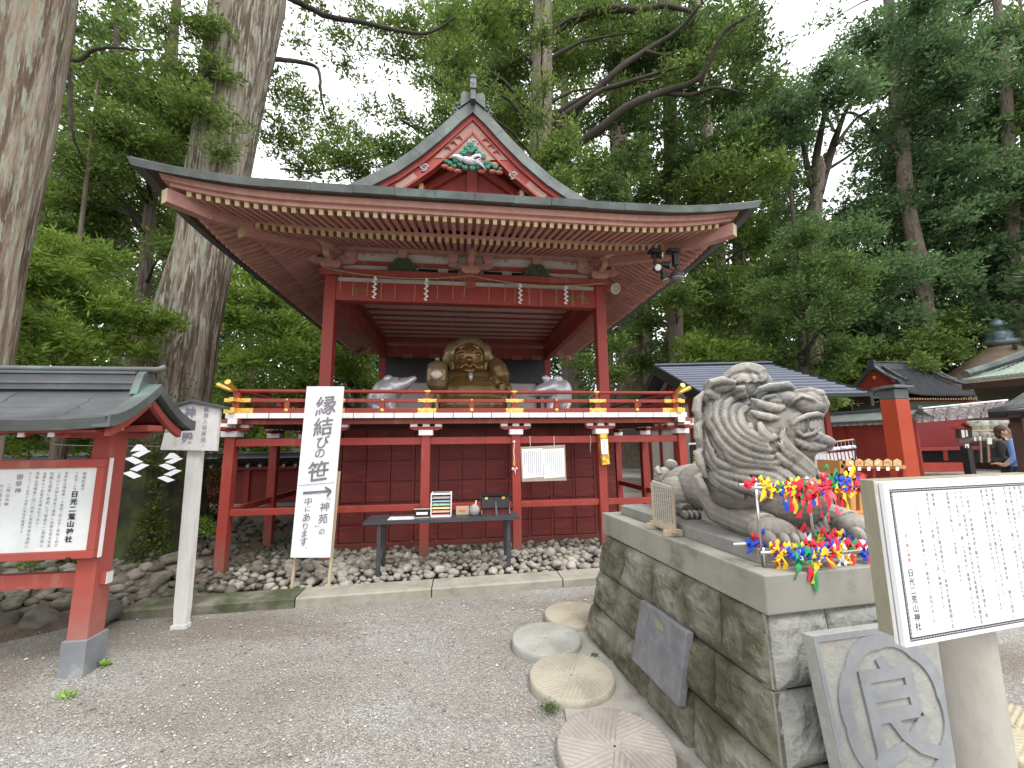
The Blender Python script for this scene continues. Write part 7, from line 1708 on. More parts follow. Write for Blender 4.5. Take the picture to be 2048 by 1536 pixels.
for t, rr_ in ((0, 4.2), (.3, 2.9), (.6, 1.7), (.85, .8), (1, .45)): rows.append([(ap_.x+rr_*math.cos(a)*1.0, ap_.y+rr_*math.sin(a), ap_.z-3.0*(1-t)**1.15) for a in [m*math.pi/8 for m in range(17)]])
MB().sheet(rows).build('bark_roof', mat('cypress_bark', (.16, .11, .075), (.11, .085, .06), 3, .95, .5, 20), g3, smooth=True)
MB().bb(ap_.x-2.4, ap_.x+2.4, ap_.y-2.4, ap_.y+2.4, 0, ap_.z-2.4).build('wall', SHADOWW, g3)
MB().lathe(ap_, [(.62, -.05), (.62, .22), (.40, .25), (.50, .40), (.42, .60), (.2, .72), (.17, .80), (.34, .92), (.34, 1.05), (.2, 1.2), (.03, 1.36)], 18).build('finial', mat('finial_metal', (.09, .13, .14), (.13, .18, .19), 4, .4, metal=.4), g3, smooth=True)
# ---- plaque rack with wooden wishing plaques
er = thing('plaque_rack', 'wooden rack with rows of hanging wishing plaques behind the ribbons', 'rack', (4.7, 4.3, 0))
WOR = mat('orange_timber', (.50, .25, .08), (.42, .20, .065), 5, .6, stretch=(1, 1, .3)); EMA = mat('plaque_wood', (.55, .36, .17), rough=.7)
def RQ(px, py, Y=4.2): return by(px, py, Y)
for y0, y1 in ((929, 936), (963, 968)): MB().prism([RQ(1682, y0), RQ(1812, y0+2), RQ(1812, y1+2), RQ(1682, y1)], (0, .05, 0)).build('rail', WOR, er)
for px in (1688, 1745, 1806): MB().prism([RQ(px, 928, 4.28), RQ(px+6, 928, 4.28), RQ(px+9, 1050, 4.28), RQ(px+3, 1050, 4.28)], (0, .06, 0)).build('post', REDB, er)
MB().prism([RQ(1679, 921), RQ(1684, 921), RQ(1690, 945), RQ(1681, 948)], (0, .3, 0)).build('side_board', WOR, er)
MB().bar(RQ(1696, 940), RQ(1730, 952), .04, .04).build('brace', REDB, er)
for i, px in enumerate((1700, 1719, 1738, 1757, 1776, 1795)):
    w, Y = 8, 4.16
    t = thing('wishing_plaque', ('leftmost', 'second from left', 'third from left', 'fourth from left', 'fifth from left', 'rightmost')[i]+' pentagonal wooden plaque on the upper rail of the rack', 'plaque', RQ(px, 925, Y), 'upper row of wooden plaques')
    MB().prism([RQ(px-w, 932, Y), RQ(px+w, 932, Y), RQ(px+w, 922, Y), RQ(px, 917.5, Y), RQ(px-w, 922, Y)], (0, .01, 0)).build('board', EMA, t)
    mb = MB(); q = random.Random(i)
    for k in range(5): mb.ball(RQ(px+q.uniform(-5, 5), 926+q.uniform(-3, 3), Y-.003), (.009, .002, .009), 6, 4)
    mb.build('painted_figure', mat('plaque_art_%d' % (i % 3), ((.8, .8, .75), (.6, .12, .08), (.35, .55, .3))[i % 3]), t)
    MB().prism([RQ(px-3, 934, Y), RQ(px+3, 934, Y), RQ(px+3, 941, Y), RQ(px-3, 941, Y)], (0, .004, 0)).build('paper_tag', PAPER, t)
for i, px in enumerate((1704, 1722, 1742, 1762, 1780, 1798)):
    col = 'red' if i in (1, 3) else 'orange'
    o = MB().prism([RQ(px-8, 975, 4.12), RQ(px+8, 975, 4.12), RQ(px+8, 964, 4.12), RQ(px+5, 961, 4.12), RQ(px-5, 961, 4.12), RQ(px-8, 964, 4.12)], (0, .04, 0)).build('plaque_stack', mat(col+'_plaques', (.6, .10, .06) if col == 'red' else (.60, .32, .08), rough=.6))
    tag(o, ('first', 'second', 'third', 'fourth', 'fifth', 'sixth')[i]+' from left of the short plaque stacks on the lower rack rail', 'plaque stack', 'stacks on the lower rack rail')
ws2 = thing('orange_stand', 'light orange timber stand with two uprights on a foot beam behind the ribbons', 'stand', bz(1725, 1045))
for px in (1706, 1724, 1741): MB().prism([RQ(px-5.5, 978, 4.0), RQ(px+5.5, 978, 4.0), RQ(px+7, 1030, 4.0), RQ(px-3, 1030, 4.0)], (0, .07, 0)).build('upright', WOR, ws2, bevel=.003)
MB().prism([RQ(1696, 1025, 3.95), RQ(1752, 1022, 3.95), RQ(1752, 1033, 3.95), RQ(1697, 1036, 3.95)], (0, .16, 0)).build('foot_beam', WOR, ws2, bevel=.004)
MB().prism([RQ(1716, 1036, 3.9), RQ(1740, 1042, 3.9), RQ(1740, 1049, 3.9), RQ(1716, 1042, 3.9)], (0, .3, 0)).build('foot_block', WOR, ws2, bevel=.004)
# ---- wind chimes
ch = thing('chime_pole', 'thin wooden pole hung with a row of small glass wind chimes right of the lion', 'pole', hor(1640, 885, 6.8))
A, B = hor(1625, 889, 6.8), hor(1708, 879, 6.8)
MB().tube([A, B], .012, 6).build('pole', WOODP, ch)
for e_p in (A, B): MB().tube([e_p, Vector((e_p.x+.02, e_p.y+.1, -.03))], .012, 6).build('stand_leg', SHADOWW, ch)
for i in range(11):
    t = .08+i*.088; p = A.lerp(B, t); col = ((.75, .75, .8), (.35, .55, .7), (.8, .8, .8))[i % 3]
    w_ = ('white', 'blue', 'pale')[i % 3]
    cht = thing('wind_chime', '%s glass wind chime with a paper strip hanging %s from the left on the pole' % (w_, ('first', 'second', 'third', 'fourth', 'fifth', 'sixth', 'seventh', 'eighth', 'ninth', 'tenth', 'eleventh')[i]), 'wind chime', p, 'wind chimes')
    MB().tube([p, p-Vector((0, 0, .07))], .002, 4).build('string', PAPER, cht)
    MB().lathe(p-Vector((0, 0, .11)), [(.028, 0), (.032, .015), (.026, .035), (.008, .045)], 12).build('bell', mat('glass_bell_%d' % (i % 3), col, rough=.1), cht, smooth=True)
    l = .09+.02*((i*7) % 3); q = p-Vector((0, 0, .14)); d_ = (B-A).normalized(); MB().prism([q-d_*.014, q+d_*.014, q+d_*.014-Vector((-.01, 0, l)), q-d_*.014-Vector((-.01, 0, l))], (.002, .002, 0)).build('paper_strip', PAPER, cht)
# ---- two visitors
SKIN = mat('skin', (.55, .33, .23), rough=.6)
def person(px, d, hgt, top, low, hair, yaw, lab, arm=None, scale=1):
    c = hor(px, 900, d); t = thing('person', lab, 'person', (c.x, c.y, 0)); R = Matrix.Rotation(yaw, 3, 'Z'); s = hgt/1.68
    def q(x, y, z): v = R @ Vector((x, y, z)); return (c.x+v.x*s, c.y+v.y*s, z*s)
    V = [q(0, 0, .95), q(0, 0, 1.12), q(0, .0, 1.32), q(0, 0, 1.43), q(0, -.01, 1.50), q(0, -.02, 1.60),
         q(.09, 0, .90), q(.10, -.01, .50), q(.10, .02, .09), q(.11, -.10, .03), q(-.09, 0, .90), q(-.10, .01, .50), q(-.10, .03, .09), q(-.11, -.09, .03),
         q(.17, 0, 1.38), q(.22, .02, 1.12), q(.20, -.14, .95), q(.15, -.24, .98), q(-.17, 0, 1.38), q(-.22, .02, 1.12), q(-.20, -.14, .95), q(-.15, -.24, .98)]
    E = [(0, 1), (1, 2), (2, 3), (3, 4), (4, 5), (0, 6), (6, 7), (7, 8), (8, 9), (0, 10), (10, 11), (11, 12), (12, 13), (2, 14), (14, 15), (15, 16), (16, 17), (2, 18), (18, 19), (19, 20), (20, 21)]
    Rr = [.15, .145, .15, .07, .055, .085, .10, .07, .05, .04, .10, .07, .05, .04, .065, .05, .038, .03, .065, .05, .038, .03]
    me = bpy.data.meshes.new('body'); b0 = BASE[t.name]; me.from_pydata([tuple(Vector(v)-b0) for v in V], E, []); o = bpy.data.objects.new('body', me); COL.objects.link(o); o.parent = t; BASE[o.name] = b0
    sk = o.modifiers.new('skin', 'SKIN'); 
    for i, r in enumerate(Rr): me.skin_vertices[0].data[i].radius = (r*s, r*s*(.72 if i in (0, 1, 2) else 1))
    me.skin_vertices[0].data[0].use_root = True
    sb = o.modifiers.new('sub', 'SUBSURF'); sb.levels = sb.render_levels = 2
    m3 = bpy.data.meshes.new_from_object(o.evaluated_get(bpy.context.evaluated_depsgraph_get())); o.modifiers.clear(); o.data = m3; m3.materials.clear()
    for m_ in (top, low, SKIN): m3.materials.append(m_)
    for p in m3.polygons:
        z = p.center.z/s; hz_ = (p.center.xy).length/s
        p.material_index = 2 if z > 1.44 or (z < 1.02 and z > .85 and hz_ > .235) else (0 if z > .93 else 1)
        p.use_smooth = True
    hd = MB(); hd.ball(q(0, -.03, 1.60), (.082*s, .098*s, .115*s), 16, 12, R=R); hd.ball(q(0, -.13, 1.585), .014*s, 8, 6)
    for sx in (-1, 1): hd.ball(q(sx*.084, -.02, 1.59), (.014*s, .02*s, .03*s), 8, 6)
    hd.build('head', SKIN, t, smooth=True)
    hb_ = MB(); hb_.ball(q(0, .005, 1.635), (.097*s, .107*s, .105*s), 14, 10, R=R); hb_.ball(q(0, .05, 1.56), (.085*s, .06*s, .10*s), 12, 8, R=R); hb_.build('hair', hair, t, smooth=True)
    mk = MB(); mk.ball(q(0, -.10, 1.555), (.055*s, .045*s, .04*s), 10, 8, R=R); mk.build('face_mask', PAPER, t, smooth=True)
    for sx in (-1, 1):
        hm = MB(); hm.ball(q(sx*.14, -.26, .98), (.03*s, .04*s, .02*s), 8, 6, R=R)
        for k in range(5): hm.tube([q(sx*(.12+.012*k), -.28, .98), q(sx*(.12+.012*k), -.325+.006*abs(k-2), .975), q(sx*(.12+.012*k), -.345+.006*abs(k-2), .96)], [.009*s, .008*s, .006*s], 6)
        hm.build('hand', SKIN, t, smooth=True)
    return t
p1 = person(2011, 12.4, 1.66, mat('black_jacket', (.02, .022, .025)), mat('black_trousers', (.015, .015, .02)), mat('brown_hair', (.06, .03, .02)), rad(20), 'person in black clothes with brown hair and white mask holding a black folder')
c_ = hor(2005, 922, 12.2); o = MB().box((c_.x-.05, c_.y-.05, c_.z), (.30, .22, .03), .5, 0, Matrix.Rotation(.5, 3, 'Y')).build('folder', BLACK, bevel=.004); tag(o, 'black folder held by the person in black', 'folder')
person(2040, 11.9, 1.70, mat('light_blue_shirt', (.16, .27, .55), (.20, .32, .6), 4, .8), mat('navy_trousers', (.02, .03, .06)), mat('black_hair', (.012, .011, .01)), rad(190), 'person in a light blue shirt seen from behind at the right edge')
for (px, py, w, h) in ((2003, 864, 10, 9), (1979, 882, 9, 13)):
    o = MB().prism([hor(px-w/2, py-h/2, 13.2), hor(px+w/2, py-h/2, 13.2), hor(px+w/2+1, py+h/2, 13.2), hor(px-w/2+1, py+h/2, 13.2)], (.01, .01, 0)).build('hanging_paper', PAPER); tag(o, 'white paper card hanging %s the two visitors' % ('between and behind' if px > 2000 else 'on the rack left of'), 'card')
rk3 = thing('far_rack', 'thin wooden rack with white tags standing left of the visitors', 'rack', hor(1975, 930, 13.3))
for px in (1960, 1975): MB().tube([hor(px, 868, 13.3), hor(px+3, 925, 13.3)], .02, 6).build('post', mat('grey_brown_pole', (.25, .2, .15)), rk3)
MB().tube([hor(1945, 862, 13.3), hor(2010, 860, 13.3)], .02, 6).build('rail', WOODP, rk3); MB().tube([hor(1965, 877, 13.3), hor(2010, 876, 13.3)], .015, 6).build('rail', WOODP, rk3)
for px, py in ((1950, 878), (1960, 877)): MB().prism([hor(px-2, py-4, 13.25), hor(px+2, py-4, 13.25), hor(px+3, py+4, 13.25), hor(px-1, py+4, 13.25)], (.01, .01, 0)).build('tag', PAPER, rk3)
# ---------------------------------------------------------------- trees
def leafmat(name, dark, light, tip, trans=.3, sc=.55):
    m = bpy.data.materials.new(name); m.use_nodes = True; N = m.node_tree.nodes; L = m.node_tree.links; b = N['Principled BSDF']
    b.inputs['Roughness'].default_value = .65; b.inputs['Specular IOR Level'].default_value = .18
    g = N.new('ShaderNodeNewGeometry'); tc = N.new('ShaderNodeTexCoord'); n = N.new('ShaderNodeTexNoise'); n.inputs['Scale'].default_value = sc; n.inputs['Detail'].default_value = 3
    L.new(tc.outputs['Object'], n.inputs['Vector']); r = N.new('ShaderNodeMapRange'); r.inputs[1].default_value = .38; r.inputs[2].default_value = .64; L.new(n.outputs[0], r.inputs[0])
    m1 = N.new('ShaderNodeMixRGB'); m1.inputs[1].default_value = (*dark, 1); m1.inputs[2].default_value = (*light, 1); L.new(r.outputs[0], m1.inputs[0])
    r2 = N.new('ShaderNodeMapRange'); r2.inputs[1].default_value = .55; r2.inputs[2].default_value = 1; r2.inputs[4].default_value = .8; L.new(g.outputs['Random Per Island'], r2.inputs[0])
    m2 = N.new('ShaderNodeMixRGB'); m2.inputs[2].default_value = (*tip, 1); L.new(r2.outputs[0], m2.inputs[0]); L.new(m1.outputs[0], m2.inputs[1])
    L.new(m2.outputs[0], b.inputs['Base Color'])
    t = N.new('ShaderNodeBsdfTranslucent'); hv = N.new('ShaderNodeHueSaturation'); hv.inputs['Value'].default_value = 1.5; L.new(m2.outputs[0], hv.inputs['Color']); L.new(hv.outputs[0], t.inputs[0])
    ms = N.new('ShaderNodeMixShader'); ms.inputs[0].default_value = trans; L.new(b.outputs[0], ms.inputs[1]); L.new(t.outputs[0], ms.inputs[2])
    L.new(ms.outputs[0], N['Material Output'].inputs[0]); return m
LF_BR = leafmat('bright_cedar_foliage', (.07, .125, .02), (.165, .25, .042), (.31, .40, .085), .4, .9)
LF_MD = leafmat('cedar_foliage', (.05, .088, .02), (.12, .18, .038), (.25, .33, .08), .38)
LF_DK = leafmat('dark_cedar_foliage', (.036, .068, .02), (.085, .14, .036), (.18, .26, .07), .35)
LF_BL = leafmat('hazed_cypress_foliage', (.042, .085, .036), (.098, .17, .068), (.20, .295, .115), .36)  # bluish haze tinted into the leaf colour
BARKS = {}
def bark(name, a, b, c): return mat(name, a, b, 3.0, .95, 1.0, 9, stretch=(3.6, 3.6, .26), detail=10, c3=c, scale3=10, lo3=.50, hi3=.58, bdist=.06, lo=.42, hi=.56)
BK_GREY = bark('lichened_bark', (.20, .165, .125), (.10, .07, .05), (.26, .265, .205))
BK_PALE = bark('pale_peeling_bark', (.22, .18, .14), (.10, .072, .052), (.24, .24, .185))
BK_BIG = bark('shaggy_pale_bark', (.30, .24, .18), (.12, .08, .055), (.30, .31, .235))
BK_BRN = bark('brown_cedar_bark', (.15, .11, .085), (.09, .065, .05), (.17, .16, .12))
BK_DK = mat('dark_limb_bark', (.035, .028, .022), (.055, .045, .035), 5, .95, .6, 30)
def mossy_shaded_foot(m_, z0, z1):  # moss, plus the lower trunk's shade painted in by height
    N = m_.node_tree.nodes; L = m_.node_tree.links; b = N['Principled BSDF']; tc = N.new('ShaderNodeTexCoord'); sp_ = N.new('ShaderNodeSeparateXYZ'); L.new(tc.outputs['Object'], sp_.inputs[0])
    n = N.new('ShaderNodeTexNoise'); n.inputs['Scale'].default_value = 1.6; n.inputs['Detail'].default_value = 7; L.new(tc.outputs['Object'], n.inputs['Vector'])
    a = N.new('ShaderNodeMath'); a.operation = 'MULTIPLY_ADD'; a.inputs[1].default_value = 3.2; L.new(n.outputs[0], a.inputs[0]); L.new(sp_.outputs[2], a.inputs[2])
    r = N.new('ShaderNodeMapRange'); r.inputs[1].default_value = z0+1.6; r.inputs[2].default_value = z1+1.6; r.inputs[3].default_value = 1; r.inputs[4].default_value = 0; L.new(a.outputs[0], r.inputs[0])
    n2 = N.new('ShaderNodeTexNoise'); n2.inputs['Scale'].default_value = 4; n2.inputs['Detail'].default_value = 6; L.new(tc.outputs['Object'], n2.inputs['Vector']); r2 = N.new('ShaderNodeMapRange'); r2.inputs[1].default_value = .45; r2.inputs[2].default_value = .65; L.new(n2.outputs[0], r2.inputs[0])
    c = N.new('ShaderNodeMixRGB'); c.inputs[1].default_value = (.028, .026, .016, 1); c.inputs[2].default_value = (.055, .075, .014, 1); L.new(r2.outputs[0], c.inputs[0])
    mx = N.new('ShaderNodeMixRGB'); L.new(r.outputs[0], mx.inputs[0]); L.new(b.inputs['Base Color'].links[0].from_socket, mx.inputs[1]); L.new(c.outputs[0], mx.inputs[2]); L.new(mx.outputs[0], b.inputs['Base Color'])
BK_FOOT = bark('mossy_shaded_foot_bark', (.26, .215, .165), (.10, .068, .048), (.33, .34, .27)); mossy_shaded_foot(BK_FOOT, 1.2, 2.2)
def depth_of(p): return float(np.dot(np.array(p)-CAM, FW))
def trunk_mesh(pts, rs, seg=40, ridge=.09, seed=0, flare=0, sub=9):
    P_, R_ = [], []
    for i in range(len(pts)-1):
        for k in range(sub): t = k/sub; P_.append(pts[i].lerp(pts[i+1], t)); R_.append(rs[i]*(1-t)+rs[i+1]*t)
    P_.append(pts[-1]); R_.append(rs[-1]); mb = MB(); rows = []
    for p, r in zip(P_, R_):
        row = []
        for k in range(seg+1):
            a = 2*math.pi*(k % seg)/seg; z = p.z
            f = abs(noise.noise(Vector((math.cos(a)*3.2, math.sin(a)*3.2, z*.35+seed))))*1.6+.5*abs(noise.noise(Vector((math.cos(a)*8, math.sin(a)*8, z*.8+seed))))
            k2 = 1-ridge*f-.035*abs(noise.noise(Vector((math.cos(a)*16, math.sin(a)*16, z*1.1+seed))))+ridge*.5+.05*noise.noise(Vector((math.cos(a), math.sin(a), z*.3+seed)))
            if flare and z < 1.6: k2 *= 1+flare*(1-z/1.6)**2*(.6+.7*max(0, math.sin(a*3+seed)+.4*math.sin(a*5)))
            row.append((p.x+r*k2*math.cos(a), p.y+r*k2*math.sin(a), z))
        rows.append(row)
    return mb.sheet(rows)
def leaves(tc_, tr_, per, L_, seed, wr=.30, flat=.62, upb=.35):
    g = np.random.default_rng(seed); n = len(tc_)*per; C = np.repeat(tc_, per, 0); R = np.repeat(tr_, per)[:, None]; Ls = np.repeat(L_, per)[:, None]*np.clip(g.lognormal(-.08, .38, (n, 1)), .35, 1.5)
    d = g.normal(size=(n, 3)); d /= np.linalg.norm(d, axis=1)[:, None]+1e-9; u_ = g.random((n, 1))**.5
    pos = C+d*R*u_*np.array([1, 1, flat]); dr = d*np.array([1, 1, .55])+np.array([0, 0, upb])+g.normal(0, .35, (n, 3)); dr /= np.linalg.norm(dr, axis=1)[:, None]+1e-9
    s = np.cross(dr, g.normal(size=(n, 3))); s /= np.linalg.norm(s, axis=1)[:, None]+1e-9
    w = Ls*wr/2; V = np.stack([pos, pos+dr*Ls*.45+s*w, pos+dr*Ls, pos+dr*Ls*.45-s*w], 1).reshape(-1, 3)
    return V
TOT = [0]
def tree(name, label, trunk, D, blobs, lm, bk, cover=2.6, Lpx=8.6, group=None, cat='tree', limbs=(), seg=36, flare=.3, top=9, seed=1, brw=1.0, wr=.36, autob=True, basez=-.1):
    """trunk: (px, py, half width px) points at horizontal distance D; blobs: (px, py, r px[, D]) foliage masses; limbs: ([(px,py)..], half width px, D)"""
    pts, rs = [], []
    for px, py, hw in sorted(trunk, key=lambda q: -q[1]):
        p = hor(px, py, D); dp_ = depth_of(p); off_ax = math.hypot(px-1024, 0)/CF; pts.append(p); rs.append(hw*dp_/CF/math.sqrt(1+off_ax**2*.6))
    b0 = pts[0]; dxy = (pts[-1]-pts[0])/(pts[-1].z-pts[0].z+1e-6) if len(pts) > 1 else Vector((0, 0, 1))
    if b0.z > basez: pts.insert(0, Vector((b0.x-dxy.x*(b0.z-basez)*.6, b0.y-dxy.y*(b0.z-basez)*.6, basez))); rs.insert(0, rs[0]*1.18)
    e = pts[-1]; pts.append(e+Vector((dxy.x*top*.6, dxy.y*top*.6, top))); rs.append(rs[-1]*.45)
    t = thing(name, label, cat, (pts[0].x, pts[0].y, 0), group)
    trunk_mesh(pts, rs, seg, .10, seed, flare).build('trunk', bk, t, smooth=True)
    g = np.random.default_rng(seed*17+3); TC, TR, TL_ = [], [], []; rb = random.Random(seed); TW = MB()
    for bl in blobs:
        px, py, r = bl[:3]; d_ = bl[3] if len(bl) > 3 else D*rb.uniform(.86, 1.12)
        c = hor(px, py, d_); dp_ = depth_of(c); rw_ = r*dp_/CF; cv = bl[4] if len(bl) > 4 else cover*1.3
        nl = int(cv*math.pi*r*r/(.5*Lpx*Lpx*wr*1.15)); per = 22; nt_ = max(3, nl//per)
        v = g.normal(size=(nt_, 3)); v /= np.linalg.norm(v, axis=1)[:, None]; v *= (g.random((nt_, 1))**.42)
        # clump the tufts along a few boughs inside the mass
        nb_ = 5; bd = g.normal(size=(nb_, 3)); bd[:, 2] *= .35; bd /= np.linalg.norm(bd, axis=1)[:, None]; k = g.integers(0, nb_, nt_); q = g.random((nt_, 1))
        v2 = bd[k]*q*1.05+g.normal(0, .17, (nt_, 3)); mixk = g.random((nt_, 1)) < .55; v = np.where(mixk, v2, v)
        for b5 in bd[:4]: e5 = Vector(np.array(c)+b5*rw_*np.array([.95, .95, .68])); m5 = c.lerp(e5, .5)+Vector((0, 0, .08*rw_)); TW.tube([c, m5, e5], [.0030*rw_*6, .0018*rw_*6, .0008*rw_*6], 3, cap=False)
        TC.append(np.array(c)[None]+v*rw_*np.array([1, 1, .72])); TR.append(np.full(nt_, 12*dp_/CF)*g.uniform(.7, 1.5, nt_)); TL_.append(np.full(nt_, Lpx*dp_/CF))
        if autob:
            zz_ = c.z-.35*math.hypot(c.x-pts[0].x, c.y-pts[0].y); zz_ = max(1.5, zz_); a = None
            for i in range(len(pts)-1):
                if pts[i].z <= zz_ <= pts[i+1].z: tt = (zz_-pts[i].z)/(pts[i+1].z-pts[i].z); a = pts[i].lerp(pts[i+1], tt); ra = (rs[i]*(1-tt)+rs[i+1]*tt)
            if a is not None and (a-c).length < 7:
                m1 = a.lerp(c, .4)+Vector((0, 0, .10*(c-a).length)); wv = .010*(c-a).length*brw+.012
                ps = [a, a.lerp(m1, .5)+Vector((rb.uniform(-.1, .1), rb.uniform(-.1, .1), 0)), m1, m1.lerp(c, .6), c+Vector((0, 0, -.1*rw_))]
                MB().tube(ps, [wv*1.8, wv*1.5, wv*1.1, wv*.8, wv*.4], 6).build('branch', BK_DK, t, smooth=True)
    for pl__, hw, d_ in limbs:
        ps0 = [hor(px, py, (d_ if not isinstance(d_, tuple) else d_[0]+(d_[1]-d_[0])*i/(len(pl__)-1))*(1+.02*math.sin(i*1.7))) for i, (px, py) in enumerate(pl__)]; ps = []
        for i in range(len(ps0)-1):      # smooth, slightly crooked limb
            p0, p1, p2, p3 = ps0[max(0, i-1)], ps0[i], ps0[i+1], ps0[min(len(ps0)-1, i+2)]
            for k in range(6):
                u_ = k/6; ps.append(.5*((2*p1)+(p2-p0)*u_+(2*p0-5*p1+4*p2-p3)*u_*u_+(3*p1-p0-3*p2+p3)*u_**3)+.022*Vector((noise.noise(p1*3+Vector((k, 0, 0))), 0, noise.noise(p1*3+Vector((0, k, 5)))))*(k > 0))
        ps.append(ps0[-1])
        MB().tube(ps, [hw*depth_of(p)/CF*(1-.72*i/(len(ps)-1)) for i, p in enumerate(ps)], 8).build('branch', BK_DK, t, smooth=True)
    if TW.v: TW.build('twigs', BK_DK, t, kind='stuff')
    if TC:
        TC, TR, TL_ = np.concatenate(TC), np.concatenate(TR), np.concatenate(TL_); V = leaves(TC, TR, 22, TL_, seed+99, wr)
        V -= np.array([pts[0].x, pts[0].y, 0]); n = len(V)//4; TOT[0] += n*2
        o = bpy.data.objects.new('crown', npmesh('crown', V, np.arange(4*n).reshape(-1, 4), lm)); COL.objects.link(o); o.parent = t
    return t
# giant trunks at the left
tree('giant_cedar', 'huge cedar trunk filling the upper left corner of the picture', [(72, 0, 74), (30, 300, 66), (-5, 520, 54), (-40, 800, 52)], 5.9,
     [(190, 60, 46, 9.5, .9), (170, 200, 40, 9, 1.1), (150, 300, 50, 9.5, 1.4), (230, 40, 40, 9, .8)], LF_DK, BK_BIG, limbs=[([(118, 150), (137, 150), (142, 219), (147, 273), (170, 330)], 4.5, 7), ([(110, 118), (160, 118), (191, 99), (239, 96), (300, 100)], 5, 7)], seg=110, seed=3, autob=False)
tree('giant_cedar', 'massive lichen covered cedar trunk with mossy foot behind the name board', [(500, 0, 68), (470, 160, 64), (440, 330, 60), (410, 500, 58), (375, 640, 66), (350, 740, 78), (318, 900, 90), (305, 1040, 96)], 7.6,
     [(410, 60, 55, 7.2), (440, 150, 45, 7.1), (395, 210, 60, 7.0), (440, 300, 42, 6.9, 2), (330, 60, 60, 7.5, 1.6), (350, 140, 60, 7.3, 1.8), (610, 90, 45, 8.5, 1.0), (605, 200, 60, 8.6, 1.9), (580, 290, 60, 8.6, 2.4), (665, 250, 45, 8.8, 1.5), (560, 180, 40, 8, 1.6), (690, 70, 50, 8.5, 1.3), (760, 50, 55, 8.6, 1.6), (830, 60, 55, 8.7, 2), (625, 340, 45, 8.8, 2.2), (895, 40, 60, 9, 2.4), (700, 130, 40, 8.8, 1.1), (780, 110, 45, 8.8, 1.3), (850, 120, 45, 8.9, 1.7), (640, 20, 45, 8.5, 1.2), (730, 10, 50, 8.6, 1.3), (470, 250, 30, 6.9, 1.5)],
     LF_MD, BK_FOOT, limbs=[([(572, -8), (602, 7), (654, 32), (722, 44), (801, 62), (859, 65), (910, 34)], 6.5, 7.8), ([(540, 118), (600, 124), (636, 138), (642, 190), (650, 230)], 5, 7.7), ([(480, 90), (430, 112), (350, 108)], 4.5, 7.2), ([(430, 130), (395, 160), (385, 155)], 5, 7)], seg=130, flare=.35, seed=5, autob=False)
# moss and lichen patches on the foot of the giant trunk
g_ = np.random.default_rng(5); mp = []
for k in range(26000):
    a = g_.uniform(0, 6.28); z = abs(g_.normal(0, .9)); mp.append((a, z))
def moss_on_trunk():
    MV = []; T_ = [hor(350, 740, 7.6), hor(318, 900, 7.6), hor(305, 1040, 7.6)]
    t0 = T_[2]
    for a, z in mp[:14000]:
        if z > 2.6 or noise.noise(Vector((math.cos(a)*1.6, math.sin(a)*1.6, z*.7))) < .02: continue
        k = z/2.6; cx, cy = t0.x+(T_[0].x-t0.x)*k*.9, t0.y+(T_[0].y-t0.y)*k*.9; r = .80-.17*k+.22*max(0, 1-z/1.2)**2*.8
        MV.append((cx+r*math.cos(a), cy+r*math.sin(a), z))
    MV = np.array(MV); V = leaves(MV, np.full(len(MV), .03), 3, np.full(len(MV), .035), 8, .5)
    o = bpy.data.objects.new('trunk_moss', npmesh('trunk_moss', V, np.arange(len(V)).reshape(-1, 4), leafmat('dark_trunk_moss', (.025, .04, .008), (.06, .085, .012), (.12, .14, .02), .1, 1.5))); COL.objects.link(o); o['kind'] = 'stuff'
moss_on_trunk()
tree('thin_cedar', 'thin leaning trunk between the two giant cedars with dark foliage', [(318, 300, 11), (300, 420, 12), (290, 560, 13), (268, 735, 20)], 9,
     [(250, 170, 75), (330, 210, 80), (400, 270, 60, 8), (190, 240, 65), (270, 290, 80), (180, 340, 70), (350, 330, 70), (130, 400, 80, 10), (220, 430, 85, 10), (310, 430, 60, 9.5), (330, 500, 45, 8), (150, 470, 70, 10), (230, 350, 70, 9)], LF_MD, BK_BRN, cover=2.5, seed=7, brw=.8)
tree('young_cedar', 'bright green feathery young cedar behind the roofed notice board', [(150, 560, 6), (120, 735, 9), (120, 880, 16)], 7.8,
     [(110, 560, 75, 7), (55, 640, 75, 6.6), (185, 520, 60, 7.5), (200, 620, 75, 7), (85, 490, 55, 7), (130, 690, 75, 6.8), (235, 690, 55, 7), (30, 715, 60, 6.6), (285, 650, 45, 6.9), (338, 640, 32, 6.7), (40, 560, 55, 7), (160, 600, 80, 7.2), (90, 750, 70, 8), (200, 745, 60, 8), (70, 870, 50, 8.6), (170, 880, 40, 8.6), (10, 860, 45, 8.6)], LF_BR, BK_BRN, cover=3, Lpx=12, seed=9, wr=.22, top=3)
tree('leafy_tree', 'leafy green tree seen under the left eave beside the giant trunk', [(700, 560, 5), (712, 740, 7)], 14,
     [(480, 640, 55, 12), (545, 600, 55, 13), (600, 690, 60, 12.5), (520, 720, 65, 12), (625, 765, 50, 12), (470, 770, 45, 11.5), (560, 660, 60, 13), (700, 745, 45, 13), (725, 700, 45, 13.5), (660, 640, 55, 14), (460, 590, 40, 12), (500, 560, 35, 13), (500, 850, 40, 12), (440, 820, 38, 12), (570, 850, 40, 12), (640, 720, 50, 12), (580, 800, 50, 12), (740, 770, 40, 14), (430, 870, 34, 12), (620, 560, 40, 14)], LF_BR, BK_PALE, cover=3.2, Lpx=9, seed=11, top=3)
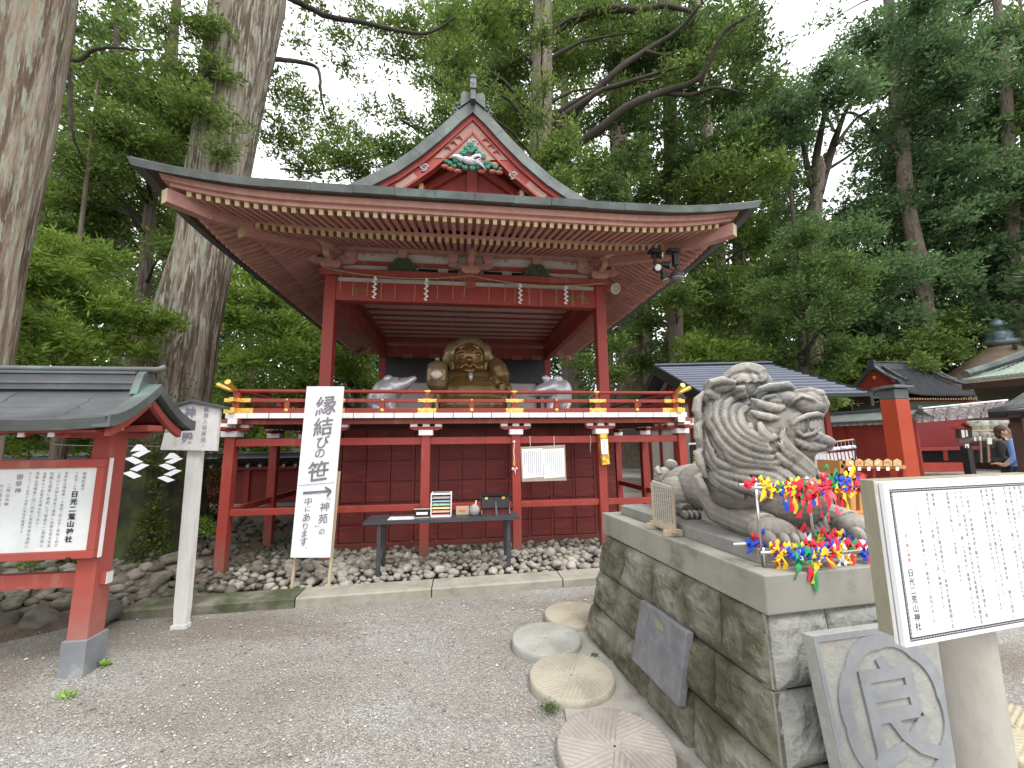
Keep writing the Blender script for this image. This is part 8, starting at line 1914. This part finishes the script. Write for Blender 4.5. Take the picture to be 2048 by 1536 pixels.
tree('tall_cedar', 'tall pale barked cedar rising behind the gable, right of its peak', [(1085, 20, 19), (1080, 330, 23), (1072, 700, 27)], 15,
     [(960, 60, 85), (1000, 140, 75), (915, 130, 65, 13), (1050, 50, 85), (860, 150, 45, 12, 1.5), (1130, 120, 65, 17), (1040, 240, 60), (1120, 290, 55, 13), (1000, 240, 60), (935, 200, 60, 13), (1160, 345, 60, 13), (1130, 375, 45, 12.5), (1085, 330, 45, 13), (890, 240, 50, 12), (840, 310, 45, 12, 2.2), (770, 300, 58, 12, 2.2), (800, 235, 45, 12, 1.5), (870, 270, 48, 12, 2), (720, 275, 45, 12, 1.8), (690, 325, 50, 12, 2.4), (740, 225, 35, 12, 1.1), (650, 310, 45, 12, 2), (980, 20, 60, 15), (1085, 60, 42, 13, 2), (1090, 170, 36, 13, 1.6), (1072, 240, 34, 13, 2), (1215, 20, 50, 15.5, 1.6), (1280, 60, 50, 16, 1.5), (1240, 170, 45, 16, 1.5), (1330, 150, 48, 16, 1.6), (1400, 120, 45, 16, 1.6), (1450, 60, 50, 16, 1.6), (880, 80, 55, 13, 1.6), (730, 340, 50, 12, 2.6), (800, 345, 40, 12, 2.4)], LF_MD, BK_PALE, cover=2.4, seed=13, limbs=[([(1060, 330), (960, 318), (890, 300), (830, 312), (773, 308), (700, 325), (640, 342), (560, 338)], 6, (14.8, 12)), ([(1084, 90), (1126, 51), (1205, 20), (1273, 20), (1330, 12), (1393, 27)], 11, (15, 16.5)), ([(1082, 290), (1125, 250), (1171, 202), (1239, 137), (1290, 102), (1355, 61), (1400, 10)], 10, (15, 16.5)), ([(1080, 330), (1140, 300), (1201, 256), (1256, 212), (1325, 184), (1400, 154), (1444, 68), (1500, 30)], 11, (15, 16)), ([(1325, 184), (1380, 190), (1430, 175), (1480, 185)], 5, 15.8), ([(1290, 102), (1330, 110), (1365, 95)], 4, 16), ([(1084, 120), (1050, 60), (1040, 0)], 7, 15)], top=12)
tree('tall_cedar', 'big cedar with long dark limbs spreading over the right roof slope', [(1228, 40, 15), (1238, 300, 18), (1262, 700, 24), (1254, 930, 27)], 23.4,
     [(1200, 60, 75, 18), (1280, 60, 75, 18), (1350, 80, 75, 18), (1430, 60, 75, 18, 2), (1490, 90, 50, 18, 1.6), (1300, 150, 75, 19), (1390, 170, 75, 18, 2), (1450, 200, 55, 18), (1250, 230, 55, 18), (1330, 270, 70, 18, 2), (1420, 290, 70, 18), (1260, 330, 55, 15), (1215, 385, 60, 13.5, 3), (1180, 250, 45, 18), (1240, 130, 60, 18), (1170, 20, 60, 18), (1510, 40, 45, 18, 1.6), (1520, 110, 45, 18, 1.8), (1530, 170, 42, 18, 2)], LF_DK, BK_BRN, cover=2.1, seed=15,
     top=12, autob=False)
tree('tall_cedar', 'cedar with narrow dark trunk behind the right eave', [(1335, 60, 13), (1345, 400, 15), (1352, 700, 15)], 20,
     [(1330, 360, 60), (1400, 380, 65), (1480, 390, 55), (1290, 395, 48), (1370, 430, 45), (1500, 300, 60), (1440, 340, 60), (1530, 340, 50), (1340, 490, 55), (1400, 500, 55), (1350, 590, 55), (1290, 650, 45)], LF_MD, BK_BRN, cover=2.4, seed=17)
tree('tall_cedar', 'cedar with mottled trunk left of the steel roof, below the eave corner', [(1410, 200, 9), (1438, 500, 12), (1444, 730, 15)], 24,
     [(1460, 450, 55), (1530, 480, 48), (1420, 620, 58), (1500, 640, 65), (1380, 690, 55), (1460, 700, 55), (1300, 720, 45), (1230, 745, 38, 18), (1360, 760, 40), (1440, 560, 50), (1520, 570, 50), (1280, 800, 40, 20), (1230, 690, 35, 16)], LF_MD, BK_GREY, cover=2.5, seed=19)
tree('forked_cypress', 'cypress with pale forked limbs standing out against the white sky', [(1640, 335, 11), (1628, 430, 14), (1632, 730, 14)], 22,
     [(1600, 470, 50), (1660, 480, 50), (1560, 430, 40, 22, 1.4), (1540, 230, 60), (1595, 210, 60), (1680, 190, 70), (1560, 300, 50, 22, 1.5), (1600, 270, 45), (1590, 380, 45, 22, 1.2), (1560, 350, 45, 22, 1.8), (1700, 470, 50), (1640, 600, 45), (1500, 260, 45), (1655, 150, 50), (1520, 190, 40, 22, 1.5)], LF_BL, BK_BRN, cover=2.6, Lpx=7.5, wr=.42, seed=21, autob=False, top=.5,
     limbs=[([(1632, 400), (1632, 320), (1645, 250), (1652, 205)], 10, 22), ([(1636, 390), (1660, 310), (1680, 250), (1700, 205)], 10, 22), ([(1630, 390), (1612, 320), (1600, 250)], 8, 22), ([(1680, 250), (1668, 215)], 4, 22), ([(1672, 290), (1710, 240), (1745, 215)], 4, 22), ([(1645, 345), (1700, 310), (1740, 270)], 4, 22), ([(1652, 240), (1640, 205)], 4, 22), ([(1668, 262), (1655, 230), (1662, 200)], 3, 22)])
tree('great_cypress', 'broad dark cypress filling the upper right with a straight dark trunk', [(1795, 150, 13), (1812, 400, 15), (1845, 560, 17), (1855, 730, 20)], 31,
     [(1760, 150, 70), (1700, 100, 50, 31, 1.6), (1780, 60, 70), (1850, 100, 80), (1900, 180, 80), (1830, 250, 75), (1780, 340, 70), (1870, 370, 85), (1760, 430, 70), (1850, 470, 80), (1740, 260, 55, 31, 1.7), (1790, 540, 70), (1870, 560, 70), (1720, 560, 65, 28), (1780, 640, 60), (1660, 40, 30, 31, 1), (1820, 20, 60)], LF_BL, BK_BRN, cover=3.0, Lpx=7.5, wr=.42, seed=23, limbs=[([(1790, 300), (1740, 250), (1700, 225), (1660, 240)], 5, 30.5), ([(1800, 170), (1850, 130), (1900, 60)], 5, 30.5)])
tree('great_cypress', 'dark cypress crowding the right edge above the pavilion', [(2010, 150, 12), (2025, 500, 16), (2034, 700, 18)], 36,
     [(1960, 120, 70, 36, 2), (2000, 250, 80), (2040, 150, 55, 36, 1.6), (1930, 300, 80), (1985, 400, 90), (1950, 520, 85), (2035, 500, 75), (2010, 60, 50, 36, 1.4), (2060, 330, 70), (2030, 600, 60), (1930, 640, 70), (1900, 420, 60), (1880, 60, 50, 36, 1.5)], LF_BL, BK_BRN, cover=2.8, Lpx=7.8, wr=.42, seed=25)
tree('layered_tree', 'dark tree with flat layered sprays behind the steel roof', [(1590, 480, 5), (1600, 620, 7), (1606, 740, 9)], 16.5,
     [(1560, 540, 55), (1640, 530, 60), (1690, 560, 55), (1530, 590, 45), (1620, 590, 60), (1700, 620, 45), (1570, 640, 50), (1650, 650, 50), (1600, 480, 45), (1540, 660, 40), (1680, 700, 45, 17), (1570, 715, 50, 17), (1640, 735, 45, 17)], LF_DK, BK_DK, cover=2.4, Lpx=8, seed=27, top=2, brw=1.6)
tree('pale_trunk_cedar', 'cedar with pale patchy trunk right of the layered tree', [(1655, 560, 9), (1665, 660, 12), (1672, 745, 14)], 30,
     [(1720, 690, 55), (1780, 720, 55), (1850, 690, 60), (1890, 700, 45), (1740, 770, 40), (1700, 740, 40), (1820, 740, 45), (1880, 650, 50), (1660, 800, 40, 22), (1600, 780, 40, 22)], LF_MD, BK_PALE, cover=2.8, seed=29, top=4)
for i, (px, y0, y1, hw, D_, lab) in enumerate(((1362, 560, 740, 7, 27, 'slender pale trunk seen between leaves just right of the right eave'), (1398, 600, 740, 5, 29, 'very thin pale trunk left of the mottled trunk'), (1150, 640, 800, 7, 17, 'thin trunk glimpsed inside the stage beyond its right rear column'), (1490, 520, 740, 6, 28, 'thin dark trunk between the mottled trunk and the layered tree'))):
    tree('slender_tree', lab, [(px-4, y0, hw*.8), (px, y1, hw)], D_, [(px-30, y0+40, 42), (px+25, y0+90, 40), (px-10, y0+150, 38), (px+20, y0+20, 40)], (LF_MD, LF_BR, LF_MD, LF_BR)[i], (BK_PALE, BK_PALE, BK_BRN, BK_BRN)[i], cover=2.4, seed=31+i, top=4)
# background cedars filling the canopy, one by one
rf = random.Random(41)
FAR = [(145, 15, 50, 640, 'dark cedar crown behind the two giant trunks, left one'), (235, 16, 10, 640, 'dark cedar crown behind the two giant trunks, middle one'), (350, 14, 150, 600, 'cedar crown just left of the lichened trunk, behind the eave tip'),
       (925, 21, 0, 330, 'cedar crown directly above the gable peak'), (1010, 24, 0, 380, 'cedar crown behind the gable peak, just right of it'), (1130, 27, 0, 400, 'cedar crown between the pale barked trunk and the dark limbs'),
       (1290, 29, 0, 560, 'tall background cedar behind the spreading dark limbs'), (1385, 31, 0, 760, 'tall background cedar above the right eave'), (1475, 30, 40, 760, 'background cedar above the right eave tip'), (1555, 30, 200, 760, 'background cedar left of the forked limbs'),
       (1620, 34, 440, 800, 'background cedar below the forked limbs'), (1710, 34, 430, 800, 'background cedar below the bright gap right of the forked limbs'), (1785, 37, 110, 700, 'tall background cypress left of the straight dark trunk'), (1880, 37, 40, 700, 'tall background cypress right of the straight dark trunk'),
       (1970, 38, 90, 640, 'tall background cypress above the bark roof finial'), (2050, 38, 30, 640, 'tall background cypress at the right edge of the picture'), (1215, 20, 340, 700, 'low cedar crown between the stage column and the right eave'), (600, 22, 420, 800, 'background cedar under the left eave, nearer the column'), (500, 20, 470, 840, 'background cedar under the left eave beside the giant trunk')]
for i, (px, D_, y0, y1, lab) in enumerate(FAR):
    bl = []; y = y0
    while y < y1:
        f = (y-y0)/(y1-y0+1)
        for q in range(2): bl.append((px+rf.uniform(-42, 42)*(.5+f), y+rf.uniform(-18, 18), rf.uniform(42, 64), D_*rf.uniform(.93, 1.07), 1.45))
        y += 58
    tree('background_cedar', lab, [(px-2, max(y0+60, 60), 6), (px, y1, 11)], D_, bl, (LF_DK, LF_MD, LF_DK, LF_BL)[i % 4] if px < 1500 else (LF_BL, LF_MD)[i % 3 == 0], BK_BRN, Lpx=9.5, seed=100+i, seg=14, top=3, autob=False, wr=.48)
# bright low shrubs beyond the court
def bush(label, bl, lm, seed, D_, Lpx=9, cat='shrub', group=None):
    g = np.random.default_rng(seed); TC, TR, TL_ = [], [], []; b0 = hor(bl[0][0], bl[0][1], D_)
    t = thing('shrub', label, cat, (b0.x, b0.y, 0), group)
    MB().tube([Vector((b0.x, b0.y, -.1)), Vector((b0.x+.05, b0.y, .5*b0.z)), b0], [min(.06, .03*max(.05, b0.z)+.003), min(.05, .02*max(.05, b0.z)+.002), .002], 6).build('stem', BK_DK, t)
    for px, py, r in bl:
        c = hor(px, py, D_*g.uniform(.95, 1.05)); dp_ = depth_of(c); n = int(3*math.pi*r*r/(.5*Lpx*Lpx*.3)/22); v = g.normal(size=(n, 3)); v /= np.linalg.norm(v, axis=1)[:, None]; v *= g.random((n, 1))**.4
        TC.append(np.array(c)+v*r*dp_/CF); TR.append(np.full(n, 12*dp_/CF)); TL_.append(np.full(n, Lpx*dp_/CF))
    V = leaves(np.concatenate(TC), np.concatenate(TR), 22, np.concatenate(TL_), seed, .45); V -= np.array([b0.x, b0.y, 0]); n = len(V)//4; TOT[0] += 2*n
    o = bpy.data.objects.new('foliage', npmesh('foliage', V, np.arange(4*n).reshape(-1, 4), lm)); COL.objects.link(o); o.parent = t
bush('bright green leaves behind the left wall below the stage floor', [(500, 885, 34), (450, 870, 28), (560, 880, 30), (400, 880, 28)], LF_BR, 51, 11)
bush('low green leaves behind the wall seen under the notice board roof', [(60, 880, 34), (120, 878, 30), (10, 880, 30), (160, 885, 22)], LF_BR, 52, 10.5)
bush('light green bush behind the steel roof ridge', [(1390, 700, 40), (1470, 715, 40), (1540, 720, 34)], LF_BR, 53, 19)
bush('light green bush left of the tiled hall', [(1690, 735, 36), (1740, 720, 30), (1660, 780, 34)], LF_BR, 54, 28)
bush('green undergrowth beyond the right side of the stage', [(1250, 850, 34), (1290, 880, 28), (1225, 800, 30)], LF_MD, 55, 24)
bush('low ferny plant at the foot of the giant trunk', [(400, 1048, 12), (420, 1060, 10), (385, 1062, 10)], LF_BR, 56, 6.6, 6)
bush('tiny weed left of the red post at the stone edge', [(60, 1128, 9), (52, 1134, 7)], LF_BR, 57, 6.1, 6)
# small fallen sprigs and weeds on the gravel
for i, (px, py) in enumerate(((130, 1392), (208, 1330), (300, 1225), (372, 1225))):
    c = bz(px, py, .012); g = np.random.default_rng(70+i); n = 26; pos = np.array(c)+np.stack([g.normal(0, .028, n), g.normal(0, .012, n), np.abs(g.normal(0, .006, n))], 1)
    V = leaves(pos, np.full(n, .006), 2, np.full(n, .03), 80+i, .4)
    o = bpy.data.objects.new('fallen_sprig', npmesh('fallen_sprig', V, np.arange(len(V)).reshape(-1, 4), mat('fresh_leaf', (.22, .36, .07), (.15, .27, .05), 40, .6))); COL.objects.link(o); BASE[o.name] = Vector((0, 0, 0))
    tag(o, ('small bright green leafy sprig lying on gravel at lower left', 'single yellow green sprig beside the grey post shoe', 'tiny green weed at the end of the mossy kerb', 'tiny green weed at the foot of the white post')[i], 'sprig')
# far woods on the hillside: one mass
def woods():
    g = np.random.default_rng(77); TC, TR, TL_ = [], [], []; tm = MB()
    for k in range(150):
        az = rad(g.uniform(-58, 68)); D_ = g.uniform(29, 58); x, y = D_*math.sin(az), D_*math.cos(az); z0 = max(0, hill_z(x, y)); h = g.uniform(9, 17)*(1 if D_ > 34 else .75); rr_ = g.uniform(2.2, 3.6)
        if k % 3 == 0: tm.tube([(x, y, z0-.5), (x, y, z0+h*.8)], [.35, .15], 6)
        nt_ = 95; q = g.random(nt_); zc = z0+h*(.08+.92*q); r_ = rr_*(1-q*.72)*g.random(nt_)**.45; a = g.uniform(0, 6.28, nt_)
        TC.append(np.stack([x+r_*np.cos(a), y+r_*np.sin(a), zc], 1)); TR.append(np.full(nt_, .55)); TL_.append(np.full(nt_, .42))
    V = leaves(np.concatenate(TC), np.concatenate(TR), 14, np.concatenate(TL_), 5, .42); n = len(V)//4; TOT[0] += 2*n
    o = bpy.data.objects.new('far_woods', npmesh('far_woods', V, np.arange(4*n).reshape(-1, 4), leafmat('far_wood_foliage', (.040, .072, .035), (.075, .12, .05), (.13, .19, .08), .3, .12))); COL.objects.link(o); o['kind'] = 'stuff'
    o2 = tm.build('far_trunks', BK_BRN); o2['kind'] = 'stuff'
woods()
print('foliage triangles', TOT[0])
